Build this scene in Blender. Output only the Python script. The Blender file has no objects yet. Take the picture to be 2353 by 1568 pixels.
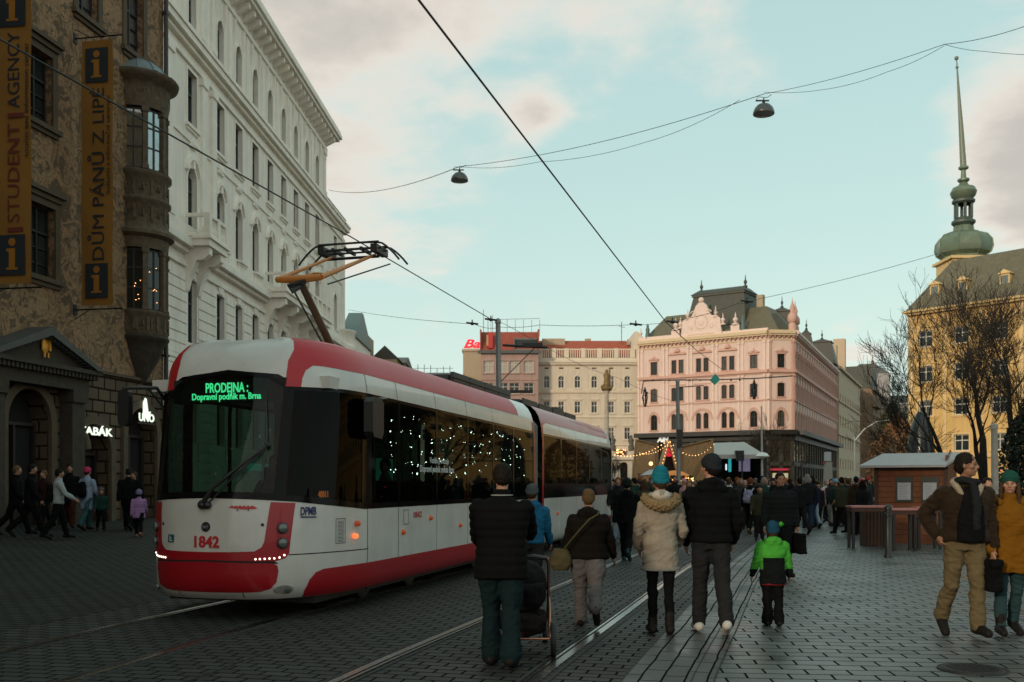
import bpy, bmesh, math, random
from math import sin, cos, pi, radians, sqrt, atan2
from mathutils import Vector, Matrix, noise
random.seed(7)
SC = bpy.context.scene
COL = SC.collection
# ---------------------------------------------------------------- camera, sky, sun, exposure
F, CX, HZ, EYE = 2288.0, 1176.5, 1113.0, 1.53      # focal length in photo px (2353 wide), centre, horizon, eye height
cam = bpy.data.cameras.new('camera'); camo = bpy.data.objects.new('camera', cam); COL.objects.link(camo)
camo.location = (0, 0, EYE); camo.rotation_euler = (radians(90), 0, 0)
cam.lens = 35.0; cam.sensor_width = 36.0; cam.shift_y = (HZ-784.0)/2353.0
cam.clip_start = .1; cam.clip_end = 3000
cam.dof.use_dof = True; cam.dof.focus_distance = 13.0; cam.dof.aperture_fstop = 3.2
SC.camera = camo
SC.view_settings.view_transform = 'Standard'; SC.view_settings.look = 'None'
SC.view_settings.gamma = 1; SC.view_settings.exposure = 0.25
SC.cycles.use_denoising = True
SC.cycles.max_bounces = 6; SC.cycles.transparent_max_bounces = 12; SC.cycles.caustics_reflective = False; SC.cycles.caustics_refractive = False
SUN_EL, SUN_AZ = radians(14), atan2(-.60, -.80)      # direction TO the sun, measured from +Y clockwise
sun = bpy.data.lights.new('sun', 'SUN'); suno = bpy.data.objects.new('sun', sun); COL.objects.link(suno)
sun.energy = 1.7; sun.angle = radians(6); sun.color = (1.0, .80, .58)
sd = Vector((sin(SUN_AZ)*cos(SUN_EL), cos(SUN_AZ)*cos(SUN_EL), sin(SUN_EL)))
suno.rotation_euler = sd.to_track_quat('Z', 'Y').to_euler()
W = bpy.data.worlds.new('World'); SC.world = W; W.use_nodes = True
def build_sky():
    nt = W.node_tree; N = nt.nodes; L = nt.links; N.clear()
    def n(t, **k):
        a = N.new(t)
        for q, v in k.items(): setattr(a, q, v)
        return a
    def math_(op, a, b=None, c=None):
        m = n('ShaderNodeMath', operation=op)
        for i, v in enumerate((a, b, c)):
            if v is None: continue
            if isinstance(v, (int, float)): m.inputs[i].default_value = v
            else: L.new(v, m.inputs[i])
        return m.outputs[0]
    sky = n('ShaderNodeTexSky'); sky.sky_type = 'NISHITA'; sky.sun_disc = False
    sky.sun_elevation = SUN_EL; sky.sun_rotation = SUN_AZ; sky.altitude = 200; sky.air_density = 1.2; sky.dust_density = 1.6; sky.ozone_density = 1.4
    tc = n('ShaderNodeTexCoord'); sep = n('ShaderNodeSeparateXYZ'); L.new(tc.outputs['Generated'], sep.inputs[0])
    x, y, z = sep.outputs
    zz = math_('ADD', math_('MAXIMUM', z, 0.0), .16)
    cmb = n('ShaderNodeCombineXYZ'); L.new(math_('DIVIDE', x, zz), cmb.inputs[0]); L.new(math_('DIVIDE', y, zz), cmb.inputs[1])
    def fbm(scale, detail, rough, dist, off):
        mp = n('ShaderNodeMapping'); mp.inputs['Location'].default_value = off; L.new(cmb.outputs[0], mp.inputs[0])
        t = n('ShaderNodeTexNoise'); t.inputs['Scale'].default_value = scale; t.inputs['Detail'].default_value = detail
        t.inputs['Roughness'].default_value = rough; t.inputs['Distortion'].default_value = dist
        L.new(mp.outputs[0], t.inputs['Vector']); return t.outputs[0]
    f1 = fbm(1.1, 7, .58, .25, (3.1, 1.7, 0)); f2 = fbm(3.4, 6, .62, .2, (9, 4, 2))
    nz = math_('ADD', math_('MULTIPLY', f1, .68), math_('MULTIPLY', f2, .32))
    def lobe(d, sharp, amp):      # a bank of cloud lying in one direction of the sky
        v = Vector(d).normalized()
        dt = n('ShaderNodeVectorMath', operation='DOT_PRODUCT'); L.new(tc.outputs['Generated'], dt.inputs[0]); dt.inputs[1].default_value = v
        return math_('MULTIPLY', math_('POWER', math_('MAXIMUM', dt.outputs['Value'], 0.0), sharp), amp)
    def D(vx, vy): return ((vx-CX)/F, 1, (HZ-vy)/F)
    bias = lobe(D(620, 40), 40, .29)
    for (d, s, a) in ((D(1050, -60), 80, .12), (D(1600, -150), 70, .13), (D(2440, 330), 200, .24), (D(2250, -300), 60, .2), (D(1230, 262), 2500, .16), (D(1500, 480), 30, -.26), (D(2050, 120), 400, -.08),
                      (D(1420, 150), 900, .10), (D(1800, 240), 700, .09), (D(1650, 90), 700, .08), (D(2330, 520), 400, .12), (D(1230, 715), 1500, .22), (D(1950, 745), 1200, .22), (D(1420, 700), 1800, .16), (D(1000, 770), 1500, .16)):
        bias = math_('ADD', bias, lobe(d, s, a))
    hb = math_('MULTIPLY', math_('POWER', math_('SUBTRACT', 1.0, math_('MINIMUM', math_('MAXIMUM', z, 0), 1)), 14), .13)   # low banks near the horizon
    bias = math_('ADD', bias, hb)
    back = math_('MULTIPLY', math_('MAXIMUM', math_('MULTIPLY', y, -1), 0), .16)
    bias = math_('ADD', bias, back)
    dens = math_('ADD', nz, bias)
    mr = n('ShaderNodeMapRange'); mr.interpolation_type = 'SMOOTHSTEP'; L.new(dens, mr.inputs[0])
    mr.inputs[1].default_value = .52; mr.inputs[2].default_value = .70; mr.inputs[3].default_value = 0; mr.inputs[4].default_value = .93
    # thick parts of a cloud are greyer than its rim
    mr2 = n('ShaderNodeMapRange'); mr2.interpolation_type = 'SMOOTHSTEP'; L.new(dens, mr2.inputs[0])
    mr2.inputs[1].default_value = .60; mr2.inputs[2].default_value = .80
    cc = n('ShaderNodeMix', data_type='RGBA'); L.new(mr2.outputs[0], cc.inputs[0])
    cc.inputs[6].default_value = (7.7, 6.9, 6.1, 1); cc.inputs[7].default_value = (4.9, 4.5, 4.1, 1)
    tint = n('ShaderNodeMix', data_type='RGBA', blend_type='MULTIPLY'); tint.inputs[0].default_value = 1
    L.new(sky.outputs[0], tint.inputs[6]); tint.inputs[7].default_value = (1.5, 1.35, .95, 1)
    base = n('ShaderNodeMix', data_type='RGBA'); base.inputs[0].default_value = .7      # thin high veil
    L.new(tint.outputs[2], base.inputs[6]); base.inputs[7].default_value = (4.5, 6.7, 6.7, 1)
    hz = n('ShaderNodeMix', data_type='RGBA'); L.new(math_('MULTIPLY', math_('POWER', math_('SUBTRACT', 1.0, math_('MINIMUM', math_('MAXIMUM', z, 0), 1)), 5), .8), hz.inputs[0])
    L.new(base.outputs[2], hz.inputs[6]); hz.inputs[7].default_value = (6.9, 7.9, 7.3, 1)
    mix = n('ShaderNodeMix', data_type='RGBA'); L.new(mr.outputs[0], mix.inputs[0]); L.new(hz.outputs[2], mix.inputs[6]); L.new(cc.outputs[2], mix.inputs[7])
    bg = n('ShaderNodeBackground'); L.new(mix.outputs[2], bg.inputs[0]); bg.inputs[1].default_value = .1
    out = n('ShaderNodeOutputWorld'); L.new(bg.outputs[0], out.inputs[0])
build_sky()

# ---------------------------------------------------------------- helpers
def srgb(r, g, b):
    f = lambda c: (c/255/12.92) if c/255 <= .04045 else ((c/255+.055)/1.055)**2.4
    return (f(r), f(g), f(b))
MATS = {}
def mat(name, col, rough=.6, metal=0., var=.12, vscale=3., bump=0., bscale=40., spec=.5, coat=0., emit=None, estr=0., sheen=0., trans=0., streak=0.):
    if name in MATS: return MATS[name]
    m = bpy.data.materials.new(name); MATS[name] = m; m.use_nodes = True
    nt = m.node_tree; N = nt.nodes; L = nt.links; b = N['Principled BSDF']
    b.inputs['Roughness'].default_value = rough; b.inputs['Metallic'].default_value = metal
    b.inputs['Specular IOR Level'].default_value = spec; b.inputs['Coat Weight'].default_value = coat
    if coat: b.inputs['Coat Roughness'].default_value = .05
    b.inputs['Base Color'].default_value = (*col, 1)
    if sheen: b.inputs['Sheen Weight'].default_value = sheen
    if trans: b.inputs['Transmission Weight'].default_value = trans
    if emit: b.inputs['Emission Color'].default_value = (*emit, 1); b.inputs['Emission Strength'].default_value = estr
    tc = N.new('ShaderNodeTexCoord')
    if var:
        nz = N.new('ShaderNodeTexNoise'); nz.inputs['Scale'].default_value = vscale; nz.inputs['Detail'].default_value = 6; nz.inputs['Roughness'].default_value = .65
        L.new(tc.outputs['Object'], nz.inputs['Vector'])
        mr = N.new('ShaderNodeMapRange'); L.new(nz.outputs[0], mr.inputs[0]); mr.inputs[1].default_value = .25; mr.inputs[2].default_value = .75
        mr.inputs[3].default_value = 1-var; mr.inputs[4].default_value = 1+var*.6
        hv = N.new('ShaderNodeHueSaturation'); hv.inputs['Color'].default_value = (*col, 1); L.new(mr.outputs[0], hv.inputs['Value']); L.new(hv.outputs[0], b.inputs['Base Color'])
        mr3 = N.new('ShaderNodeMapRange'); L.new(nz.outputs[0], mr3.inputs[0]); mr3.inputs[3].default_value = max(0, rough-.08); mr3.inputs[4].default_value = min(1, rough+.08)
        L.new(mr3.outputs[0], b.inputs['Roughness'])
    if streak:
        mp = N.new('ShaderNodeMapping'); mp.inputs['Scale'].default_value = (1.6, 1.6, .14); L.new(tc.outputs['Object'], mp.inputs[0])
        ns = N.new('ShaderNodeTexNoise'); ns.inputs['Scale'].default_value = 1.5; ns.inputs['Detail'].default_value = 7; ns.inputs['Roughness'].default_value = .7; L.new(mp.outputs[0], ns.inputs['Vector'])
        ms = N.new('ShaderNodeMapRange'); L.new(ns.outputs[0], ms.inputs[0]); ms.inputs[1].default_value = .42; ms.inputs[2].default_value = .68; ms.inputs[3].default_value = 1.; ms.inputs[4].default_value = 1-streak
        h2 = N.new('ShaderNodeHueSaturation'); L.new(hv.outputs[0], h2.inputs['Color']); L.new(ms.outputs[0], h2.inputs['Value']); L.new(h2.outputs[0], b.inputs['Base Color'])
    if bump:
        n2 = N.new('ShaderNodeTexNoise'); n2.inputs['Scale'].default_value = bscale; n2.inputs['Detail'].default_value = 5; L.new(tc.outputs['Object'], n2.inputs['Vector'])
        bp = N.new('ShaderNodeBump'); bp.inputs['Strength'].default_value = bump; bp.inputs['Distance'].default_value = .02; L.new(n2.outputs[0], bp.inputs['Height']); L.new(bp.outputs[0], b.inputs['Normal'])
    return m
def mix_rgb(nt, fac, a, b):
    mx = nt.nodes.new('ShaderNodeMix'); mx.data_type = 'RGBA'
    for i, v in ((0, fac), (6, a), (7, b)):
        if hasattr(v, 'links'): nt.links.new(v, mx.inputs[i])
        elif isinstance(v, (int, float)): mx.inputs[i].default_value = v
        else: mx.inputs[i].default_value = (*v, 1)
    return mx.outputs[2]
def brickmat(name, c1, c2, mortar, w, h, ms=.01, rough=.6, coord='UV', rot=0., bump=.6, dirt=.35, squash=1., spec=.5, patch=.25):
    m = bpy.data.materials.new(name); MATS[name] = m; m.use_nodes = True
    nt = m.node_tree; N = nt.nodes; L = nt.links; b = N['Principled BSDF']
    tc = N.new('ShaderNodeTexCoord'); mp = N.new('ShaderNodeMapping'); mp.inputs['Rotation'].default_value = (0, 0, rot); L.new(tc.outputs[coord], mp.inputs[0])
    wob = N.new('ShaderNodeTexNoise'); wob.inputs['Scale'].default_value = 1.3; L.new(mp.outputs[0], wob.inputs['Vector'])
    add = N.new('ShaderNodeVectorMath'); add.operation = 'MULTIPLY_ADD'; L.new(wob.outputs['Color'], add.inputs[0]); add.inputs[1].default_value = (.05, .05, 0); L.new(mp.outputs[0], add.inputs[2])
    br = N.new('ShaderNodeTexBrick'); L.new(add.outputs[0], br.inputs['Vector']); br.inputs['Scale'].default_value = 1
    br.inputs['Brick Width'].default_value = w; br.inputs['Row Height'].default_value = h; br.inputs['Mortar Size'].default_value = ms; br.inputs['Mortar Smooth'].default_value = .3
    br.inputs['Color1'].default_value = (*c1, 1); br.inputs['Color2'].default_value = (*c2, 1); br.inputs['Mortar'].default_value = (*mortar, 1); br.inputs['Bias'].default_value = 0
    br.squash = squash; br.offset = .5
    nz = N.new('ShaderNodeTexNoise'); nz.inputs['Scale'].default_value = .7; nz.inputs['Detail'].default_value = 8; nz.inputs['Roughness'].default_value = .7; L.new(tc.outputs['Object'], nz.inputs['Vector'])
    mr = N.new('ShaderNodeMapRange'); L.new(nz.outputs[0], mr.inputs[0]); mr.inputs[1].default_value = .3; mr.inputs[2].default_value = .7; mr.inputs[3].default_value = 1-dirt; mr.inputs[4].default_value = 1.1
    ng = N.new('ShaderNodeTexNoise'); ng.inputs['Scale'].default_value = 60; ng.inputs['Detail'].default_value = 3; L.new(tc.outputs['Object'], ng.inputs['Vector'])
    mg = N.new('ShaderNodeMapRange'); L.new(ng.outputs[0], mg.inputs[0]); mg.inputs[1].default_value = .3; mg.inputs[2].default_value = .7; mg.inputs[3].default_value = .8; mg.inputs[4].default_value = 1.2
    mu = N.new('ShaderNodeMath'); mu.operation = 'MULTIPLY'; L.new(mr.outputs[0], mu.inputs[0]); L.new(mg.outputs[0], mu.inputs[1])
    hv = N.new('ShaderNodeHueSaturation'); L.new(br.outputs['Color'], hv.inputs['Color']); L.new(mu.outputs[0], hv.inputs['Value']); L.new(hv.outputs[0], b.inputs['Base Color'])
    mrr = N.new('ShaderNodeMapRange'); L.new(nz.outputs[0], mrr.inputs[0]); mrr.inputs[1].default_value = .35; mrr.inputs[2].default_value = .65; mrr.inputs[3].default_value = max(.1, rough-patch); mrr.inputs[4].default_value = min(1, rough+.1)
    rj = N.new('ShaderNodeMath'); rj.operation = 'MULTIPLY_ADD'; L.new(br.outputs['Fac'], rj.inputs[0]); rj.inputs[1].default_value = .5; L.new(mrr.outputs[0], rj.inputs[2]); L.new(rj.outputs[0], b.inputs['Roughness'])
    sj = N.new('ShaderNodeMath'); sj.operation = 'MULTIPLY_ADD'; L.new(br.outputs['Fac'], sj.inputs[0]); sj.inputs[1].default_value = -spec; sj.inputs[2].default_value = spec; L.new(sj.outputs[0], b.inputs['Specular IOR Level'])
    hgt = N.new('ShaderNodeMath'); hgt.operation = 'MULTIPLY_ADD'; L.new(ng.outputs[0], hgt.inputs[0]); hgt.inputs[1].default_value = .25
    inv = N.new('ShaderNodeMath'); inv.operation = 'SUBTRACT'; inv.inputs[0].default_value = 1; L.new(br.outputs['Fac'], inv.inputs[1]); L.new(inv.outputs[0], hgt.inputs[2])
    bp = N.new('ShaderNodeBump'); bp.inputs['Strength'].default_value = bump; bp.inputs['Distance'].default_value = .012; L.new(hgt.outputs[0], bp.inputs['Height']); L.new(bp.outputs[0], b.inputs['Normal'])
    return m
def glass_mat(name, tint, refl_rough=.02, refl=.95):
    m = bpy.data.materials.new(name); MATS[name] = m; m.use_nodes = True
    nt = m.node_tree; N = nt.nodes; L = nt.links; N.clear()
    tr = N.new('ShaderNodeBsdfTransparent'); tr.inputs[0].default_value = (*tint, 1)
    gl = N.new('ShaderNodeBsdfGlossy'); gl.inputs['Roughness'].default_value = refl_rough; gl.inputs[0].default_value = (refl, refl*1.02, refl, 1)
    lw = N.new('ShaderNodeLayerWeight'); lw.inputs[0].default_value = .5
    pw = N.new('ShaderNodeMath'); pw.operation = 'POWER'; L.new(lw.outputs['Facing'], pw.inputs[0]); pw.inputs[1].default_value = 5.0
    fr = N.new('ShaderNodeMath'); fr.operation = 'MULTIPLY_ADD'; L.new(pw.outputs[0], fr.inputs[0]); fr.inputs[1].default_value = .9; fr.inputs[2].default_value = .04
    mx = N.new('ShaderNodeMixShader'); L.new(fr.outputs[0], mx.inputs[0]); L.new(tr.outputs[0], mx.inputs[1]); L.new(gl.outputs[0], mx.inputs[2])
    o = N.new('ShaderNodeOutputMaterial'); L.new(mx.outputs[0], o.inputs[0]); return m

class MB:
    def __init__(s): s.v = []; s.f = []; s.m = []; s.uv = {}; s.mi = 0
    def add(s, vs, fs, mi=None):
        o = len(s.v); s.v += [tuple(p) for p in vs]
        for f in fs: s.f.append(tuple(i+o for i in f)); s.m.append(s.mi if mi is None else mi)
        return s
    def box(s, x0, x1, y0, y1, z0, z1, mi=None, M=None):
        vs = [Vector((x, y, z)) for z in (z0, z1) for y in (y0, y1) for x in (x0, x1)]
        if M: vs = [M @ p for p in vs]
        return s.add(vs, [(0, 2, 3, 1), (4, 5, 7, 6), (0, 1, 5, 4), (2, 6, 7, 3), (0, 4, 6, 2), (1, 3, 7, 5)], mi)
    def cbox(s, c, d, mi=None, R=None):     # centre, full size, rotation
        vs = [Vector((sx*d[0]/2, sy*d[1]/2, sz*d[2]/2)) for sz in (-1, 1) for sy in (-1, 1) for sx in (-1, 1)]
        if R: vs = [R @ p for p in vs]
        vs = [p+Vector(c) for p in vs]
        return s.add(vs, [(0, 2, 3, 1), (4, 5, 7, 6), (0, 1, 5, 4), (2, 6, 7, 3), (0, 4, 6, 2), (1, 3, 7, 5)], mi)
    def prism(s, poly, a, b, ax='y', mi=None):      # poly of 2D points extruded along an axis
        f = {'y': lambda p, t: (p[0], t, p[1]), 'z': lambda p, t: (p[0], p[1], t), 'x': lambda p, t: (t, p[0], p[1])}[ax]
        n = len(poly); vs = [f(p, a) for p in poly]+[f(p, b) for p in poly]
        fs = [tuple(range(n)), tuple(range(2*n-1, n-1, -1))]+[(i, i+n, (i+1) % n+n, (i+1) % n) for i in range(n)]
        return s.add(vs, fs, mi)
    def tube(s, pts, r, n=8, mi=None, caps=True):
        pts = [Vector(p) for p in pts]; R = r if isinstance(r, (list, tuple)) else [r]*len(pts)
        vs = []; up = None
        for i, p in enumerate(pts):
            t = (pts[min(i+1, len(pts)-1)]-pts[max(i-1, 0)]).normalized()
            if up is None: up = t.orthogonal().normalized()
            up = (up-t*up.dot(t)); up = up.normalized() if up.length > 1e-6 else t.orthogonal().normalized()
            w = t.cross(up)
            for k in range(n): a = 2*pi*k/n; vs.append(p+(up*cos(a)+w*sin(a))*R[i])
        fs = [(i*n+k, i*n+(k+1) % n, (i+1)*n+(k+1) % n, (i+1)*n+k) for i in range(len(pts)-1) for k in range(n)]
        if caps: fs += [tuple(range(n-1, -1, -1)), tuple(range((len(pts)-1)*n, len(pts)*n))]
        return s.add(vs, fs, mi)
    def lathe(s, prof, n=24, c=(0, 0, 0), a0=0, a1=2*pi, mi=None, sx=1, sy=1):
        full = abs(a1-a0-2*pi) < 1e-6; m = n if full else n+1; vs = []
        for (r, z) in prof:
            for k in range(m): a = a0+(a1-a0)*k/n; vs.append((c[0]+r*cos(a)*sx, c[1]+r*sin(a)*sy, c[2]+z))
        fs = []
        for i in range(len(prof)-1):
            for k in range(n): k2 = (k+1) % m; fs.append((i*m+k, i*m+k2, (i+1)*m+k2, (i+1)*m+k))
        return s.add(vs, fs, mi)
    def ball(s, c, r, n=10, mi=None, M=None):
        r = (r, r, r) if isinstance(r, (int, float)) else r; vs = []; m = n//2
        for i in range(1, m):
            for k in range(n): a = 2*pi*k/n; b = pi*i/m; vs.append(Vector((sin(b)*cos(a)*r[0], sin(b)*sin(a)*r[1], cos(b)*r[2])))
        vs += [Vector((0, 0, r[2])), Vector((0, 0, -r[2]))]
        if M: vs = [M @ p for p in vs]
        vs = [p+Vector(c) for p in vs]; T = len(vs)-2
        fs = [(i*n+k, (i+1)*n+k, (i+1)*n+(k+1) % n, i*n+(k+1) % n) for i in range(m-2) for k in range(n)]
        fs += [(T, k, (k+1) % n) for k in range(n)]+[(T+1, (m-2)*n+(k+1) % n, (m-2)*n+k) for k in range(n)]
        return s.add(vs, fs, mi)
    def mesh(s, name, mats, smooth=False):
        me = bpy.data.meshes.new(name); me.from_pydata(s.v, [], s.f); me.validate(clean_customdata=False)
        for m in (mats if isinstance(mats, (list, tuple)) else [mats]): me.materials.append(m)
        if len(me.polygons) == len(s.m): me.polygons.foreach_set('material_index', s.m)
        if smooth: me.shade_smooth(); me.set_sharp_from_angle(angle=radians(smooth if smooth > 1 else 40))
        me.update(); return me
    def build(s, name, mats, parent=None, smooth=False, loc=None):
        return link(name, s.mesh(name, mats, smooth), parent, loc)
def link(name, me, parent=None, loc=None, rz=None):
    o = bpy.data.objects.new(name, me); COL.objects.link(o)
    if parent is not None: o.parent = parent
    if loc is not None: o.location = loc
    if rz is not None: o.rotation_euler = (0, 0, rz)
    return o
def tag(o, label, cat, group=None, kind=None):
    if label: o['label'] = label
    if cat: o['category'] = cat
    if group: o['group'] = group
    if kind: o['kind'] = kind
    return o
def empty(name, label, cat, loc=(0, 0, 0), rz=0., group=None):
    o = link(name, None, None, loc, rz); return tag(o, label, cat, group)
def structure(o): o['kind'] = 'structure'; return o
TMP = bpy.data.scenes.new('tmp')
def evaluated(o):
    TMP.collection.objects.link(o); vl = TMP.view_layers[0]; vl.update(); dg = vl.depsgraph; dg.update()
    me = bpy.data.meshes.new_from_object(o.evaluated_get(dg)); TMP.collection.objects.unlink(o); return me
def text_mesh(s, size, mt, depth=.01, width=None, shear=0., bold=0., spacing=1., align='LEFT'):
    cu = bpy.data.curves.new('lettering', 'FONT'); cu.body = s; cu.size = size; cu.extrude = depth; cu.shear = shear; cu.offset = bold; cu.space_character = spacing; cu.align_x = align
    cu.resolution_u = 3
    o = bpy.data.objects.new('lettering', cu); me = evaluated(o); bpy.data.objects.remove(o)
    if width:
        xs = [v.co.x for v in me.vertices]; w = max(xs)-min(xs); k = width/w
        for v in me.vertices: v.co.x = (v.co.x-min(xs))*k
    me.materials.clear(); me.materials.append(mt); return me
def text(s, size, mt, parent, M, name='lettering', **k):
    """text lying in the local XY plane of M (x along the line, y up)"""
    me = text_mesh(s, size, mt, **k); o = link(name, me, parent); o.matrix_local = M; return o
def frame(o, x, y):       # matrix with origin o, x axis x, y axis y
    x = Vector(x).normalized(); y = Vector(y).normalized(); z = x.cross(y).normalized(); y = z.cross(x)
    return Matrix(((x[0], y[0], z[0], o[0]), (x[1], y[1], z[1], o[1]), (x[2], y[2], z[2], o[2]), (0, 0, 0, 1)))
def P(vx, vy, Y): return Vector(((vx-CX)/F*Y, Y, EYE+(HZ-vy)/F*Y))
def G(vx, vy): Y = F*EYE/(vy-HZ); return Vector(((vx-CX)/F*Y, Y, 0))
def ground_z(x, y):
    d = (.2684*y-7.63-x)/1.035-1.0      # the square rises gently beyond the tram track
    return .0024*min(max(0., d), 16.)**2 if d > 0 else 0.
# ---------------------------------------------------------------- ground, track beds, rails
def curve_y(pts, n=60):         # smooth X(Y) path through points given as (Y, X)
    ys = [p[0] for p in pts]; xs = [p[1] for p in pts]; out = []
    def ev(y):
        i = 0
        while i < len(ys)-2 and y > ys[i+1]: i += 1
        t = (y-ys[i])/(ys[i+1]-ys[i]); m0 = slope(i)*(ys[i+1]-ys[i]); m1 = slope(i+1)*(ys[i+1]-ys[i])
        return (2*t**3-3*t*t+1)*xs[i]+(t**3-2*t*t+t)*m0+(-2*t**3+3*t*t)*xs[i+1]+(t**3-t*t)*m1
    def slope(i):
        if i == 0: return (xs[1]-xs[0])/(ys[1]-ys[0])
        if i == len(ys)-1: return (xs[-1]-xs[-2])/(ys[-1]-ys[-2])
        return (xs[i+1]-xs[i-1])/(ys[i+1]-ys[i-1])
    for k in range(n+1):
        y = ys[0]+(ys[-1]-ys[0])*(k/n)**1.6; out.append(Vector((ev(y), y, 0)))
    return out
TR1 = curve_y([(-12, -7.6), (0, -5.9), (7.7, -4.15), (11, -3.42), (20, -.96), (30, 1.75), (42, 5.0), (60, 10.5), (85, 19), (120, 33)], 90)
TR2 = curve_y([(-12, -4.3), (0, -2.45), (7.7, -.58), (11.2, .42), (16.1, 1.83), (20.1, 3.05), (32.1, 6.9), (45, 11.0), (62, 16.8), (85, 25), (120, 39.5)], 90)
def offset_path(path, d, z):
    out = []
    for i, p in enumerate(path):
        t = (path[min(i+1, len(path)-1)]-path[max(i-1, 0)]).normalized(); out.append(Vector((p.x+t.y*d, p.y-t.x*d, z)))
    return out
def ribbon(path, d0, d1, z, mb=None, nseg=1):
    mb = mb or MB(); L = 0; rows = []
    offs = [d0+(d1-d0)*k/nseg for k in range(nseg+1)]
    P_ = [offset_path(path, d, z) for d in offs]; uv = []
    for i in range(len(path)):
        if i: L += (path[i]-path[i-1]).length
        for k, d in enumerate(offs): rows.append(P_[k][i]); uv.append((d, L))
    m = nseg+1; fs = [(i*m+k, i*m+k+1, (i+1)*m+k+1, (i+1)*m+k) for i in range(len(path)-1) for k in range(nseg)]
    mb.add(rows, [f[::-1] for f in fs]); mb.uvs = getattr(mb, 'uvs', [])+uv; return mb
def put_uv(o, uvs):
    ul = o.data.uv_layers.new(name='UVMap')
    for lp in o.data.loops: ul.data[lp.index].uv = uvs[lp.vertex_index]
setts = brickmat('granite_setts', (.043, .044, .036), (.028, .029, .024), (.012, .012, .010), .24, .15, .012, rough=.70, bump=.8, patch=.18, spec=.32)
stripm = brickmat('strip_pavers', (.08, .086, .078), (.055, .06, .055), (.012, .013, .012), .42, .17, .010, rough=.55, bump=.6)
pavers = brickmat('square_pavers', (.118, .126, .115), (.075, .084, .077), (.010, .011, .010), .34, .21, .0115, rough=.46, coord='Object', rot=radians(5), bump=.7, patch=.22)
darkset = brickmat('dark_square_setts', (.034, .036, .029), (.024, .026, .021), (.012, .013, .011), .24, .15, .011, rough=.74, coord='Object', rot=radians(8), bump=.9, patch=.12, spec=.25)
# one big sheet, to the horizon
mb = MB(); xs = [-1500, -400, -120, -60, -40]+[-34+1.5*i for i in range(22)]+[0, 20, 60, 150, 400, 1500]
ys = [-60, -25]+[-10+3*i for i in range(30)]+[90, 130, 200, 400, 800, 1800]
vs = [(x, y, ground_z(x, y)-.004) for y in ys for x in xs]; m = len(xs)
mb.add(vs, [(j*m+i, j*m+i+1, (j+1)*m+i+1, (j+1)*m+i) for j in range(len(ys)-1) for i in range(m-1)])
g = mb.build('ground', darkset, smooth=60); structure(g)
# paved square to the right of the tracks
mb = MB(); edge = offset_path(TR2, 2.0, 0.004)
vs = []
for p in edge: vs += [p, Vector((p.x+14, p.y-2 if p.y > 0 else p.y, .004)), Vector((max(170, p.x+20), p.y-2 if p.y > 0 else p.y, .004))]
mb.add(vs, [(3*i+k, 3*i+k+1, 3*i+k+4, 3*i+k+3) for i in range(len(edge)-1) for k in range(2)])
o = mb.build('paving', pavers); structure(o)
b = ribbon(TR2, -1.9-1.45, 1.9, .008, nseg=2); o = b.build('track_bed', setts); put_uv(o, b.uvs); structure(o)
b = ribbon(TR1, -1.6, 1.62, .012, nseg=2); o = b.build('track_bed', setts); put_uv(o, b.uvs); structure(o)
steel = mat('rail_steel', (.46, .46, .44), .24, 1., var=.3, vscale=14)
slot = mat('rail_groove', (.008, .008, .008), .8, var=0)
kerbm = mat('kerb_granite', (.11, .115, .105), .55, var=.3, vscale=6, bump=.3)
jointm = mat('paving_joint', (.018, .019, .018), .8, var=0)
for path, nm in ((TR1, 'left'), (TR2, 'right')):
    for sgn in (-1, 1):
        c = sgn*.745
        a = ribbon(path, c-.036, c+.036, .022)                      # running head
        for dd, zz0, zz1 in ((c-.036, .008, .022), (c+.036, .008, .022)):
            A = offset_path(path, dd, zz0); Bp = offset_path(path, dd, zz1); n = len(A)
            a.add(A+Bp, [(i, i+1, n+i+1, n+i) for i in range(n-1)])
        gi = c-sgn*.075; ribbon(path, gi-.012-.0, gi+.012, .020, a)     # guard lip
        a.mi = 0; a.m = [0]*len(a.f)
        k = len(a.f); ribbon(path, c-sgn*.062, c-sgn*.037, .0135, a); a.m[k:] = [1]*(len(a.f)-k)
        o = a.build('rail', [steel, slot]); structure(o)
        # joints where the setts meet the rail
        for q in (c-sgn*.13, c+sgn*.085):
            r = ribbon(path, q-.018, q+.018, .0145); o = r.build('rail_joint', jointm); structure(o)
for d in (1.38, 1.90, 2.07):
    r = ribbon(TR2, d-.005, d+.005, .0125); o = r.build('paving_joint', jointm); structure(o)
b = ribbon(TR2, 1.38, 2.07, .0095, nseg=2); b.uvs = [(v*.9, u) for u, v in b.uvs]; o = b.build('paving_strip', stripm); put_uv(o, b.uvs); structure(o)

# manhole cover on the pavers
mc = G(2235, 1541)
mb = MB(); mb.lathe([(0, .022), (.235, .022), (.245, .012), (.27, .016), (.275, .006)], 40)
for i in range(-5, 6):
    for j in range(-5, 6):
        if i*i+j*j < 24: mb.box(i*.042-.013, i*.042+.013, j*.042-.013, j*.042+.013, .022, .027)
o = mb.build('manhole_cover', mat('cast_iron', (.035, .033, .03), .55, .7, var=.3, vscale=30), loc=mc)
tag(o, 'round cast iron manhole cover set in the pale pavers of the foreground', 'manhole cover')
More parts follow.
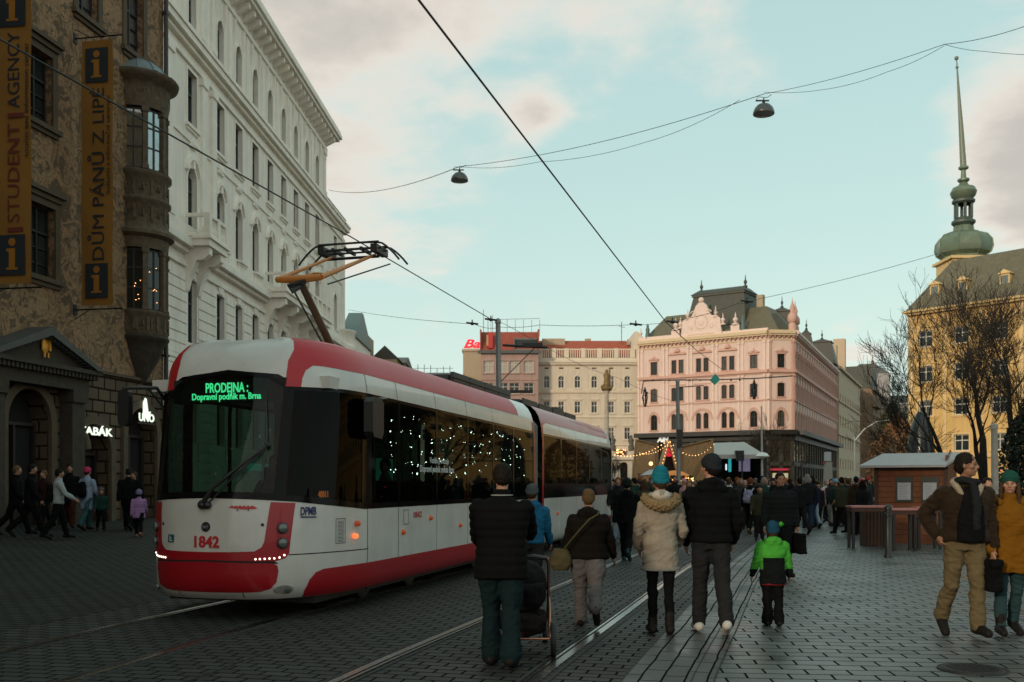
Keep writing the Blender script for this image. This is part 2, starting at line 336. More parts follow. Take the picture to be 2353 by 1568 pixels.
# ---------------------------------------------------------------- buildings
class Fac:
    def __init__(s, name, label, o, d, L, cat='building', group=None, root=None):
        d = Vector((d[0], d[1])).normalized(); s.o = Vector((o[0], o[1])); s.d = d; s.L = L
        rz = atan2(d.y, d.x)
        if root is None: s.root = empty(name, label, cat, (o[0], o[1], 0), rz, group); s.M = Matrix.Identity(4)
        else:
            s.root = root.root; s.M = root.W().inverted() @ (Matrix.Translation((o[0], o[1], 0)) @ Matrix.Rotation(rz, 4, 'Z'))
        s.rz = rz
    def W(s): return Matrix.Translation((s.o.x, s.o.y, 0)) @ Matrix.Rotation(s.rz, 4, 'Z')
    def x(s, vx): t = (vx-CX)/F; return (t*s.o.y-s.o.x)/(s.d.x-t*s.d.y)
    def z(s, vx, vy): return EYE+(HZ-vy)/F*(s.o.y+s.x(vx)*s.d.y)
    def put(s, o): o.matrix_local = s.M @ o.matrix_local; return o
    def part(s, mb, name, mats, smooth=False): return s.put(mb.build(name, mats, s.root, smooth))
def arch_pts(xc, w, zs, rise, n=12):
    return [(xc-w/2*cos(pi*k/n), zs+rise*sin(pi*k/n)) for k in range(n+1)]
def wall_mb(x0, x1, z0, z1, ops, depth=.3, mb=None):
    mb = mb or MB(); xs = {x0, x1}; zs = {z0, z1}
    for (xc, zb, w, h, ar) in ops: xs |= {xc-w/2, xc+w/2}; zs |= {zb, zb+h}
    xs = sorted(v for v in xs if x0 <= v <= x1); zs = sorted(v for v in zs if z0 <= v <= z1)
    for i in range(len(xs)-1):
        if xs[i+1]-xs[i] < 1e-5: continue
        cx = (xs[i]+xs[i+1])/2
        for j in range(len(zs)-1):
            cz = (zs[j]+zs[j+1])/2
            if any(abs(cx-o[0]) < o[2]/2 and o[1] < cz < o[1]+o[3] for o in ops): continue
            mb.add([(xs[i], 0, zs[j]), (xs[i+1], 0, zs[j]), (xs[i+1], 0, zs[j+1]), (xs[i], 0, zs[j+1])], [(0, 1, 2, 3)])
    for (xc, zb, w, h, ar) in ops:
        a, b, t = xc-w/2, xc+w/2, zb+h; rise = min(ar*w/2, h*.6)
        top = arch_pts(xc, w, t-rise, rise) if ar else [(a, t), (b, t)]
        loop = [(a, zb), (b, zb)]+top[::-1]
        n = len(loop); vs = [(p[0], 0, p[1]) for p in loop]+[(p[0], depth, p[1]) for p in loop]
        mb.add(vs, [(i, (i+1) % n, (i+1) % n+n, i+n) for i in range(n)])
        if ar:
            for k in range(len(top)-1):
                p, q = top[k], top[k+1]; mb.add([(p[0], 0, p[1]), (q[0], 0, q[1]), (q[0], 0, t), (p[0], 0, t)], [(0, 1, 2, 3)])
    return mb
WC = {}
WR = random.Random(3)
def window(fac, op, frame_m, trim_m, pane_m, depth=.3, casing=.14, hood=None, sill=True, bars='cross', key=None, fw=.07, hz=.0, label=None):
    if pane_m is pane: pane_m = WR.choice((pane, pane, pane, pane_curt, pane_mid))
    xc, zb, w, h, ar = op; k = (round(w, 2), round(h, 2), ar, frame_m.name, trim_m.name, pane_m.name, casing, hood, sill, bars, round(depth, 2), hz)
    if k not in WC:
        mb = MB(); y0, y1 = depth-.12, depth-.04; rise = min(ar*w/2, h*.6)
        mb.box(-w/2, -w/2+fw, y0, y1, 0, h); mb.box(w/2-fw, w/2, y0, y1, 0, h); mb.box(-w/2+fw, w/2-fw, y0, y1, 0, fw); mb.box(-w/2+fw, w/2-fw, y0, y1, h-fw-(rise*.12), h)
        if bars in ('cross', 'grid', 'v'): mb.box(-fw*.45, fw*.45, y0-.012, y1, fw, h-fw)
        if bars in ('cross', 'grid', 'h'): mb.box(-w/2+fw, w/2-fw, y0-.02, y1, h*.64-fw*.5, h*.64+fw*.5)
        if bars == 'grid':
            for q in (.2, .42): mb.box(-w/2+fw, w/2-fw, y0+.01, y1, h*q-.02, h*q+.02)
        mb.mi = 1
        if casing:
            c = casing; top = h-rise
            mb.box(-w/2-c, -w/2, -.05, .03, 0, top); mb.box(w/2, w/2+c, -.05, .03, 0, top)
            if ar:
                A = arch_pts(0, w+2*c, top, rise+c, 14); B = arch_pts(0, w, top, rise, 14)
                for i in range(14): mb.prism([A[i], A[i+1], B[i+1], B[i]], -.06, .03)
                mb.prism([(-c*.6, h-.02), (c*.6, h-.02), (c*.9, h+c*1.7), (-c*.9, h+c*1.7)], -.12, -.055)
            else: mb.box(-w/2-c, w/2+c, -.05, .03, h, h+c)
        if sill: mb.box(-w/2-casing-.08, w/2+casing+.08, -.16, .0, -.14, 0); mb.box(-w/2-casing, w/2+casing, -.08, .0, -.26, -.14)
        t = h+casing+.12+hz; e = w/2+casing
        if hood == 'flat': mb.box(-e-.1, e+.1, -.22, 0, t, t+.12); mb.box(-e, e, -.12, 0, t-.14, t)
        if hood == 'tri': mb.prism([(-e-.15, t), (e+.15, t), (0, t+.5)], -.2, 0); mb.box(-e-.2, e+.2, -.26, 0, t-.12, t)
        if hood == 'crest':
            mb.box(-e-.2, e+.2, -.26, 0, t, t+.16); mb.box(-e-.05, e+.05, -.14, 0, t-.3, t); mb.lathe([(.0, -.02), (.3, 0), (.32, .1), (.2, .3), (.12, .5), (0, .55)], 10, (0, -.1, t+.16)); mb.box(-e+.05, e-.05, -.18, 0, t+.16, t+.34)
        if hood == 'seg':
            A = arch_pts(0, 2*e+.3, h-rise+.05, rise+casing+.36, 12); B = arch_pts(0, 2*e+.02, h-rise+.05, rise+casing+.16, 12)
            for i in range(1, 11): mb.prism([A[i], A[i+1], B[i+1], B[i]], -.17, 0)
            mb.box(-.12, .12, -.15, 0, h-.05, h+casing+.18)
        if hood == 'shell':
            A = arch_pts(0, 2*e+.7, h*.45, h*.55+.55, 14); B = arch_pts(0, 2*e+.3, h*.45, h*.55+.35, 14)
            for i in range(14): mb.prism([A[i], A[i+1], B[i+1], B[i]], -.13, 0)
        me = mb.mesh('window', [frame_m, trim_m])
        pm = MB(); pm.add([(-w/2, depth-.06, 0), (w/2, depth-.06, 0), (w/2, depth-.06, h), (-w/2, depth-.06, h)], [(0, 1, 2, 3)])
        WC[k] = (me, pm.mesh('pane', pane_m))
    a, b = WC[k]; o = link('window', a, fac.root); o.matrix_local = fac.M @ Matrix.Translation((xc, 0, zb)); link('pane', b, o)
    if label: o['label'] = label
    return o
def shell(fac, x0, x1, D, z0, z1, m, name='side_walls', top=True, y0=.02):
    mb = MB(); mb.add([(x0, y0, z0), (x1, y0, z0), (x1, D, z0), (x0, D, z0), (x0, y0, z1), (x1, y0, z1), (x1, D, z1), (x0, D, z1)],
                      [(1, 2, 6, 5), (2, 3, 7, 6), (3, 0, 4, 7)]+([(4, 5, 6, 7)] if top else []))
    return fac.part(mb, name, m)
def bands(fac, specs, x0, x1, m, name='cornice', mb=None, ends=True):
    mb = mb or MB()
    for (z0, z1, pr) in specs: mb.box(x0-(pr if ends else 0), x1+(pr if ends else 0), -pr, .0, z0, z1)
    return fac.part(mb, name, m)
def modillions(x0, x1, z0, z1, pr, step, w, mb=None):
    mb = mb or MB(); n = max(1, int((x1-x0)/step)); s = (x1-x0)/n
    for i in range(n+1): c = x0+s*i; mb.prism([(-.0, z0), (-pr, z0+(z1-z0)*.55), (-pr, z1), (0, z1)], c-w/2, c+w/2, 'x')
    return mb
def pilaster(x, w, z0, z1, pr, mb): mb.box(x-w/2, x+w/2, -pr, 0, z0, z1); mb.box(x-w/2-.08, x+w/2+.08, -pr-.07, 0, z1-.35, z1-.02); mb.box(x-w/2-.08, x+w/2+.08, -pr-.06, 0, z0+.002, z0+.3)
def frustum(a, b, mb=None, mi=None):     # a,b = (x0,x1,y0,y1,z)
    mb = mb or MB(); f = lambda q: [(q[0], q[2], q[4]), (q[1], q[2], q[4]), (q[1], q[3], q[4]), (q[0], q[3], q[4])]
    return mb.add(f(a)+f(b), [(0, 1, 5, 4), (1, 2, 6, 5), (2, 3, 7, 6), (3, 0, 4, 7), (4, 5, 6, 7), (3, 2, 1, 0)], mi)
def finial(c, h, mb, r=.18): return mb.lathe([(r*1.2, 0), (r*1.3, h*.12), (r*.4, h*.2), (r*1.0, h*.38), (r*.9, h*.5), (r*.25, h*.62), (r*.35, h*.7), (.02, h)], 10, c)

pane = mat('window_glass', (.018, .024, .022), .06, var=.3, vscale=.6, spec=.6)
pane_curt = mat('half_curtained_glass', (.085, .085, .075), .10, var=.7, vscale=1.6, spec=.6); pane_mid = mat('dusty_window_glass', (.035, .042, .042), .09, var=.6, vscale=.9, spec=.7, metal=.3)
pane_pale = mat('curtained_glass', (.16, .18, .16), .12, var=.5, vscale=1.2, spec=.6)
darkwood = mat('dark_window_frame', (.018, .014, .011), .5, var=.2)
whiteframe = mat('white_window_frame', (.62, .60, .54), .5, var=.1)
greyframe = mat('grey_window_frame', (.13, .15, .15), .5, var=.1)
stucco_w = mat('white_stucco', (.93, .865, .76), .85, streak=.16, var=.12, vscale=.5, bump=.25, bscale=14)
trim_w = mat('white_plaster_trim', (.94, .88, .775), .8, streak=.12, var=.14, vscale=1.1, bump=.3, bscale=9)
roofgrey = mat('grey_roof_sheet', (.08, .09, .09), .5, var=.25)

# ---- the painted town house on the left
def sgraffito():
    m = bpy.data.materials.new('sgraffito_plaster'); m.use_nodes = True; nt = m.node_tree; N = nt.nodes; L = nt.links; b = N['Principled BSDF']
    tc = N.new('ShaderNodeTexCoord'); w = N.new('ShaderNodeTexNoise'); w.inputs['Scale'].default_value = 1.1; w.inputs['Detail'].default_value = 5; L.new(tc.outputs['Object'], w.inputs[0])
    ma = N.new('ShaderNodeVectorMath'); ma.operation = 'MULTIPLY_ADD'; L.new(w.outputs['Color'], ma.inputs[0]); ma.inputs[1].default_value = (2.2, 0, 2.2); L.new(tc.outputs['Object'], ma.inputs[2])
    t = N.new('ShaderNodeTexNoise'); t.inputs['Scale'].default_value = 2.3; t.inputs['Detail'].default_value = 5; t.inputs['Distortion'].default_value = 1.2; L.new(ma.outputs[0], t.inputs[0])
    r = N.new('ShaderNodeValToRGB'); L.new(t.outputs[0], r.inputs[0]); e = r.color_ramp.elements
    e[0].position = .40; e[0].color = (.115, .072, .038, 1); e[1].position = .47; e[1].color = (.27, .155, .078, 1)
    q = e.new(.56); q.color = (.33, .20, .105, 1); q = e.new(.60); q.color = (.125, .08, .043, 1)
    t2 = N.new('ShaderNodeTexNoise'); t2.inputs['Scale'].default_value = 9; t2.inputs['Detail'].default_value = 8; t2.inputs['Roughness'].default_value = .7; L.new(tc.outputs['Object'], t2.inputs[0])
    mr = N.new('ShaderNodeMapRange'); L.new(t2.outputs[0], mr.inputs[0]); mr.inputs[1].default_value = .3; mr.inputs[2].default_value = .7; mr.inputs[3].default_value = .55; mr.inputs[4].default_value = 1.25
    hv = N.new('ShaderNodeHueSaturation'); L.new(r.outputs[0], hv.inputs['Color']); L.new(mr.outputs[0], hv.inputs['Value']); L.new(hv.outputs[0], b.inputs['Base Color']); b.inputs['Roughness'].default_value = .9
    bp = N.new('ShaderNodeBump'); bp.inputs['Strength'].default_value = .5; L.new(t2.outputs[0], bp.inputs['Height']); L.new(bp.outputs[0], b.inputs['Normal']); return m
sgraf = sgraffito()
brownstone = mat('brown_sandstone', (.092, .066, .038), .85, var=.4, vscale=2.5, bump=.6, bscale=12)
darkstone = mat('carved_dark_stone', (.045, .035, .022), .85, var=.5, vscale=4, bump=.9, bscale=9)
palecarve = mat('carved_pale_stone', (.115, .082, .048), .85, var=.55, vscale=5, bump=1., bscale=10)
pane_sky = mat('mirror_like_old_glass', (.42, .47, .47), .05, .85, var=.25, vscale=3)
lead = mat('lead_roof', (.17, .21, .22), .45, var=.3, vscale=3)
rustic = brickmat('rusticated_blocks', (.13, .086, .048), (.08, .054, .031), (.03, .022, .014), .62, .38, .035, rough=.85, coord='UV', bump=1., dirt=.5)
black_in = mat('dark_interior', (.008, .007, .006), .9, var=0)
lit = mat('lit_letters', (.9, .95, .85), .5, var=0, emit=(.92, 1., .86), estr=.7)
uB = Vector((.185, 1)).normalized(); oB = Vector((-12.8-.185*52, -20))
B1 = Fac('town_house', 'dark brown town house with painted plaster figures and round oriel at the far left', oB, uB, 57)
LB = B1.x(375)
def B1op(x0, x1, y0, y1, ar=0):    # px edges (left,right,top,bottom measured at the left edge)
    a, b = B1.x(x0), B1.x(x1); return [(a+b)/2, B1.z(x0, y1), b-a, B1.z(x0, y0)-B1.z(x0, y1), ar]
w_mid = B1op(62, 119, 98, 266); w_low = B1op(70, 120, 490, 658); w_low[1] = EYE+(HZ-645)*29/F; w_low[2] = w_mid[2]; w_low[0] = w_mid[0]+.12
w_top = B1op(178, 224, -70, 8); w_ob = B1op(291, 326, -45, 112)
w_top[3] = 2.2; w_ob[2] = 1.0; w_top[1] = w_ob[1]+.0
ops = [tuple(w) for w in (w_mid, w_low, w_top, w_ob)]
for k in range(1, 7): ops += [(w_mid[0]-3.1*k, w_mid[1], w_mid[2], w_mid[3], 0), (w_low[0]-3.1*k, w_low[1], w_low[2], w_low[3], 0), (w_top[0]-3.1*k, w_top[1], w_top[2], 2.2, 0)]
ZS = 5.0
m_ = wall_mb(0, LB, ZS, 23, [o for o in ops]); B1.part(m_, 'wall', sgraf)
def put_planar(o): ul = o.data.uv_layers.new(name='UVMap'); [setattr(ul.data[lp.index], 'uv', (o.data.vertices[lp.vertex_index].co.x+o.data.vertices[lp.vertex_index].co.y, o.data.vertices[lp.vertex_index].co.z)) for lp in o.data.loops]
a_main = (B1.x(62), .2, B1.x(112)-B1.x(12), B1.z(62, 893)-.2, 1); a_tab = (B1.x(211), .2, 1.75, 3.2, 1); a_shop = (B1.x(322), .2, 1.8, 3.9, 1)
gops = [a_main, a_tab, a_shop]
o = B1.part(wall_mb(0, LB, -.1, ZS, gops, .55), 'base_wall', rustic); put_planar(o)
shell(B1, 0, LB, 14, -.1, 23, sgraf)
mb = MB(); mb.box(-.2, LB+.2, -.75, 14, 22.4, 23.3); mb.box(-.1, LB+.1, -.4, 0, 21.8, 22.4); B1.part(mb, 'cornice', brownstone)
for i, o_ in enumerate(ops):
    window(B1, o_, darkwood, brownstone, pane_sky if i in (2, 3) else pane, .32, .22, 'flat' if i % 3 != 2 else None, True, 'grid')
for (xc, zb, w, h, ar), lb in zip(gops, ('deep arched gateway', None, None)):
    mb = MB(); y = .54; mb.add([(xc-w/2, y, zb), (xc+w/2, y, zb), (xc+w/2, y, zb+h), (xc-w/2, y, zb+h)], [(0, 1, 2, 3)]); d = B1.part(mb, 'doorway', black_in)
    mb = MB(); c = .26; top = zb+h-w/2; A = arch_pts(xc, w+2*c, top, w/2+c, 18); Bq = arch_pts(xc, w, top, w/2, 18)
    for i in range(18): mb.prism([A[i], A[i+1], Bq[i+1], Bq[i]], -.12, .05)
    mb.box(xc-w/2-c, xc-w/2, -.12, .05, 0, top); mb.box(xc+w/2, xc+w/2+c, -.12, .05, 0, top); o = B1.part(mb, 'door_surround', brownstone)
    if w < 2: 
        mb = MB(); mb.box(xc-w/2, xc-w/2+.09, .40, .5, .1, top); mb.box(xc+w/2-.09, xc+w/2, .40, .5, .1, top); mb.box(xc-w/2+.09, xc+w/2-.09, .40, .5, top-.09, top); mb.box(xc-.04, xc+.04, .4, .5, .1, top-.09); mb.box(xc+.04, xc+w/2-.09, .42, .5, .1, .9); B1.part(mb, 'shop_door', mat('dark_door', (.03, .022, .018), .5))
# belt under the painted zone
mb = MB(); 
for (z0, z1, pr) in ((5.0, 5.1, .10),): mb.box(0, LB, -pr, 0, z0, z1)
B1.part(mb, 'string_course', brownstone)
# portal: two pillars, entablature, pediment
px0 = a_main[0]; hw = 2.45; zE = B1.z(195, 868); zA = B1.z(100, 768)
mb = MB()
for s_ in (-1, 1): mb.box(px0+s_*1.75-.3, px0+s_*1.75+.3, -.42, 0, .0, zE-.5); mb.box(px0+s_*1.75-.36, px0+s_*1.75+.36, -.5, 0, zE-.85, zE-.5); mb.box(px0+s_*1.75-.38, px0+s_*1.75+.38, -.5, 0, .0, .9)
mb.box(px0-2.15, px0+2.15, -.5, 0, zE-.5, zE-.15); 
mb.box(px0-hw, px0+hw, -.75, 0, zE, zE+.12)
for i in range(28): mb.box(px0-hw+.08+i*.172, px0-hw+.17+i*.172, -.68, 0, zE-.15, zE-.002)
B1.part(mb, 'portal', darkstone)
mb = MB(); mb.prism([(px0-hw, zE+.122), (px0+hw, zE+.122), (px0, zA)], -.5, 0); B1.part(mb, 'pediment', darkstone)
mb = MB()
for s_ in (-1, 1):
    mb.prism([(px0+s_*(hw+.08), zE+.124), (px0+s_*(hw-.3), zE+.124), (px0, zA-.16), (px0, zA+.08)], -.8, 0)
    for i in range(12): f = (i+.5)/12; mb.cbox((px0+s_*(hw-.35)*(1-f), -.6, zE+.16+(zA-.22-zE-.12)*f), (.09, .2, .08))
B1.part(mb, 'pediment_cornice', mat('slate_edge', (.06, .066, .06), .6, var=.3))
mb = MB(); c = (px0+.05, -.53, zE+.62)
mb.ball(c, (.16, .05, .26), 10); mb.box(c[0]-.05, c[0]+.05, -.6, -.52, c[2]+.2, c[2]+.38)
for q in (-1, 1): mb.cbox((c[0]+q*.16, -.56, c[2]+.02), (.07, .05, .34)); mb.cbox((c[0]+q*.08, -.56, c[2]-.28), (.05, .05, .14))
B1.part(mb, 'gilded_emblem', mat('gilding', (.75, .38, .06), .35, .6))
# carved scroll beside the portal
mb = MB(); sx_ = px0+2.0
mb.tube([(sx_+.35*cos(a)*(1-a/14), -.25, 2.6+a*.16+.25*sin(a*1.5)) for a in [k*.4 for k in range(24)]], [.16*(1-k/34) for k in range(24)], 8); mb.ball((sx_, -.2, 2.2), (.28, .2, .4)); mb.ball((sx_-.05, -.2, 3.3), (.2, .18, .35)); mb.ball((sx_, -.28, 3.85), (.14, .14, .18)); B1.part(mb, 'carved_figure', brownstone, 50)
# painted coat of arms between the windows
mb = MB(); cx_ = B1.x(56); z_ = B1.z(60, 350); mb.prism([(cx_-.22, z_+.42), (cx_+.22, z_+.42), (cx_+.22, z_-.1), (cx_, z_-.42), (cx_-.22, z_-.1)], -.03, 0)
for i in range(4):
    for j in range(4): mb.box(cx_-.18+i*.09, cx_-.1+i*.09, -.036, -.031, z_-.05+j*.1, z_+.04+j*.1, 1 if (i+j) % 2 else 2)
B1.part(mb, 'painted_shield', [mat('shield_blue', (.11, .17, .24), .8), mat('shield_red', (.35, .07, .05), .8), mat('shield_white', (.45, .42, .38), .8)])
# oriel
oc = B1.x(324); R = .97
def oz(y): return EYE+(HZ-y)/F*33.0
prof = [(.02, oz(888)), (.12, oz(880)), (.30, oz(868)), (.42, oz(852)), (.66, oz(825)), (.80, oz(800)), (.89, oz(785)), (1.0, oz(779)), (1.02, oz(774)), (.94, oz(770))]
mb = MB(); mb.lathe([p for p in prof], 28, (oc, .12, 0), pi, 2*pi); B1.part(mb, 'oriel_corbel', darkstone, 50)
def ring(r, z0, z1, mb, a0=pi, a1=2*pi): mb.lathe([(r, z0), (r, z1)], 28, (oc, .12, 0), a0, a1)
mb = MB(); mb.lathe([(.94, oz(770)), (R, oz(766)), (R, oz(726)), (R+.06, oz(722)), (R+.06, oz(716)), (R, oz(714))], 28, (oc, .12, 0), pi, 2*pi)
for k in range(9): a = pi+pi*(k+.5)/9; mb.box(-.05, .05, -.04, .03, oz(762), oz(730), M=Matrix.Translation((oc+cos(a)*R, .12+sin(a)*R, 0)) @ Matrix.Rotation(a+pi/2, 4, 'Z'))
mb.lathe([(R, oz(572)), (R+.02, oz(560)), (R+.04, oz(548)), (R+.20, oz(541)), (R+.20, oz(533)), (R+.02, oz(525)), (R, oz(515)), (R, oz(470)), (R+.1, oz(464)), (R+.1, oz(458)), (R, oz(454)), (R, oz(412)), (R+.12, oz(404)), (R+.12, oz(396)), (R, oz(392))], 28, (oc, .12, 0), pi, 2*pi)
mb.lathe([(R, oz(250)), (R+.03, oz(238)), (R+.06, oz(228)), (R+.04, oz(200)), (R+.10, oz(192)), (R+.32, oz(185)), (R+.36, oz(176)), (R+.30, oz(172))], 28, (oc, .12, 0), pi, 2*pi); 
for zc_, hh_ in ((oz(492), .26), (oz(433), .24), (oz(214), .16), (oz(746), .2)):
    for k in range(11):
        a = pi+pi*(k+.5)/11; r_ = R+.012+(.03 if zc_ > 13.5 else 0); T = Matrix.Translation((oc+cos(a)*r_, .12+sin(a)*r_, 0)) @ Matrix.Rotation(a+pi/2, 4, 'Z')
        if k % 2: mb.box(-.035, .035, -.02, .03, zc_-hh_, zc_+hh_, M=T)
        else:
            mb.ball((oc+cos(a)*r_, .12+sin(a)*r_, zc_), (.05, .05, hh_*.6), 8); mb.ball((oc+cos(a+.09)*r_, .12+sin(a+.09)*r_, zc_+hh_*.3), .035, 6); mb.ball((oc+cos(a-.09)*r_, .12+sin(a-.09)*r_, zc_-hh_*.3), .035, 6)
B1.part(mb, 'oriel_bands', palecarve, 50)
mb = MB(); mb.lathe([(R+.32, oz(172)), (R+.10, oz(166)), (R-.08, oz(150)), (R-.36, oz(134)), (R-.66, oz(124)), (.05, oz(119)), (.03, oz(108)), (0, oz(106))], 28, (oc, .12, 0), pi, 2*pi)
for k in range(7): a = pi+pi*k/6; mb.tube([(oc+cos(a)*r, .12+sin(a)*r, z+.015) for r, z in ((R+.30, oz(172)), (R+.10, oz(166)), (R-.08, oz(150)), (R-.36, oz(134)), (R-.66, oz(124)))], .018, 5)
B1.part(mb, 'oriel_dome', lead, 50)
for (zb, zt) in ((oz(714), oz(572)), (oz(392), oz(250))):
    mb = MB()
    for k in range(5):
        a = pi+pi*(k)/4; T = Matrix.Translation((oc+cos(a)*(R-.05), .12+sin(a)*(R-.05), 0)) @ Matrix.Rotation(a+pi/2, 4, 'Z')
        mb.box(-.085, .085, -.07, .09, zb, zt, M=T); mb.box(-.12, .12, -.10, .09, zt-.16, zt-.01, M=T); mb.box(-.11, .11, -.09, .09, zb+.01, zb+.14, M=T)
    B1.part(mb, 'oriel_pillars', palecarve)
    for k in range(4):
        a = pi+pi*(k+.5)/4; T = Matrix.Translation((oc+cos(a)*(R-.14), .12+sin(a)*(R-.14), 0)) @ Matrix.Rotation(a+pi/2, 4, 'Z'); hw_ = .285; H_ = zt-zb
        mb = MB()
        for xx in (-hw_, 0, hw_-.0): mb.box(xx-.025, xx+.025, -.03, .03, zb, zt, M=T)
        for q in (.02, .36, .68, .97): mb.box(-hw_+.026, -.026, -.022, .03, zb+H_*q-.025, zb+H_*q+.025, M=T); mb.box(.026, hw_-.026, -.022, .03, zb+H_*q-.025, zb+H_*q+.025, M=T)
        o = B1.part(mb, 'window', darkwood)
        pm = MB(); pm.add([T @ Vector(p) for p in ((-hw_, .0, zb), (hw_, .0, zb), (hw_, .0, zt), (-hw_, .0, zt))], [(0, 1, 2, 3)]); q = pm.build('pane', pane_sky if zb > 11 else pane, o)
# fairy lights in the lower oriel window
mb = MB(); 
for k in range(16): a = pi*1.12+pi*.45*random.random(); mb.ball((oc+cos(a)*(R-.10), .12+sin(a)*(R-.10), oz(700)+random.random()*1.3), .012, 6)
B1.part(mb, 'window_lights', mat('warm_bulb', (1, .5, .2), .5, var=0, emit=(1, .42, .16), estr=5))
# drain pipe
mb = MB(); mb.tube([(LB-.02, -.12, 22), (LB-.02, -.12, 5.2), (LB-.02, -.12, .5)], .075, 10); 
for z_ in (6, 9, 12, 15, 18): mb.box(LB-.12, LB+.08, -.2, 0, z_, z_+.08)
B1.part(mb, 'drain_pipe', mat('dark_pipe', (.03, .028, .026), .5))
# lit shop names in the two arches
def facetext(fac, s, x, z, y, size, m, width=None, **k):
    M = fac.M @ frame((x, y, z), (1, 0, 0), (0, 0, 1)); return text(s, size, m, fac.root, M, 'lettering', width=width, **k)
facetext(B1, 'TABÁK', a_tab[0]-.95, oz(1008), -.2, .34, lit, width=1.75, bold=.008)
mb = MB(); xs_ = B1.x(316); mb.prism([(xs_, oz(966)+.62), (xs_, oz(966)+.05), (xs_+.42, oz(966)+.22), (xs_+.46, oz(966)+.34), (xs_+.30, oz(966)+.33), (xs_+.20, oz(966)+.75), (xs_+.12, oz(966)+.78)], -.22, -.19); B1.part(mb, 'sign_emblem', lit)
facetext(B1, 'UNO', xs_-.25, oz(966), -.2, .36, lit, width=.95, bold=.012)
mb = MB(); mb.box(xs_-.3, xs_+.75, -.2, -.12, oz(966)-.1, oz(966)-.04); B1.part(mb, 'sign_rail', darkwood)

# ---- hanging banners on the town house
ochre = mat('ochre_banner', (.235, .105, .005), .75, var=.15, vscale=2, sheen=.2)
ochre2 = mat('ochre_banner_edge', (.30, .125, .008), .75, var=.1)
navy = mat('navy_print', (.012, .018, .022), .7, var=0)
maroon = mat('maroon_print', (.13, .02, .012), .7, var=0)
def banner(Yw, z0, z1, w, lines, label, mainm):
    X0 = -12.8+.185*(Yw-32); n = Vector((uB.y, -uB.x, 0)); r = empty('banner', label, 'banner', (X0, Yw, z0), atan2(n.y, n.x), 'banners hanging from the painted town house')
    H = z1-z0; mb = MB(); nx = 8; nz = 40; a = .22
    vs = [(a+w*i/nx, .02*sin(j*.35+i*.3), H*j/nz) for j in range(nz+1) for i in range(nx+1)]
    mb.add(vs, [(j*(nx+1)+i, j*(nx+1)+i+1, (j+1)*(nx+1)+i+1, (j+1)*(nx+1)+i) for j in range(nz) for i in range(nx)])
    mb.add([(x, y+.006, z) for x, y, z in vs], [(j*(nx+1)+i, (j+1)*(nx+1)+i, (j+1)*(nx+1)+i+1, j*(nx+1)+i+1) for j in range(nz) for i in range(nx)]); mb.build('cloth', ochre, r, 60)
    mb = MB(); f = -.032
    for bz in (.22, H-.22-w*1.02): 
        mb.box(a+w*.14, a+w*.86, f, f+.004, bz, bz+w*1.0)
    mb.build('print_block', navy, r)
    for bz in (.22, H-.22-w*1.02):
        q = MB(); cx = a+w*.5; q.box(cx-.09, cx+.09, f-.008, f-.003, bz+.2, bz+w*.66); q.box(cx-.16, cx-.09, f-.008, f-.003, bz+w*.58, bz+w*.66); q.box(cx-.17, cx+.17, f-.008, f-.003, bz+.14, bz+.2); q.lathe([(.0, -.0), (.105, 0), (.105, .005), (0, .005)], 16, (0, 0, 0)); 
        k = len(q.v)-64
        for i in range(k, len(q.v)): v = q.v[i]; q.v[i] = (cx+v[0], f-.008+v[2], bz+w*.82+v[1])
        q.build('letter_i', ochre2, r)
    for (s, size, wd, xoff, zoff, m) in lines:
        M = frame((a+w*xoff, f-.002, zoff), (0, 0, 1), (-1, 0, 0)); text(s, size, m, r, M, 'lettering', width=wd, depth=.002)
    mb = MB()
    for z in (-.12, H+.1):
        mb.tube([(0, 0, z), (w+.5, 0, z)], .022, 8); mb.tube([(0, 0, z+(.28 if z > 1 else -.28)), (w*.5, 0, z)], .012, 6); mb.ball((w+.52, 0, z), .035, 8)
        for q in range(4): mb.tube([(a+w*(q+.5)/4, 0, z), (a+w*(q+.5)/4, 0, z+(-.11 if z > 1 else .13))], .006, 5)
        mb.box(-.0, .03, -.08, .08, z-.15, z+.15)
    mb.build('bracket', mat('black_iron', (.012, .012, .012), .5, .6), r); return r
banner(30.0, 6.9, 14.85, 1.03, [('DŮM PÁNŮ Z LIPÉ', .55, 5.15, .74, 1.35, navy), ('kulturní a informační centrum', .2, 2.9, .93, 3.35, navy)], 'ochre banner reading DŮM PÁNŮ Z LIPÉ beside the oriel', navy)
banner(26.3, 6.8, 14.85, 1.06, [('STUDENT', .5, 2.6, .70, 1.6, maroon), ('|', .5, .12, .70, 1.35, maroon), ('|', .5, .12, .70, 4.35, maroon), ('AGENCY', .5, 2.0, .70, 4.6, navy), ('tourist and information center', .2, 3.0, .95, 3.3, navy)], 'ochre banner reading STUDENT AGENCY cut by the left edge of the picture', navy)
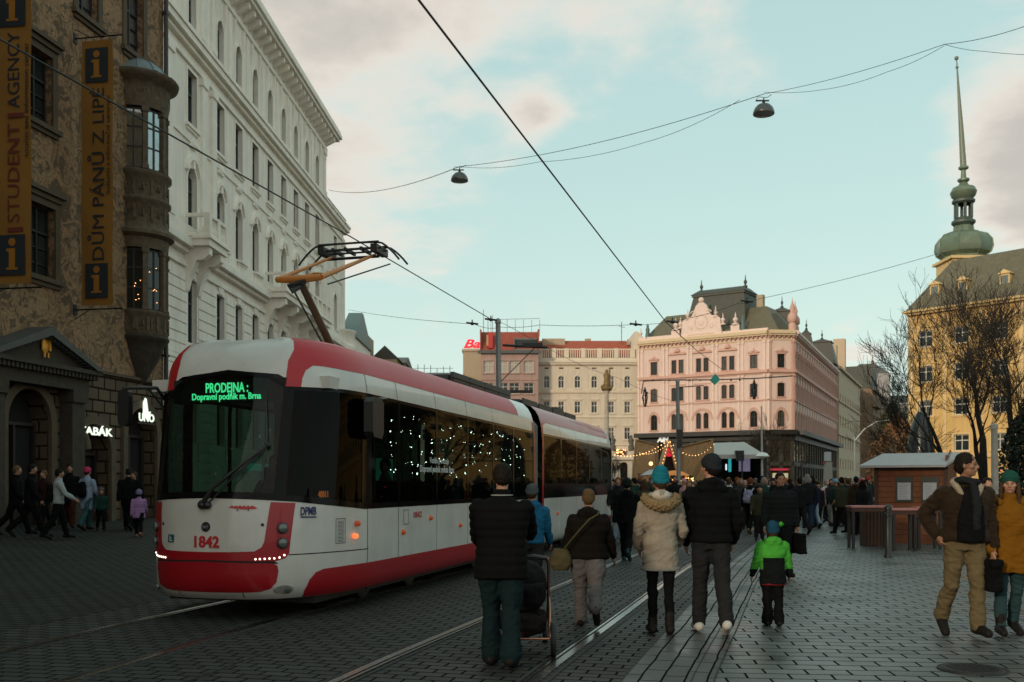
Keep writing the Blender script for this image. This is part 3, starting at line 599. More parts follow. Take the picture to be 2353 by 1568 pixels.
# ---- white palace beyond the side street
uW = Vector((.0415, 1)).normalized()
WB = Fac('palace', 'long white stucco palace with balconies behind the tram', (-14.62, 41.6), uW, 36)
Lw = WB.x(748); Lc = WB.x(789)
cols = [440, 505, 547, 585, 620, 650, 678, 702, 722]
wx = [WB.x(c) for c in cols]; wx = [wx[0]]+[wx[1]+2.86*i for i in range(9)]
wx = [x for x in wx if x < Lw-.5]
rows = {'A': (22.25, 1.95, 1), 'B': (17.65, 2.45, 0), 'C': (13.05, 2.75, 1), 'D': (7.9, 2.85, 0), 'E': (3.4, 2.6, 0)}
ops = {k: [(x, z, 1.15 if k != 'A' else .95, h, ar) for x in wx] for k, (z, h, ar) in rows.items()}
extra = Lw+(Lc-Lw)*.5
WB.part(wall_mb(0, Lw, 21.2, 25.4, ops['A'], .32), 'upper_wall', stucco_w)
WB.part(wall_mb(0, Lc, 12.2, 21.2, ops['B']+ops['C']+[(extra, 17.65, 1.0, 2.4, 0), (extra, 13.05, 1.0, 2.7, 1)], .32), 'wall', stucco_w)
WB.part(wall_mb(0, Lc, -.1, 12.2, ops['D']+ops['E']+[(extra, 7.9, 1.0, 2.8, 0)], .32), 'lower_wall', stucco_w)
shell(WB, 0, Lw, 16, 21.2, 25.4, stucco_w); shell(WB, 0, Lc, 16, -.1, 21.2, stucco_w)
tealframe = mat('blue_grey_frame', (.055, .075, .078), .5, var=.1)
for k in rows:
    for op in ops[k]: window(WB, op, tealframe, trim_w, pane, .32, .13 if k != 'A' else .1, {'C': 'seg', 'B': None, 'D': None, 'A': None, 'E': None}[k], k in 'BC', 'cross')
for op in ((extra, 17.65, 1.0, 2.4, 0), (extra, 13.05, 1.0, 2.7, 1), (extra, 7.9, 1.0, 2.8, 0)): window(WB, op, tealframe, trim_w, pane, .32, .13, None, True, 'cross')
# crowning cornice with brackets
bands(WB, [(25.4, 25.65, .12), (26.35, 26.55, .85), (26.55, 26.8, 1.0), (26.8, 27.05, .92)], 0, Lw, trim_w)
mb = modillions(.2, Lw-.2, 25.66, 26.34, .72, .95, .26); mb.box(0, Lw, -.06, 0, 25.66, 26.34); modillions(.65, Lw-.4, 24.0, 25.3, .14, 1.43, .2, mb); WB.part(mb, 'cornice_brackets', trim_w)
mb = MB(); frustum((-.4, Lw+.6, -.8, 16, 27.06), (1.5, Lw-1, 3.5, 13, 29.4), mb); WB.part(mb, 'roof', roofgrey)
bands(WB, [(20.35, 20.55, .12), (20.95, 21.15, .22), (21.15, 21.45, .42), (21.45, 21.6, .5), (21.6, 22.1, .14)], 0, Lc, trim_w, 'belt_cornice')
bands(WB, [(11.15, 11.35, .14), (11.75, 11.95, .26), (11.95, 12.25, .50), (12.25, 12.35, .42), (12.35, 13.02, .16)], 0, Lc, trim_w, 'balcony_cornice')
bands(WB, [(7.0, 7.2, .12), (16.9, 17.05, .07)], 0, Lc, trim_w, 'string_course', ends=False)
# giant pilasters, rusticated corner, grooves below
mb = MB()
for x in (.6, wx[0]+1.35, wx[1]-1.1, Lw-.7, Lc-.35): pilaster(x, .62, 13.03, 20.3, .14, mb)
for x in (.45, wx[0]+1.35, wx[1]-1.1, Lw-.5): pilaster(x, .55, 22.11, 25.35, .1, mb)
for i in range(len(wx)-1): mb.box((wx[i]+wx[i+1])/2-.22, (wx[i]+wx[i+1])/2+.22, -.08, 0, 22.12, 25.3)
WB.part(mb, 'pilasters', trim_w)
mb = MB(); z = .2; edges = [0]+sum([[x-.74, x+.74] for x in wx], [])+[Lc]
while z < 11.0:
    for i in range(0, len(edges), 2):
        if edges[i+1]-edges[i] > .2: mb.box(edges[i]+.0, edges[i+1], -.07, 0, z, z+.40)
    z += .47
for i in range(len(wx)): 
    for q in (0, 1): mb.prism([(wx[i]-.3+q*.3, 10.8), (wx[i]+.0+q*.3, 10.8), (wx[i]+.05+q*.35-.02*q, 11.14), (wx[i]-.4+q*.42, 11.14)], -.1, 0)
WB.part(mb, 'rustication', stucco_w)
# balustraded balconies with scroll brackets
def balcony(xa, xb, pr, zf, hh, nb, round_=False):
    mb = MB(); mb.box(xa, xb, -pr, -.5, zf-.42, zf-.12); mb.box(xa-.08, xb+.08, -pr-.1, -.5, zf-.12, zf)
    mb.box(xa, xb, -pr, -pr+.2, zf, zf+.14); mb.box(xa, xb, -pr-.02, -pr+.22, zf+hh-.14, zf+hh)
    for s in (xa, xb-.2): mb.box(s, s+.2, -pr+.201, -.16, zf, zf+.14); mb.box(s, s+.2, -pr+.221, -.16, zf+hh-.14, zf+hh)
    n = int((xb-xa)/1.4)+1
    for i in range(n+1): c = xa+.14+(xb-xa-.28)*i/n; mb.box(c-.15, c+.15, -pr-.03, -pr+.24, zf+.001, zf+hh+.02)
    m = int((xb-xa)/.26)
    for i in range(m): mb.lathe([(.05, 0), (.085, .2*hh), (.03, .5*hh), (.06, .7*hh)], 6, (xa+.25+(xb-xa-.5)*i/(m-1), -pr+.1, zf+.12))
    WB.part(mb, 'balcony', trim_w)
    mb = MB()
    for i in range(nb):
        c = xa+.5+(xb-xa-1.0)*i/(nb-1) if nb > 1 else (xa+xb)/2
        pr_ = pr-.1; poly = [(0, zf-.43), (-pr_, zf-.43), (-pr_, zf-.75), (-pr_*.75, zf-.98), (-pr_*.5, zf-1.0), (-pr_*.38, zf-1.3), (-.25, zf-1.75), (-.12, zf-2.3), (0, zf-2.4)]
        mb.prism(poly, c-.2, c+.2, 'x')
    WB.part(mb, 'balcony_bracket', trim_w)
balcony(wx[0]-1.25, wx[0]+1.25, 1.25, 12.45, 1.0, 2)
balcony(wx[4]-1.5, wx[7]+1.3, 1.35, 12.45, 1.0, 5)
mb = MB()
for i, x in enumerate(wx):
    if i not in (0, 4, 5, 6, 7): 
        for k in range(7): mb.lathe([(.05, 0), (.08, .12), (.03, .34), (.06, .5)], 6, (x-.6+.2*k, -.22, 12.42)); 
        mb.box(x-.75, x+.75, -.34, -.165, 12.92, 13.01)
    mb.ball((x, -.05, 16.9), (.22, .1, .3), 8); mb.ball((x-.3, -.04, 16.75), (.16, .07, .12), 6); mb.ball((x+.3, -.04, 16.75), (.16, .07, .12), 6)
WB.part(mb, 'window_ornament', trim_w, 50)
# rounded corner bay and its small mansard
mb = MB(); cx_ = Lc; prof = [(1.2, 9.6), (1.9, 10.6), (2.05, 11.3), (2.2, 11.9), (2.2, 12.2), (1.95, 12.25), (1.95, 13.2), (2.1, 13.3), (2.1, 13.45), (1.5, 13.5)]
mb.lathe([(r*.62, z) for r, z in prof], 24, (cx_, .3, 0)); WB.part(mb, 'corner_balcony', trim_w, 45)
mb = MB(); frustum((Lw, Lc+.3, -.2, 10, 22.1), (Lw, Lc-1.6, 1.4, 9, 24.0), mb); finial((Lc-1.5, 1.4, 24), 1.2, mb, .12); WB.part(mb, 'corner_roof', mat('green_copper', (.10, .15, .13), .5, var=.3))

# ---- low houses down the street behind the tram
def simple_house(name, label, x0, x1, Y, z_eave, wallm, roofm, zr=None, D=12, rowsz=(), ncol=3, cat='house', gable=False, frame_m=None, group=None, op_w=1.1, op_h=1.9, pane_m=None):
    f = Fac(name, label, ((x0-CX)/F*Y, Y), (1, 0), 0, cat, group); L = (x1-x0)/F*Y
    ops = [(L*(i+.5)/ncol, z, op_w, op_h, 0) for z in rowsz for i in range(ncol)]
    f.part(wall_mb(0, L, -.1, z_eave, ops, .25), 'wall', wallm); shell(f, 0, L, D, -.1, z_eave, wallm)
    for op in ops: window(f, op, frame_m or whiteframe, wallm, pane_m or pane, .25, .12, None, True, 'cross')
    if zr:
        mb = MB()
        if gable: mb.prism([(-.3, z_eave), (L+.3, z_eave), (L/2, zr)], .0, D)
        else: frustum((-.2, L+.2, -.4, D, z_eave+.01), (.0, L, D*.45, D*.55, zr), mb)
        f.part(mb, 'roof', roofm)
    return f, L
ZY = lambda y, Y: EYE+(HZ-y)/F*Y
copper = mat('weathered_copper', (.09, .14, .13), .5, var=.3)
orange_pl = mat('sandy_plaster', (.42, .30, .19), .85, var=.15)
tiles_r = mat('red_roof_tiles', (.40, .085, .038), .75, var=.3, vscale=2, bump=.5, bscale=30)
olive_roof = mat('olive_slate', (.14, .118, .07), .6, var=.3, vscale=2, bump=.3, bscale=22)
dark_roof = mat('dark_slate', (.06, .06, .045), .55, var=.3, vscale=2, bump=.3, bscale=22)
grey_pl = mat('grey_plaster', (.26, .26, .24), .85, var=.15)
f, L = simple_house('corner_house', 'narrow house with dark green mansard just past the white palace', 783, 815, 92, ZY(775, 92), stucco_w, copper, ZY(700, 92), 10, (5, 9), 1)
f, L = simple_house('corner_house', 'small sandy house showing above the tram roof beside the green mansard', 806, 828, 104, ZY(752, 104), orange_pl, copper, None, 10, (6, 10), 1)
f, L = simple_house('gabled_house', 'small dark gabled house with a pale end showing above the tram roof', 856, 912, 112, ZY(826, 112), orange_pl, dark_roof, ZY(794, 112), 14, (6,), 2, gable=True)
f, L = simple_house('row_house', 'distant low slate roofed house behind the tram, left of the flat roofed block', 826, 930, 135, ZY(835, 135), grey_pl, dark_roof, ZY(812, 135), 10, (7,), 4)
f, L = simple_house('row_house', 'distant low house with aerials behind the tram roof', 930, 1045, 170, ZY(868, 170), grey_pl, dark_roof, ZY(850, 170), 10, (9, 13), 6)
mb = MB()
for i in range(7): x = L*(.1+.13*i); mb.tube([(x, 3, ZY(852, 170)), (x, 3, ZY(832+random.random()*14, 170))], .06, 5); mb.tube([(x-.6, 3, ZY(842, 170)), (x+.6, 3, ZY(842, 170))], .04, 5)
f.part(mb, 'aerials', roofgrey)
# ---- flat roofed shop block with the red sign
beige = mat('beige_plaster', (.42, .34, .24), .85, var=.15)
f, L = simple_house('shop_block', 'flat roofed beige block carrying the red rooftop letters', 1036, 1106, 176, ZY(884, 176), mat('grey_brown_plaster', (.14, .125, .105), .85), roofgrey, None, 12, (8,), 3, cat='building')
mb = MB(); mb.box(-.5, L, -.5, 0, ZY(862, 176), ZY(884, 176)); f.part(mb, 'ledge', beige)
mb = MB(); a = (1064-1036)/F*176; mb.box(a, L+2, .0, 9, ZY(884, 176)-.1, ZY(806, 176)); mb.box(a-.2, L+2, -.2, 9, ZY(808, 176), ZY(803, 176)); f.part(mb, 'penthouse', beige)
red_sign = mat('red_sign', (.5, .01, .02), .4, var=0, emit=(1, .02, .05), estr=.55)
mb = MB(); mb.box(a+.1, a+6, -.1, .1, ZY(803, 176), ZY(797, 176)); f.part(mb, 'sign_base', mat('white_panel', (.8, .8, .8), .5))
facetext(f, 'Baťa', a+.15, ZY(799, 176), -.15, 2.0, red_sign, width=5.2, shear=.35, bold=.06, depth=.08)
# ---- grey pink house with red attic
gpink = mat('dusty_pink_plaster', (.40, .27, .235), .85, streak=.2, var=.14, vscale=.4)
redsheet = mat('red_roof_sheet', (.30, .062, .036), .55, var=.25, vscale=1.5)
f = Fac('town_building', 'dusty pink building with a red sheet attic and round aerial frames behind the tall pole', ((1105-CX)/F*160, 160), (1, 0), 0, 'building'); L = (1237-1105)/F*160
cxs = [(c-1105)/F*160 for c in (1122.5, 1156, 1182, 1215)]
ops = [(c, ZY(y1, 160), 1.55, (y1-y0)/F*160, 0) for c in cxs for (y0, y1) in ((829.5, 857), (880, 905), (935, 962), (990, 1015))]
f.part(wall_mb(0, L, -.1, ZY(812, 160), ops, .25), 'wall', gpink); shell(f, 0, L, 14, -.1, ZY(812, 160), gpink)
blindm = mat('pale_blind', (.40, .37, .33), .8, var=.1)
for i, op in enumerate(ops): window(f, op, whiteframe, gpink, blindm if i % 4 == 0 else pane, .25, .14, None, True, 'cross')
bands(f, [(ZY(813, 160), ZY(806, 160), .5)], 0, L, roofgrey, 'eaves'); bands(f, [(ZY(874, 160), ZY(872, 160), .12)], 0, L, gpink, 'string_course', ends=False)
mb = MB(); frustum((0, L, .1, 14, ZY(806, 160)), (0, L, 1.5, 12, ZY(760, 160)), mb)
mb.box(-.15, .05, -.1, 13, ZY(806, 160), ZY(757, 160)); mb.box(L-.1, L+.15, -.1, 13, ZY(806, 160), ZY(757, 160)); f.part(mb, 'attic', redsheet)
mb = MB(); a = (1181-1105)/F*160; mb.box(a, L-.2, -.15, .9, ZY(806, 160), ZY(803, 160)); mb.box(a, a+.12, -.15, 1.2, ZY(803, 160), ZY(778, 160)); mb.box(a, L-.2, .5, 1.4, ZY(780, 160), ZY(776, 160)); f.part(mb, 'dormer_frame', greyframe)
mb = MB(); mb.box(a+.13, L-.25, .3, 1.2, ZY(803, 160), ZY(780, 160)); f.part(mb, 'dormer_window', pane)
mb = MB(); mb.box(1.2, 1.9, -.05, .4, ZY(800, 160), ZY(765, 160)); f.part(mb, 'red_banner_sign', mat('bright_red_panel', (.5, .03, .03), .5))
mb = MB(); mb.box(.9, 1.19, -.05, .4, ZY(796, 160), ZY(770, 160)); f.part(mb, 'pale_banner_sign', mat('gold_panel', (.45, .3, .12), .5))
mb = MB(); zt = ZY(723, 160)
for i in range(7): x = 1.5+i*1.35; mb.tube([(x, 5, ZY(762, 160)), (x, 5, zt)], .035, 5)
mb.tube([(1.5, 5, zt), (9.6, 5, zt+.2)], .035, 5)
for i, hh in enumerate((4.2, 2.8, 3.3)): mb.tube([(.3+i*.75, 4, ZY(762, 160)), (.3+i*.75, 4, ZY(762, 160)+hh)], .05, 5)
f.part(mb, 'aerials', mat('aerial_metal', (.16, .14, .13), .5, .5))
# ---- cream building
cream = mat('cream_plaster', (.65, .57, .455), .85, streak=.16, var=.1, vscale=.4)
creamt = mat('cream_trim', (.70, .62, .50), .8, var=.1, vscale=.8)
Yc = 163; xoff = 1237; f = Fac('town_building', 'cream building with balustrade and orange tiled roof between the pink ones', ((xoff-CX)/F*Yc, Yc), (1, 0), 0, 'building'); L = (1471-xoff)/F*Yc
lx = lambda v: (v-xoff)/F*Yc; zz = lambda y: ZY(y, Yc)
ccx = [lx(v) for v in (1256, 1289.5, 1327, 1365.5, 1404.5, 1441.5)]
ops = [(c, zz(892), .95, zz(864)-zz(892), 1) for c in ccx]+[(c, zz(y1), .95, zz(y0)-zz(y1), 0) for c in ccx for (y0, y1) in ((923, 949.5), (983, 1010))]+[(c, zz(1085), 1.4, zz(1048)-zz(1085), 1) for c in ccx[:]]+[(c, zz(y1+1), .7, .22, 0) for c in ccx for y1 in (847,)]
f.part(wall_mb(0, L, -.1, zz(832), ops, .28), 'wall', cream); shell(f, 0, L, 14, -.1, zz(832), cream)
for op in ops:
    if op[3] > .5: window(f, op, whiteframe, creamt, pane, .28, .16, None if op[4] else 'flat', True, 'cross', fw=.09)
mb = MB()
for op in ops:
    if op[3] < .5: mb.add([(op[0]-.36, .2, op[1]), (op[0]+.36, .2, op[1]), (op[0]+.36, .2, op[1]+.25), (op[0]-.36, .2, op[1]+.25)], [(0, 1, 2, 3)])
f.part(mb, 'attic_vents', black_in)
bands(f, [(zz(838), zz(834), .3), (zz(834), zz(828), .5), (zz(903), zz(899), .22), (zz(899), zz(897), .3), (zz(960), zz(957.5), .15), (zz(1030), zz(1026), .3)], 0, L, creamt)
modb = modillions(.1, L-.1, zz(842), zz(838)-.01, .25, .42, .16); f.part(modb, 'cornice_brackets', creamt)
mb = MB(); mb.box(0, L, -.2, 0, zz(828)+.01, zz(823)); mb.box(0, L, -.2, .05, zz(805), zz(802)) 
for v in (1240, 1273, 1302, 1340, 1378, 1416, 1454, 1469): mb.box(lx(v)-.35, lx(v)+.35, -.3, .12, zz(823), zz(801))
for i in range(int(L/.36)): mb.box(.2+i*.36, .34+i*.36, -.12, -.02, zz(823), zz(805))
f.part(mb, 'balustrade', creamt)
mb = MB(); frustum((0.2, L-.3, .6, 14, zz(820)), (.2, L-1.6, 6.5, 9, zz(776)+.4), mb); o = f.part(mb, 'roof', tiles_r)
mb = MB(); mb.box(lx(1248), lx(1302), 5, 9, zz(790), zz(768)); mb.box(lx(1352), lx(1366), 7, 8.2, zz(775), zz(764)); mb.box(lx(1448), lx(1452), 4, 5, zz(785), zz(772)); f.part(mb, 'chimney', beige)
mb = MB(); mb.prism([(L-1.2, zz(830)), (L+.2, zz(830)), (L+.2, zz(775)), (L-.3, zz(762)), (L-.9, zz(762))], 0, 12); f.part(mb, 'party_wall', creamt)
mb = MB(); mb.tube([(lx(1436), 5, zz(780)), (lx(1436), 5, zz(728))], .06, 5); mb.tube([(lx(1428), 5, zz(738)), (lx(1444), 5, zz(742))], .04, 5); f.part(mb, 'aerials', roofgrey)

# ---- salmon pink corner palace
pinkw = mat('salmon_plaster', (.72, .55, .49), .85, streak=.14, var=.10, vscale=.35, bump=.15, bscale=8)
pinkt = mat('salmon_trim', (.60, .37, .30), .8, var=.14, vscale=.8)
pinkl = mat('pale_pink_stone', (.76, .60, .53), .8, var=.12)
yband = mat('cream_cornice', (.64, .50, .33), .8, var=.12)
pA = Vector((20.7, 162)); pB = Vector((38.6, 150)); pC = Vector((42.6, 150.4)); pD = Vector((66.5, 204))
FR = Fac('corner_palace', 'salmon pink corner palace with a tall slate mansard and ornate gable', pA, pB-pA, (pB-pA).length)
CH = Fac(None, None, pB, pC-pB, (pC-pB).length, root=FR); SD = Fac(None, None, pC, pD-pC, (pD-pC).length, root=FR)
R1, R2, R3 = (19.1, 2.15), (14.75, 2.1), (10.2, 2.5)
def pink_rows(fac, xs, dbl):
    for x, d in zip(xs, dbl):
        for (zb, h), ar, hood in ((R1, 0, 'crest'), (R2, .35, None), (R3, 1, 'shell')):
            for dx in ((-.62, .62) if d else (0,)):
                yield (x+dx, zb, .82 if d else 1.15, h, ar), (hood if (not d or dx < 0) else hood)
lists = []
fx = [FR.x(v) for v in (1503, 1557, 1614, 1673, 1732)]; fd = [0, 1, 1, 1, 0]
cx_ = [CH.L/2]; sx_ = [1.6+2.95*i for i in range(int((SD.L-2)/2.95)+1)]
for fac, xs, dbl in ((FR, fx, fd), (CH, cx_, [0]), (SD, sx_, [0]*len(sx_))):
    ops = list(pink_rows(fac, xs, dbl)); L = fac.L
    fac.part(wall_mb(0, L, 9.6, 24.0, [o for o, h in ops], .3), 'wall', pinkw)
    for i, (o_, h) in enumerate(ops):
        side = fac is SD
        window(fac, o_, darkwood, pinkt, pane, .3, .12 if not dbl[min(i//6, len(dbl)-1)] or True else .1, (None if side and h == 'shell' else h) if o_[2] > 1 else None, True, 'cross')
    bands(fac, [(18.2, 18.4, .15), (18.4, 18.7, .4), (18.7, 18.85, .3)], 0, L, pinkt, 'belt_cornice', ends=False)
    bands(fac, [(14.15, 14.35, .18)], 0, L, pinkt, 'string_course', ends=False)
    bands(fac, [(23.3, 23.5, .12), (23.95, 24.2, .55), (24.2, 24.6, .75), (24.6, 24.75, .62)], 0, L, yband if fac is not SD else pinkl, 'cornice', ends=False)
    mb = modillions(.2, L-.2, 23.5, 23.94, .4, .7, .22); fac.part(mb, 'cornice_brackets', pinkt)
    mb = MB(); mids = [0.25]+[(xs[i]+xs[i+1])/2 for i in range(len(xs)-1)]+[L-.25]
    for x in mids:
        for dx in ((-.32, .32) if fac is FR else (0,)): pilaster(x+dx, .30, 18.86, 23.28, .16, mb); pilaster(x+dx, .30, 14.36, 18.18, .16, mb); mb.box(x+dx-.16, x+dx+.16, -.1, 0, 9.7, 14.14)
    fac.part(mb, 'pilasters', pinkt if fac is not FR else pinkl)
    if fac is FR:      # wide arches and crests over the paired windows
        mb = MB()
        for x, d in zip(xs, dbl):
            if d:
                for r_, R_ in ((1.5, 1.85),):
                    A = arch_pts(x, 2*R_, 11.6, 1.9, 16); Bq = arch_pts(x, 2*r_, 11.6, 1.55, 16)
                    for i in range(16): mb.prism([A[i], A[i+1], Bq[i+1], Bq[i]], -.14, 0)
                mb.box(x-1.6, x+1.6, -.28, 0, 22.1, 22.28); mb.box(x-1.3, x+1.3, -.2, 0, 22.28, 22.5); mb.lathe([(0, 0), (.5, 0), (.5, .2), (.3, .5), (0, .7)], 10, (x, -.1, 22.5)); mb.box(x-1.4, x+1.4, -.12, 0, 17.2, 17.35)
        FR.part(mb, 'window_hoods', pinkt)
    # black canopy and glazed shop level
    mb = MB(); mb.box(-.3 if fac is not CH else .0, L+.3 if fac is SD else L, -1.4, .2, 9.0, 9.7); mb.box(0, L, -.3, .2, 8.2, 9.0); fac.part(mb, 'canopy', mat('black_canopy', (.012, .013, .012), .5))
    mb = MB(); n = int(L/3.2)+1
    for i in range(n+1): x = L*i/n; mb.box(max(0, x-.35), min(L, x+.35), -.0, .5, -.1, 8.2)
    mb.box(0, L, .0, .5, 4.3, 4.9); fac.part(mb, 'shop_piers', mat('shop_dark_stone', (.06, .052, .042), .6, var=.3))
    mb = MB(); mb.add([(0, .4, 0), (L, .4, 0), (L, .4, 8.2), (0, .4, 8.2)], [(0, 1, 2, 3)]); fac.part(mb, 'shop_window', mat('brownish_shop_glass', (.05, .04, .028), .15, var=.6, vscale=.5, spec=.4))
lampw = mat('lit_window', (.6, .55, .35), .5, var=.6, vscale=.8, emit=(.80, .75, .50), estr=.28)
mb = MB(); 
for i in range(5): mb.box(2.4+i*2.6, 4.4+i*2.6, .30, .36, 5.1, 7.6)
SD.part(mb, 'lit_shop_window', lampw)
mb = MB(); mb.box(.8, 3.2, .25, .36, .6, 3.2); mb.box(-4, -2.2, .25, .36, .8, 2.8); CH.part(mb, 'lit_shop_window', lampw)
mb = MB(); mb.box(.2, 3.2, -.2, -.05, 3.6, 3.9); CH.part(mb, 'red_fascia', mat('pink_red_fascia', (.45, .03, .06), .5, emit=(.8, .05, .1), estr=.25))
# lettering on the canopy fascia
facetext(FR, 'Albi', FR.x(1512), 8.3, -.34, 1.2, mat('dim_lit_letters', (.7, .7, .66), .5, var=0, emit=(.9, .9, .85), estr=.45), width=2.0, shear=.2, bold=.05, depth=.05)
# core volume and roofs (world coordinates through the front facade's frame)
inv = FR.W().inverted()
def wl(x, y, z): return inv @ Vector((x, y, z))
pE = (45, 222); pF2 = (4.5, 178)
foot = [pA, pB, pC, pD, Vector((47, 213)), Vector((30, 178))]
mb = MB(); n = len(foot); mb.add([wl(p[0], p[1], -.1) for p in foot]+[wl(p[0], p[1], 24.5) for p in foot], [(i, (i+1) % n, (i+1) % n+n, i+n) for i in range(3, n)]+[tuple(range(n, 2*n))]); mb.build('rear_walls', pinkw, FR.root)
# roofs: side range
Ls = SD.L; mb = MB(); frustum((.3, Ls, .3, 13, 24.76), (2.5, Ls-1, 3.0, 10, 28.0), mb); SD.part(mb, 'side_roof', dark_roof)
Lf = FR.L; mb = MB(); frustum((.2, Lf+1.4, .4, 13, 24.76), (2.5, Lf-2.0, 5, 9, 29.3), mb); FR.part(mb, 'roof', olive_roof)
mb = MB(); a0, a1 = FR.x(1558), FR.x(1706); b0, b1 = FR.x(1568), FR.x(1696)
frustum((a0, a1, 1.6, 11, 24.76), (b0+.4, b1-.4, 3.4, 9, 31.6), mb); mb.box(b0+.2, b1-.2, 3.2, 9.2, 31.6, 31.9); frustum((b0, b1, 3.1, 9.3, 31.9), (b0+.9, b1-.9, 4.5, 7.8, 32.8), mb)
finial((b0+.9, 5.5, 32.7), 2.1, mb, .28); finial((b1-.9, 5.5, 32.7), 2.1, mb, .28); FR.part(mb, 'mansard', dark_roof)
# gable
g0, g1 = FR.x(1568), FR.x(1657); gc = (g0+g1)/2; zb_ = 24.76
mb = MB(); gp = [(g0-.2, zb_), (g1+.2, zb_), (g1, zb_+1.5), (g1-.1, zb_+2.5), (g1-.8, zb_+3.0), (g1-1.6, zb_+3.1), (gc+1.2, zb_+3.9), (gc+.9, zb_+4.7), (gc+.4, zb_+5.2), (gc, zb_+5.4)]
gp = gp+[(2*gc-x, z) for x, z in gp[2:-1][::-1]]
mb.prism(gp, -.2, .35); mb.ball((gc, -.1, zb_+5.6), .45, 10)
for x in (g0-.3, g1+.3): finial((x, 0, zb_+1.4), 1.9, mb, .35)
for x in (g0+.9, g1-.9): finial((x, 0, zb_+2.7), 1.8, mb, .32)
for x in (FR.x(1553), FR.x(1690)): mb.box(x-.7, x+.7, -.2, .35, zb_, zb_+1.2); finial((x, 0, zb_+1.2), 2.0, mb, .42)
for k in range(20): a = 2*pi*k/20; mb.ball((gc+1.05*cos(a), -.22, zb_+2.2+1.1*sin(a)), .14, 6)
mb.ball((gc, -.2, zb_+2.2), (.6, .12, .7), 10); mb.box(gc-2.2, gc+2.2, -.3, -.2, zb_+.25, zb_+.5)
for sx in (-1, 1): mb.ball((gc+sx*1.7, -.2, zb_+1.6), (.4, .14, .6), 8); mb.tube([(gc+sx*(1.3+.4*cos(q)), -.22, zb_+3.6+.35*sin(q)) for q in [k*.5 for k in range(10)]], .09, 6)
mb.box(0, g0-.3, -.25, .2, zb_, zb_+.55); mb.box(g1+.3, Lf, -.25, .2, zb_, zb_+.35); finial((.3, 0, zb_+.55), 1.7, mb, .25)
FR.part(mb, 'gable', pinkl)
mb = MB()
for v in (1487, 1706): mb.lathe([(.5, 0), (.42, .4), (.3, 1.1), (.36, 1.5), (.2, 1.9), (.22, 2.2), (0, 2.5)], 8, (FR.x(v), .2, zb_+.3))
FR.part(mb, 'statue', copper, 50)
mb = MB()
t = FR.x(1787)+5
def turret(cx, cy, w, z0, z1, fac, h=1.5):
    mb = MB(); frustum((cx-w, cx+w, cy-w, cy+w, z0), (cx-w*.62, cx+w*.62, cy-w*.62, cy+w*.62, z1), mb); mb.box(cx-w*.7, cx+w*.7, cy-w*.7, cy+w*.7, z1, z1+.2); frustum((cx-w*.6, cx+w*.6, cy-w*.6, cy+w*.6, z1+.2), (cx-.1, cx+.1, cy-.1, cy+.1, z1+.9), mb); finial((cx, cy, z1+.8), h, mb, .2); fac.part(mb, 'turret', dark_roof)
si = SD.W().inverted()
for vx, Y_, w_, za, zb2 in ((1797, 163, 2.3, 26.0, 29.6), (1853, 180, 1.2, 26.5, 28.6), (1889, 197, 2.9, 25.0, 29.4)): q = si @ Vector(((vx-CX)/F*Y_, Y_, 0)); turret(q.x, q.y, w_, za, zb2, SD, 2.0)
mb = MB()
for x in (.4, 3.2): mb.lathe([(.6, 0), (.6, .9), (.45, 1.2), (.75, 1.5), (.7, 2.3), (.3, 2.9), (.42, 3.4), (.1, 4.4), (0, 5.2)], 10, (x, .3, 24.76))
SD.part(mb, 'corner_finial', pinkt, 40)
mb = MB(); mb.box(Lf-4, Lf-3, 6, 7, 28, 31.4); FR.part(mb, 'chimney', beige)

# ---- street receding on the right of the pink palace
def street_house(name, label, p0, p1, zt, wallm, roofm, rowsz, n, zr=None, op=(1.2, 2.0), cat='building', fr=None, extras=None, group=None):
    f = Fac(name, label, p0, (p1[0]-p0[0], p1[1]-p0[1]), 0, cat, group); L = (Vector(p1)-Vector(p0)).length
    ops = [(L*(i+.5)/n, z, op[0], op[1], 0) for z in rowsz for i in range(n)]
    f.part(wall_mb(0, L, -.1, zt, ops, .3), 'wall', wallm); shell(f, 0, L, 12, -.1, zt, wallm)
    for o_ in ops: window(f, o_, fr or darkwood, wallm, pane, .3, .15, None, True, 'cross')
    bands(f, [(zt-.5, zt, .5), (zt*.72, zt*.72+.3, .25), (zt*.45, zt*.45+.3, .25)], 0, L, wallm)
    if roofm: mb = MB(); frustum((0, L, -.2, 12, zt+.01), (1, L-1, 4, 8, zr or zt+3), mb); f.part(mb, 'roof', roofm)
    return f, L
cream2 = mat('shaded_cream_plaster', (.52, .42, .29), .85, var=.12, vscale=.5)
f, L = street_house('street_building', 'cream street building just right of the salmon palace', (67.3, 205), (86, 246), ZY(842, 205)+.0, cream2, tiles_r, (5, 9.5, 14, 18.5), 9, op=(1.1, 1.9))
mb = MB(); mb.box(.2, 2.2, .5, 3, 25, ZY(792, 205)); mb.box(16, 18, .5, 3, 25, ZY(820, 220)+4); f.part(mb, 'chimney', cream2)
brownw = mat('brown_brick_wall', (.25, .17, .11), .85, var=.3)
f, L = street_house('street_building', 'brown gabled street building beyond the cream one', (90.5, 250), (106, 282), ZY(893, 250), brownw, None, (6, 11, 16), 6)
mb = MB(); mb.prism([(0, ZY(893, 250)), (12, ZY(893, 250)), (10, ZY(838, 250)), (2, ZY(838, 250))], 0, 8); f.part(mb, 'roof', dark_roof); mb = MB(); finial((10, 1, ZY(838, 250)), 4, mb, .4); mb.box(-.3, 12.5, -1.2, 0, ZY(935, 250), ZY(925, 250)); f.part(mb, 'oriel_band', brownw)
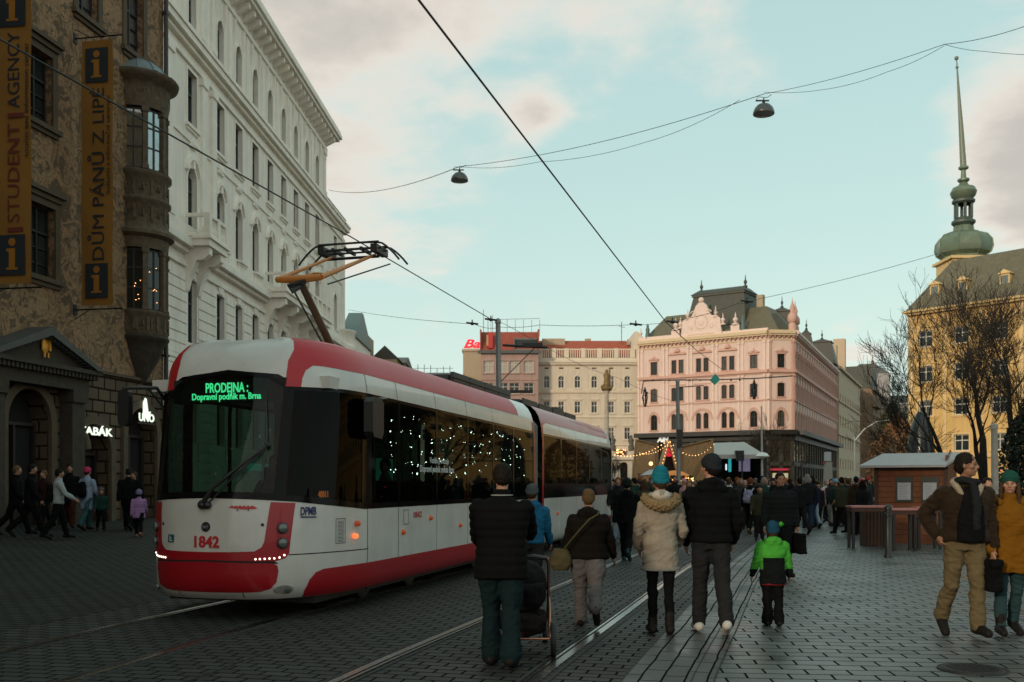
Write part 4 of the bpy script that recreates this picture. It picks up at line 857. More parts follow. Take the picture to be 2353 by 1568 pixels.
f, L = street_house('street_building', 'pale grey building far down the street', (108, 285), (124, 330), ZY(862, 290), mat('far_grey_wall', (.34, .33, .33), .85), roofgrey, (6, 11, 16, 21), 8)
f, L = street_house('street_building', 'low pale building closing the far end of the street', (118, 345), (165, 340), ZY(925, 340), mat('far_pale_wall', (.45, .43, .40), .85), dark_roof, (6, 12, 18), 10)

# ---- yellow building with onion tower
yellow = mat('yellow_plaster', (.68, .44, .165), .85, streak=.15, var=.12, vscale=.35, bump=.15, bscale=8)
yellowt = mat('pale_yellow_trim', (.70, .50, .24), .8, var=.12)
Yf = Fac('corner_building', 'yellow building with a mansard roof behind the bare trees at the right', (48.2, 120), (.833, -1), 0); Ly = 98
yz = lambda y: ZY(y, 120)
cxy = [1.7+4.35*i for i in range(22)]
yops = [(x, z, 1.75, 1.9, 0) for x in cxy for z in (17.9, 13.7, 9.6, 5.4)]
Yf.part(wall_mb(0, Ly, -.1, yz(726), yops, .3), 'wall', yellow); shell(Yf, 0, Ly, 16, -.1, yz(726), yellow)
for i, o_ in enumerate(yops):
    if i < 44: window(Yf, o_, whiteframe, yellowt, pane, .3, .2, None, True, 'cross', fw=.1)
mb = MB()
for i, o_ in enumerate(yops):
    if i >= 44: mb.add([(o_[0]-.9, .25, o_[1]), (o_[0]+.9, .25, o_[1]), (o_[0]+.9, .25, o_[1]+1.9), (o_[0]-.9, .25, o_[1]+1.9)], [(0, 1, 2, 3)])
Yf.part(mb, 'further_windows', pane)
bands(Yf, [(yz(726), yz(721), .5), (yz(721), yz(716), .8), (16.6, 16.8, .12), (12.6, 12.8, .12), (4.6, 5.0, .3)], 0, Ly, yellowt)
mb = MB()
for x in cxy: mb.box(x-2.15, x-1.75, -.1, 0, 5.05, yz(726)-.01)
Yf.part(mb, 'pilasters', yellowt)
mb = MB(); zt = yz(715); frustum((-.5, Ly, -.6, 16, zt), (2.9, Ly, 4.2, 12, yz(603)+.3), mb); Yf.part(mb, 'mansard', olive_roof)
for x in (2.4, 5.8, 10.6):
    mb = MB(); mb.box(x-.55, x+.55, .8, 3.6, zt+1.0, zt+2.9); mb.prism([(x-.75, zt+2.9), (x+.75, zt+2.9), (x, zt+3.4)], .6, 3.6); d = Yf.part(mb, 'dormer', yellowt)
    mb = MB(); mb.add([(x-.42, .78, zt+1.15), (x+.42, .78, zt+1.15), (x+.42, .78, zt+2.7), (x-.42, .78, zt+2.7)], [(0, 1, 2, 3)]); w_ = mb.build('pane', pane_pale, d); 
green_cu = mat('patinated_copper', (.15, .20, .135), .45, var=.35, vscale=.8, metal=.2)
dark_cu = mat('dark_patina', (.055, .085, .065), .5, var=.3, vscale=.8)
TY = 136.; TX = (2214-CX)/F*TY; tz = lambda y: ZY(y, TY); pxm = TY/F
tw = empty('church_tower', 'green onion domed tower with a needle spire above the yellow roof', 'tower', (TX, TY, 0))
mb = MB(); hw_ = 44*pxm; mb.box(-hw_, hw_, -hw_, hw_, -.1, tz(604)); mb.box(-hw_-.4, hw_+.4, -hw_-.4, hw_+.4, tz(604), tz(598)); mb.build('shaft', yellowt, tw)
mb = MB(); pr = [(50, 598), (48, 592), (58, 584), (62, 572), (60, 556), (50, 543), (34, 537), (22, 533), (20, 520)]
mb.lathe([(r*pxm, tz(y)) for r, y in pr], 8, a0=.2, a1=.2+2*pi); 
for k in range(8): a = .2+2*pi*k/8; mb.tube([(r*pxm*cos(a)*1.01, r*pxm*sin(a)*1.01, tz(y)) for r, y in pr], .09, 5)
mb.build('onion_dome', green_cu, tw, 30)
mb = MB(); mb.lathe([(r*pxm, tz(y)) for r, y in ((20, 520), (26, 514), (26, 509), (20, 506), (20, 502))], 12)
for k in range(6): a = 2*pi*k/6+.3; mb.tube([(18*pxm*cos(a), 18*pxm*sin(a), tz(502)), (18*pxm*cos(a), 18*pxm*sin(a), tz(470))], .2, 6)
mb.lathe([(r*pxm, tz(y)) for r, y in ((20, 470), (25, 466), (25, 461), (19, 458))], 12); mb.build('lantern', dark_cu, tw, 30)
mb = MB(); mb.lathe([(r*pxm, tz(y)) for r, y in ((18, 460), (26, 452), (29, 442), (24, 432), (12, 427), (8, 420), (13, 416), (13, 412), (6, 409), (5, 392), (11, 388), (11, 384), (7, 382))], 12); mb.build('small_dome', green_cu, tw, 30)
mb = MB(); lean = Vector((-.9, 0, 0)); pts = [(0, 0, tz(384)), (0, 0, tz(384)), (-.9, 0, tz(150)), (-1.0, 0, tz(132))]; mb.tube([(-.0, 0, tz(386)), (-.3, 0, tz(300)), (-.85, 0, tz(160)), (-.95, 0, tz(132))], [.42, .32, .10, .06], 10); mb.ball((-.87, 0, tz(155)), .22, 8); mb.ball((-.95, 0, tz(134)), .3, 8); mb.build('spire', mat('spire_copper', (.17, .20, .15), .4, var=.3), tw, 50)
# buildings behind the viewer's left and right, whose shade and reflection reach the square
# ---------------------------------------------------------------- the tram
tram_white = mat('tram_white', (.62, .60, .55), .32, var=.16, vscale=1.2, streak=.10, coat=.5)
tram_red = mat('tram_red', (.34, .006, .013), .36, var=.08, vscale=1.5, coat=.25)
tram_glass = glass_mat('tinted_glass', (.13, .20, .165), refl=.30)
wind_glass = glass_mat('windscreen_glass', (.27, .41, .34), refl=.5)
frit = mat('black_glass_edge', (.004, .0045, .0045), .12, var=0, spec=.14)
rubber = mat('black_rubber', (.012, .012, .012), .6, var=.1)
tblack = mat('black_plastic', (.015, .015, .015), .4, var=.1)
gapm = mat('panel_gap', (.01, .01, .01), .8, var=0)
TO = Vector((-3.38, 10.98, 0)); TD = Vector((.2592, .9658, 0)); TRZ = atan2(TD.y, TD.x)
tram = empty('tram', 'red and white articulated tram with a raised orange pantograph', 'tram', TO, TRZ)
TM = Matrix.Translation(TO) @ Matrix.Rotation(TRZ, 4, 'Z'); TMi = TM.inverted()
plan = []; A_, B_, p_, q_ = 1.8, 1.25, 2.0, 2.9
for i in range(241):
    a = (i/240)*pi/2; s = A_*(1-abs(cos(a))**(2/p_)); t = B_*max(0, 1-(1-s/A_)**p_)**(1/q_); plan.append((s, t))
NL = 18.2; plan.append((A_+NL, B_)); ua = [0]
for i in range(1, len(plan)): ua.append(ua[-1]+sqrt((plan[i][0]-plan[i-1][0])**2+(plan[i][1]-plan[i-1][1])**2))
prof = [(.25, .10, .25), (.30, .05, .30), (.40, .015, .40), (.7, 0, .7), (2.45, 0, 2.45), (2.7, .02, 2.7)]
for (ins, z) in ((.045, 2.85), (.085, 2.98), (.15, 3.09), (.25, 3.19), (.40, 3.245), (.62, 3.28)): v0 = prof[-1]; prof.append((v0[0]+sqrt((ins-v0[1])**2+(z-v0[2])**2), ins, z))
VT = prof[-1][0]
def lerp_tab(tab, x):
    if x <= tab[0][0]: return tab[0][1:]
    for i in range(len(tab)-1):
        if x <= tab[i+1][0]: f = (x-tab[i][0])/(tab[i+1][0]-tab[i][0]); return tuple(a+(b-a)*f for a, b in zip(tab[i][1:], tab[i+1][1:]))
    return tab[-1][1:]
import bisect
rake = [(.25, .06), (.4, .0), (.9, .0), (1.2, .025), (1.4, .06), (2.7, .40), (2.85, .43), (3.3, .50)]
def S(u, v, off=0.):
    au = abs(u); i = min(max(bisect.bisect_right(ua, au)-1, 0), len(ua)-2); f = (au-ua[i])/(ua[i+1]-ua[i])
    s = plan[i][0]+(plan[i+1][0]-plan[i][0])*f; t = plan[i][1]+(plan[i+1][1]-plan[i][1])*f
    j = max(i-3, 0); k = min(i+4, len(plan)-1)
    if i >= len(plan)-2: tx, ty = 1, 0
    else: tx, ty = plan[k][0]-plan[j][0], plan[k][1]-plan[j][1]
    l = sqrt(tx*tx+ty*ty); nx, ny = -ty/l, tx/l
    if au < .03: nx, ny = -1, 0
    ins, z = lerp_tab(prof, v); (rk,) = lerp_tab(rake, z)
    tt = (t+(off-ins)*ny); tt = max(tt, 0) if au > 0 else 0
    return Vector((s+(off-ins)*nx+rk*max(0, -nx)**1.2, -tt if u >= 0 else tt, z))
def proj(p): w = TM @ p; return (CX+w.x/w.y*F, HZ-(w.z-EYE)/w.y*F)
def UV(vx, vy):
    u, v = (.8 if vx > 473 else -.6), 1.5
    if vx > 700: u = 2.5
    for _ in range(60):
        a = proj(S(u, v)); e = 1e-3; bu = proj(S(u+e, v)); bv = proj(S(u, v+e))
        J = ((bu[0]-a[0])/e, (bv[0]-a[0])/e, (bu[1]-a[1])/e, (bv[1]-a[1])/e); det = J[0]*J[3]-J[1]*J[2]
        if abs(det) < 1e-6: u += .05; continue
        rx, ry = vx-a[0], vy-a[1]; du = (rx*J[3]-J[1]*ry)/det; dv = (J[0]*ry-J[2]*rx)/det
        du = max(-.5, min(.5, du)); dv = max(-.3, min(.3, dv)); u += du*.8; v += dv*.8; v = min(max(v, .1), VT+.3); u = min(max(u, -4), 19)
    return (u, v)
UG = [i*.07 for i in range(-38, 39)]; UG = sorted(set(UG+[sg*(2.9+.9*i) for i in range(20) for sg in (-1, 1)]))
VG = sorted(set([p[0] for p in prof]+[.9, 1.2, 1.4, .55, 1.05, 1.8, 2.2, 1.3]))
def clip(poly, ax, c, keep_less):
    out = []
    for i in range(len(poly)):
        a, b = poly[i-1], poly[i]; ina = (a[ax] <= c) if keep_less else (a[ax] >= c); inb = (b[ax] <= c) if keep_less else (b[ax] >= c)
        if ina != inb: f = (c-a[ax])/(b[ax]-a[ax]); out.append((a[0]+(b[0]-a[0])*f, a[1]+(b[1]-a[1])*f))
        if inb: out.append(b)
    return out
def patch(mb, poly, off=.0, mirror=False, mi=None):
    for sg in ((1, -1) if mirror else (1,)):
        pl = [(p[0]*sg, p[1]) for p in poly]
        us = [p[0] for p in pl]; vs = [p[1] for p in pl]
        ug = [min(us)]+[g for g in UG if min(us) < g < max(us)]+[max(us)]; vg = [min(vs)]+[g for g in VG if min(vs) < g < max(vs)]+[max(vs)]
        for i in range(len(ug)-1):
            st = clip(clip(pl, 0, ug[i], False), 0, ug[i+1], True)
            if len(st) < 3: continue
            for j in range(len(vg)-1):
                c = clip(clip(st, 1, vg[j], False), 1, vg[j+1], True)
                cc = [c[k] for k in range(len(c)) if abs(c[k][0]-c[k-1][0])+abs(c[k][1]-c[k-1][1]) > 1e-6]
                if len(cc) < 3: continue
                ar = sum(cc[k-1][0]*cc[k][1]-cc[k][0]*cc[k-1][1] for k in range(len(cc)))/2
                if abs(ar) < 1e-7: continue
                if ar < 0: cc = cc[::-1]
                mb.add([S(a, b, off) for a, b in cc], [tuple(range(len(cc)))][::1], mi)
    return mb
def smooth_build(mb, name, m, parent=tram):
    me = mb.mesh(name, m); bm = bmesh.new(); bm.from_mesh(me); bmesh.ops.remove_doubles(bm, verts=bm.verts, dist=.0006); bmesh.ops.recalc_face_normals(bm, faces=bm.faces) if False else None
    bm.to_mesh(me); bm.free(); me.shade_smooth(); me.set_sharp_from_angle(angle=radians(50)); return link(name, me, parent)
sJ0, sJ1, sE = 10.19, 10.85, 19.85
uS = lambda s: s-A_+ua[-2]              # arc parameter of a station on the straight side
uJ0, uJ1, uE = uS(sJ0), uS(sJ1), uS(sE)
band_b = [(0, UV(473.5, 1145)[1])]+[UV(*p) for p in ((560, 1147), (626, 1150.5), (679, 1153.5), (750, 1161), (837, 1170))]+[(uJ0, 1.228)]
band_t = [(0, UV(473.5, 852)[1])]+[UV(*p) for p in ((560, 854), (640, 860), (652, 867), (657, 888), (700, 890), (790, 895), (858, 907))]+[(uJ0, 2.615)]
vb = lambda u: lerp_tab(band_b, u)[0]; vt = lambda u: lerp_tab(band_t, u)[0]
mb = MB()
patch(mb, [(0, .25), (uJ0, .25)]+band_b[::-1], 0, True); patch(mb, band_t+[(uJ0, VT), (0, VT)], 0, True)
body = smooth_build(mb, 'front_body', tram_white)
mb = MB(); mb.add([S(u, VT)*1 for u in [-uJ0]+[g for g in UG if abs(g) < uJ0]+[uJ0]], [tuple(range(len([g for g in UG if abs(g) < uJ0])+2))]); 
mb.build('roof', tram_white, tram)
mb = MB(); patch(mb, [(uJ1, .25), (uE, .25), (uE, 1.228), (uJ1, 1.228)], 0, True); patch(mb, [(uJ1, 2.615), (uE, 2.615), (uE, VT), (uJ1, VT)], 0, True)
mb.add([S(uE, v) for v in (.25, .4, .7, 2.7, prof[7][0], prof[9][0], VT)]+[S(-uE, v) for v in (.25, .4, .7, 2.7, prof[7][0], prof[9][0], VT)][::-1], [tuple(range(14))])
mb.add([S(uJ1, VT), S(uE, VT), S(-uE, VT), S(-uJ1, VT)], [(0, 1, 2, 3)])
smooth_build(mb, 'rear_body', tram_white)
# rear cab, tapering away from the viewer
mb = MB(); 
secs = [(0, 1.25, 0), (.7, 1.16, .02), (1.15, .9, .08), (1.35, .45, .12)]
for i, (ds, hw_, dz) in enumerate(secs): pass
mb.add([(sE+ds, y*hw_, z*(1) if k < 2 else z-dz*2) for ds, hw_, dz in secs for k, (y, z) in enumerate(((-1, .27), (1, .27), (1, 2.9), (.72, 3.2), (-.72, 3.2), (-1, 2.9)))],
       [(i*6+k, i*6+(k+1) % 6, (i+1)*6+(k+1) % 6, (i+1)*6+k) for i in range(3) for k in range(6)]+[(18, 19, 20, 21, 22, 23)]); mb.build('rear_cab', tram_white, tram)
# glazing
cuts = [UV(v, 1100)[0] for v in (640, 838)]+[uS(1.6+(11505/(614-(v-CX))-12.2)/.9658) for v in (916, 1004, 1075, 1134, 1180)]+[uJ0]
def glass_piece(a, b, name, m, nm_mirror=True):
    pts = [(a, vb(a))]+[p for p in band_b if a < p[0] < b]+[(b, vb(b)), (b, vt(b))]+[p for p in band_t[::-1] if a < p[0] < b]+[(a, vt(a))]
    for sg in (1, -1):
        mb = MB(); patch(mb, [(p[0]*sg, p[1]) for p in pts], 0); smooth_build(mb, name, m)
a0 = cuts[0]; pts = [p for p in band_b if p[0] < a0]+[(a0, vb(a0)), (a0, vt(a0))]+[p for p in band_t[::-1] if p[0] < a0]
mb = MB(); patch(mb, pts, 0, True); smooth_build(mb, 'windscreen', wind_glass)
glass_piece(cuts[0], cuts[1], 'cab_window', glass_mat('dark_cab_glass', (.06, .085, .075), refl=.22))
for i in range(1, len(cuts)-1): glass_piece(cuts[i], cuts[i+1], 'side_window', tram_glass)
rc = [uJ1+.12+(uE-uJ1-.12)*i/5 for i in range(6)]
band_b.append((uE, 1.228)); band_t.append((uE, 2.615))
for i in range(5): glass_piece(rc[i], rc[i+1], 'side_window', tram_glass)
# black glass edges and posts
mb = MB()
def strip(a, b, h0, h1, lower): 
    n = max(2, int((b-a)/.2)); us = [a+(b-a)*i/n for i in range(n+1)]
    if lower: patch(mb, [(u, vb(u)+h0) for u in us]+[(u, vb(u)+h1) for u in us[::-1]], .004, True)
    else: patch(mb, [(u, vt(u)-h1) for u in us]+[(u, vt(u)-h0) for u in us[::-1]], .004, True)
strip(0, cuts[0], 0, .075, True); strip(0, cuts[0]-.02, 0, .05, False); strip(cuts[0], uJ0, 0, .07, True); strip(cuts[0]+.02, uJ0, 0, .045, False); strip(uJ1+.12, uE, 0, .32, True); strip(uJ1+.12, uE, 0, .045, False)
def post(u, w): patch(mb, [(u-w, vb(u)+.01), (u+w, vb(u)+.01), (u+w, vt(u)-.01), (u-w, vt(u)-.01)], .005, True)
post(cuts[0]+.03, .07); post(cuts[1]+.06, .13); post(uS(2.6), .05)
for c in cuts[2:-1]: post(c, .035)
for c in rc[1:]: post(c, .05)
post(uJ0-.08, .08)
smooth_build(mb, 'glazing_edges', frit)
# paint: red areas
right_in = [(473.5, 1269), (540, 1269), (584, 1267.5), (601, 1258), (607, 1245), (622, 1154)]; right_out = [(679, 1156), (664, 1273), (655, 1283), (635, 1289.5), (584, 1291), (473.5, 1288)]
def half(pxs): 
    r = [UV(*p) for p in pxs]; return [(0 if abs(p[0]-473.5) < .1 else q[0], q[1]) for p, q in zip(pxs, r)]
RL = half(right_in); RO = half(right_out)
mb = MB(); patch(mb, RL+RO, .003, True); smooth_build(mb, 'red_front_frame', tram_red)
mb = MB(); patch(mb, half([(473.5, 1291), (584, 1294.5), (626, 1295), (637, 1300), (639.5, 1313), (635, 1338), (622, 1353), (601, 1360), (576, 1362), (473.5, 1361)]), .006, True); smooth_build(mb, 'bumper', tram_red)
mb = MB(); patch(mb, half([(473.5, 1287), (584, 1290), (630, 1289.5), (640, 1296), (584, 1295.5), (473.5, 1292)]), .0045, True)
def vline(u, v0, v1, w=.006): patch(mb, [(u-w, v0), (u+w, v0), (u+w, v1), (u-w, v1)], .002, True)
def hline(pts, w=.006): patch(mb, [(a, b+w) for a, b in pts]+[(a, b-w) for a, b in pts[::-1]], .002, True)
hl = [UV(664, 1275), UV(760, 1269), UV(846, 1261)]; hline(hl)
for k in (1, 2, 3, 4): vline(cuts[k]+(.08 if k == 1 else 0), .26, vb(cuts[k])-.005)
for k in (1, 2, 3, 4, 5): vline(cuts[k]+(.08 if k == 1 else 0), vt(cuts[k])+.005, prof[8][0])
for c in rc[1:-1]: vline(c, .26, 1.22); vline(c, 2.62, prof[8][0])
vline(UV(560, 1370)[0], .26, .33)
smooth_build(mb, 'panel_joints', gapm)
mb = MB(); sk = [UV(*p) for p in ((694, 1372), (698, 1359), (711, 1332), (725.5, 1315), (744, 1307), (800, 1299))]; sk = [(sk[0][0], .252)]+sk[1:]
patch(mb, sk+[(uJ0, .56), (uJ0, .252)], .004, True); smooth_build(mb, 'red_skirt', tram_red)
mb = MB(); ro = [UV(*p) for p in ((656, 888), (658, 857), (662, 828), (675, 804))]; ri = [UV(*p) for p in ((692, 890), (694, 870), (702, 851), (719, 840), (740, 842), (800, 853))]
vhi = prof[11][0]; e = uS(1.6+(11505/(614-(1197-CX))-12.2)/.9658)
patch(mb, ro+[(ro[-1][0]+.06, prof[9][0]), (ro[-1][0]+.2, vhi), (e, vhi-.08), (e, 2.87)]+ri[::-1], .004, True); smooth_build(mb, 'red_roof_band', mat('roof_red', (.44, .006, .014), .45, var=.1, vscale=1.5, coat=.12))
mb = MB(); patch(mb, [(uJ1, .26), (uJ1+.16, .26), (uJ1+.16, 2.7), (uJ1+.2, 2.8), (uJ1+.5, 2.86), (uE-.4, 2.86), (uE-.4, vhi-.1), (uJ1, vhi-.1)], .004, True)
patch(mb, [(uJ0-.14, .56), (uJ0, .56), (uJ0, 2.8), (uJ0-.14, 2.8)], .009, True); patch(mb, [(uE-2.2, .252), (uE, .252), (uE, .6), (uE-2.2, .6)], .004, True); smooth_build(mb, 'red_door_frame', tram_red)
# bellows
mb = MB(); n = 9
for i in range(n):
    s0 = sJ0+.02+(sJ1-sJ0-.04)*i/n; ins = .06 if i % 2 else .12
    mb.add([(s0, -1.25+ins, .4), (s0, -1.25+ins, 2.75), (s0, -.9, 3.1), (s0, .9, 3.1), (s0, 1.25-ins, 2.75), (s0, 1.25-ins, .4)], [])
for i in range(n-1): mb.f += [(i*6+k, i*6+k+1, (i+1)*6+k+1, (i+1)*6+k) for k in range(5)]; mb.m += [0]*5
mb.build('bellows', mat('grey_bellows', (.15, .16, .14), .7, var=.2), tram)
# underframe and bogies
mb = MB(); mb.box(.75, 20.6, -.95, .95, .16, .44); mb.build('underframe', tblack, tram)
mb = MB(); mb.box(1.2, 20.4, -1.15, 1.15, .46, .52); mb.build('floor', mat('tram_floor', (.05, .055, .05), .7), tram)
for s_ in (3.4, 8.4, 14.2, 18.4):
    b_ = MB(); b_.box(s_-1.2, s_+1.2, -.97, -.8, .18, .42); b_.box(s_-1.2, s_+1.2, .8, .97, .18, .42); bg = b_.build('bogie', tblack, tram)
    for ds in (-.85, .85):
        for y in (-.72, .72):
            w_ = MB(); w_.lathe([(0, -.06), (.28, -.06), (.31, -.04), (.31, .05), (.27, .06), (0, .06)], 20); o = w_.build('wheel', mat('wheel_steel', (.08, .07, .06), .5, .8), bg); o.matrix_local = Matrix.Translation((s_+ds, y, .33)) @ Matrix.Rotation(pi/2, 4, 'X')
# interior
inter = mat('interior_grey', (.10, .11, .10), .6, var=.15); seatm = mat('seat_fabric', (.05, .035, .03), .8); handm = mat('grab_rail', (.40, .30, .05), .4)
mb = MB(); mb.box(2.0, 2.06, -1.15, .25, .52, 2.75); mb.box(1.1, 20.3, -1.1, 1.1, 2.78, 2.84); mb.box(.85, 1.09, -.72, .72, 2.70, 2.779); mb.build('interior_lining', inter, tram)
mb = MB(); mb.box(.55, .95, -.95, .95, .9, 1.22); mb.box(.7, .95, -.3, .3, 1.22, 1.36); mb.build('driver_desk', tblack, tram)
mb = MB(); mb.box(1.35, 1.8, -.25, .25, .9, 1.02); mb.box(1.72, 1.84, -.24, .24, 1.02, 1.75); mb.build('driver_seat', seatm, tram)
seat_mb = MB(); seat_mb.box(0, .42, -.42, .42, .42, .5); seat_mb.box(.38, .46, -.42, .42, .5, 1.05); seat_me = seat_mb.mesh('seat', seatm)
for i in range(16):
    s_ = 2.9+.95*i
    if sJ0-.6 < s_ < sJ1+.1: continue
    for y in (-.72, .72): o = link('seat', seat_me, tram, (s_, y, .52))
for i in range(8):
    s_ = 2.6+2.1*i
    if sJ0-.4 < s_ < sJ1+.2: continue
    mb = MB(); mb.tube([(s_, -.35, .52), (s_, -.35, 2.78)], .018, 6); mb.tube([(s_, .35, .52), (s_, .35, 2.78)], .018, 6); mb.build('grab_rail', handm, tram)
def tl(vx, vy, s_off=None, d=None):     # tram-local point under a photo pixel at a given depth Y
    return TMi @ P(vx, vy, d)
bulb_in = mat('reflection_bulb', (1, .97, .9), .4, var=0, emit=(1, .96, .86), estr=20)  # added bulbs inside the glass, standing in for lights mirrored in it
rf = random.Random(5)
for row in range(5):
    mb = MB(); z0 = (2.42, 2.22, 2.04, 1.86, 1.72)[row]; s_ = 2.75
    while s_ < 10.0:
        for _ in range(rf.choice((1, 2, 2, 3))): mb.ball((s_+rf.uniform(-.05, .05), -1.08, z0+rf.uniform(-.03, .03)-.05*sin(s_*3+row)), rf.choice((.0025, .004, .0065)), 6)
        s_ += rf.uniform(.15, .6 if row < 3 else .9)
    mb.build('light_dots', bulb_in, tram)
mb = MB(); mb.box(2.7, 5.0, 1.0, 1.04, 1.72, 1.82); mb.box(7.0, 7.9, .9, .94, 1.25, 2.0); mb.build('far_side_panel', mat('added_teal_glow', (.05, .16, .13), .5, emit=(.03, .16, .12), estr=.5), tram)  # glowing teal sheets added as a stand-in for the view through the glass
# destination display
led = mat('green_led', (.1, .9, .4), .5, var=0, emit=(.10, 1., .42), estr=1.5); ledo = mat('orange_led', (1, .4, .1), .5, var=0, emit=(1, .22, .05), estr=2.2)
rk = S(0, 2.6).x
mb = MB(); mb.box(rk+.10, rk+.24, -.72, .72, 2.47, 2.74); dd = mb.build('destination_display', tblack, tram)
def ltext(s, size, m, o, x, y, width, **k): return text(s, size, m, tram, frame(o, x, y), 'lettering', width=width, **k)
fx_, fy_ = (0, -1, 0), (0, 0, 1)
px2t = lambda vx, Y: -(TMi @ P(vx, 900, Y)).y
def ftext(s, size, m, vxl, vxr, vyb, so, **k):
    Y = 11.45; a = TMi @ P(vxl, vyb, Y); b = TMi @ P(vxr, vyb, Y); return ltext(s, size, m, (so, a.y, a.z), fx_, fy_, abs(a.y-b.y), **k)
ftext('PRODEJNA :', .155, led, 465, 578, 901.5, rk+.09, bold=.003, depth=.002); ftext('Dopravní podnik m. Brna', .105, led, 428, 612, 918, rk+.09, bold=.002, depth=.002)
def st(s, size, m, vx, vy, wpx, off=.008, **k):     # lettering lying on the tram's skin
    u, v = UV(vx, vy); u2, _ = UV(vx+wpx, vy); p = S(u, v, off); q = S(u2, v, off); up = S(u, v+.1, off)-p
    return ltext(s, size, m, p, q-p, up, (q-p).length, **k)
redtxt = mat('red_numerals', (.45, .02, .025), .4, var=0); blue = mat('blue_mark', (.012, .02, .11), .4, var=0); whitetxt = mat('white_lettering', (.5, .52, .5), .6, var=0)
st('1842', .17, redtxt, 447, 1257, 57, bold=.006, depth=.002)
st('1842', .12, redtxt, 950, 1190, 18, bold=.0, depth=.002)
o = st('DPMB', .13, blue, 690, 1184, 36, bold=.003, depth=.002, shear=.1)
mb = MB(); a, b = UV(690, 1187.5), UV(726, 1187.5); patch(mb, [(a[0], a[1]-.012), (b[0], b[1]-.012), (b[0], b[1]+.004), (a[0], a[1]+.004)], .008); smooth_build(mb, 'operator_mark_rule', blue)
st('Dopravní podnik města Brna', .13, whitetxt, 964, 1084, 78, depth=.001, bold=.003)
st('Vozidlo provozuje', .12, whitetxt, 986, 1064, 44, depth=.001, bold=.002)
st('40011', .1, ledo, 734, 1143, 23, off=-.02, depth=.001, bold=.004)
# small things on the front
def disc(vx, vy, r, m, name, off=.012, h=.02, n=20, mirror=False, sy=1.):
    u, v = UV(vx, vy)
    for sg in ((1, -1) if mirror else (1,)):
        p = S(u*sg, v, off-.01); du = (S((u+.02)*sg, v, 0)-S((u-.02)*sg, v, 0))*sg; dv = S(u*sg, v+.03, 0)-S(u*sg, v-.03, 0)
        mb = MB(); mb.lathe([(r, 0), (r*.97, h), (r*.6, h*1.35), (0, h*1.45)], n, sy=sy); o = mb.build(name, m, tram, 50); o.matrix_local = frame(p, du, dv)
lens = mat('headlamp_lens', (.10, .11, .10), .08, var=0, coat=1.); lampd = mat('headlamp_ring', (.02, .02, .02), .3)
for y in (1214, 1248.5):
    disc(649, y, .066, lampd, 'headlight_ring', mirror=True, h=.012); disc(649, y, .05, lens, 'headlight', mirror=True, off=.02, h=.02)
disc(603, 1206, .018, tblack, 'sensor', mirror=True, h=.006); disc(473, 1211, .056, tblack, 'front_badge', h=.006)
st('TWT', .05, mat('grey_mark', (.3, .3, .3), .5, var=0), 465, 1215, 16, off=.026, depth=.001)
disc(651, 1355, .115, mat('fog_recess', (.30, .29, .27), .4), 'fog_light_recess', mirror=True, h=.004, sy=.5); disc(660, 1356, .036, lens, 'fog_light', mirror=True, off=.02)
white_led = mat('white_led', (1, .95, .8), .5, var=0, emit=(1, .93, .78), estr=2.2)
for (x, y) in ((587, 1285.5), (597, 1285), (608, 1284.6), (619, 1284), (630, 1283.5), (642, 1281.5), (653, 1276)): disc(x, y, .011, white_led, 'running_light', mirror=True, h=.006, n=8)
for (x, y, r) in ((818, 1203, .035), (813, 1232, .03)): disc(x, y, r, mat('orange_marker', (.55, .09, .02), .3, emit=(1, .15, .03), estr=1.2 if y > 1210 else .05) if y < 1210 else mat('lit_orange_marker', (.6, .1, .02), .3, var=0, emit=(1, .14, .03), estr=1.5), 'marker_light', h=.04)
for (x, y) in ((988, 1190), (925, 1223), (1056, 1207), (1280, 1180)): disc(x, y, .035, MATS['orange_marker'], 'marker_light', h=.03)
# access symbol and small creature transfer
def quadpx(pts, m, name, off=.007): mb = MB(); patch(mb, [UV(*p) for p in pts], off); return smooth_build(mb, name, m)
quadpx([(387, 1246), (400, 1247), (401, 1228.5), (388, 1228)], mat('teal_symbol', (.015, .09, .11), .5, var=0), 'access_symbol')
quadpx([(391, 1243), (398, 1244), (397.5, 1241.5), (393.5, 1241), (393.5, 1237), (397, 1237.5), (397, 1236), (393.5, 1235.5), (393.5, 1232), (391.5, 1232)], whitetxt, 'access_symbol_mark', .011)
sp = [(525, 1166)]+[(529+4.6*i, 1161.5+(0 if i % 2 else 3)) for i in range(13)]+[(592, 1168), (585, 1170), (560, 1171), (540, 1169)]
quadpx(sp, redtxt, 'creature_transfer')
for x in (546, 571): disc(x, 1171.5, .018, whitetxt, 'transfer_eye', h=.003, n=10); disc(x, 1172, .008, tblack, 'transfer_eye', off=.016, h=.003, n=8)
# vent grille and hatch outlines on the side
def outline(x0, y0, x1, y1, w, name='hatch', m=gapm):
    a, b = UV(x0, y1), UV(x1, y1); c, d = UV(x0, y0), UV(x1, y0); u0, u1, v0, v1 = a[0], b[0], a[1], c[1]; mb = MB()
    for q in ([(u0, v0), (u1, v0), (u1, v0+w), (u0, v0+w)], [(u0, v1-w), (u1, v1-w), (u1, v1), (u0, v1)], [(u0, v0), (u0+w, v0), (u0+w, v1), (u0, v1)], [(u1-w, v0), (u1, v0), (u1, v1), (u1-w, v1)]): patch(mb, q, .004)
    return mb, (u0, u1, v0, v1)
mb, (u0, u1, v0, v1) = outline(771, 1192, 793, 1250, .008)
for i in range(16): z = v0+.02+(v1-v0-.04)*i/16; patch(mb, [(u0+.03, z), (u1-.03, z), (u1-.03, z+.006), (u0+.03, z+.006)], .004)
smooth_build(mb, 'vent_grille', mat('vent_shadow_gap', (.09, .09, .085), .7))
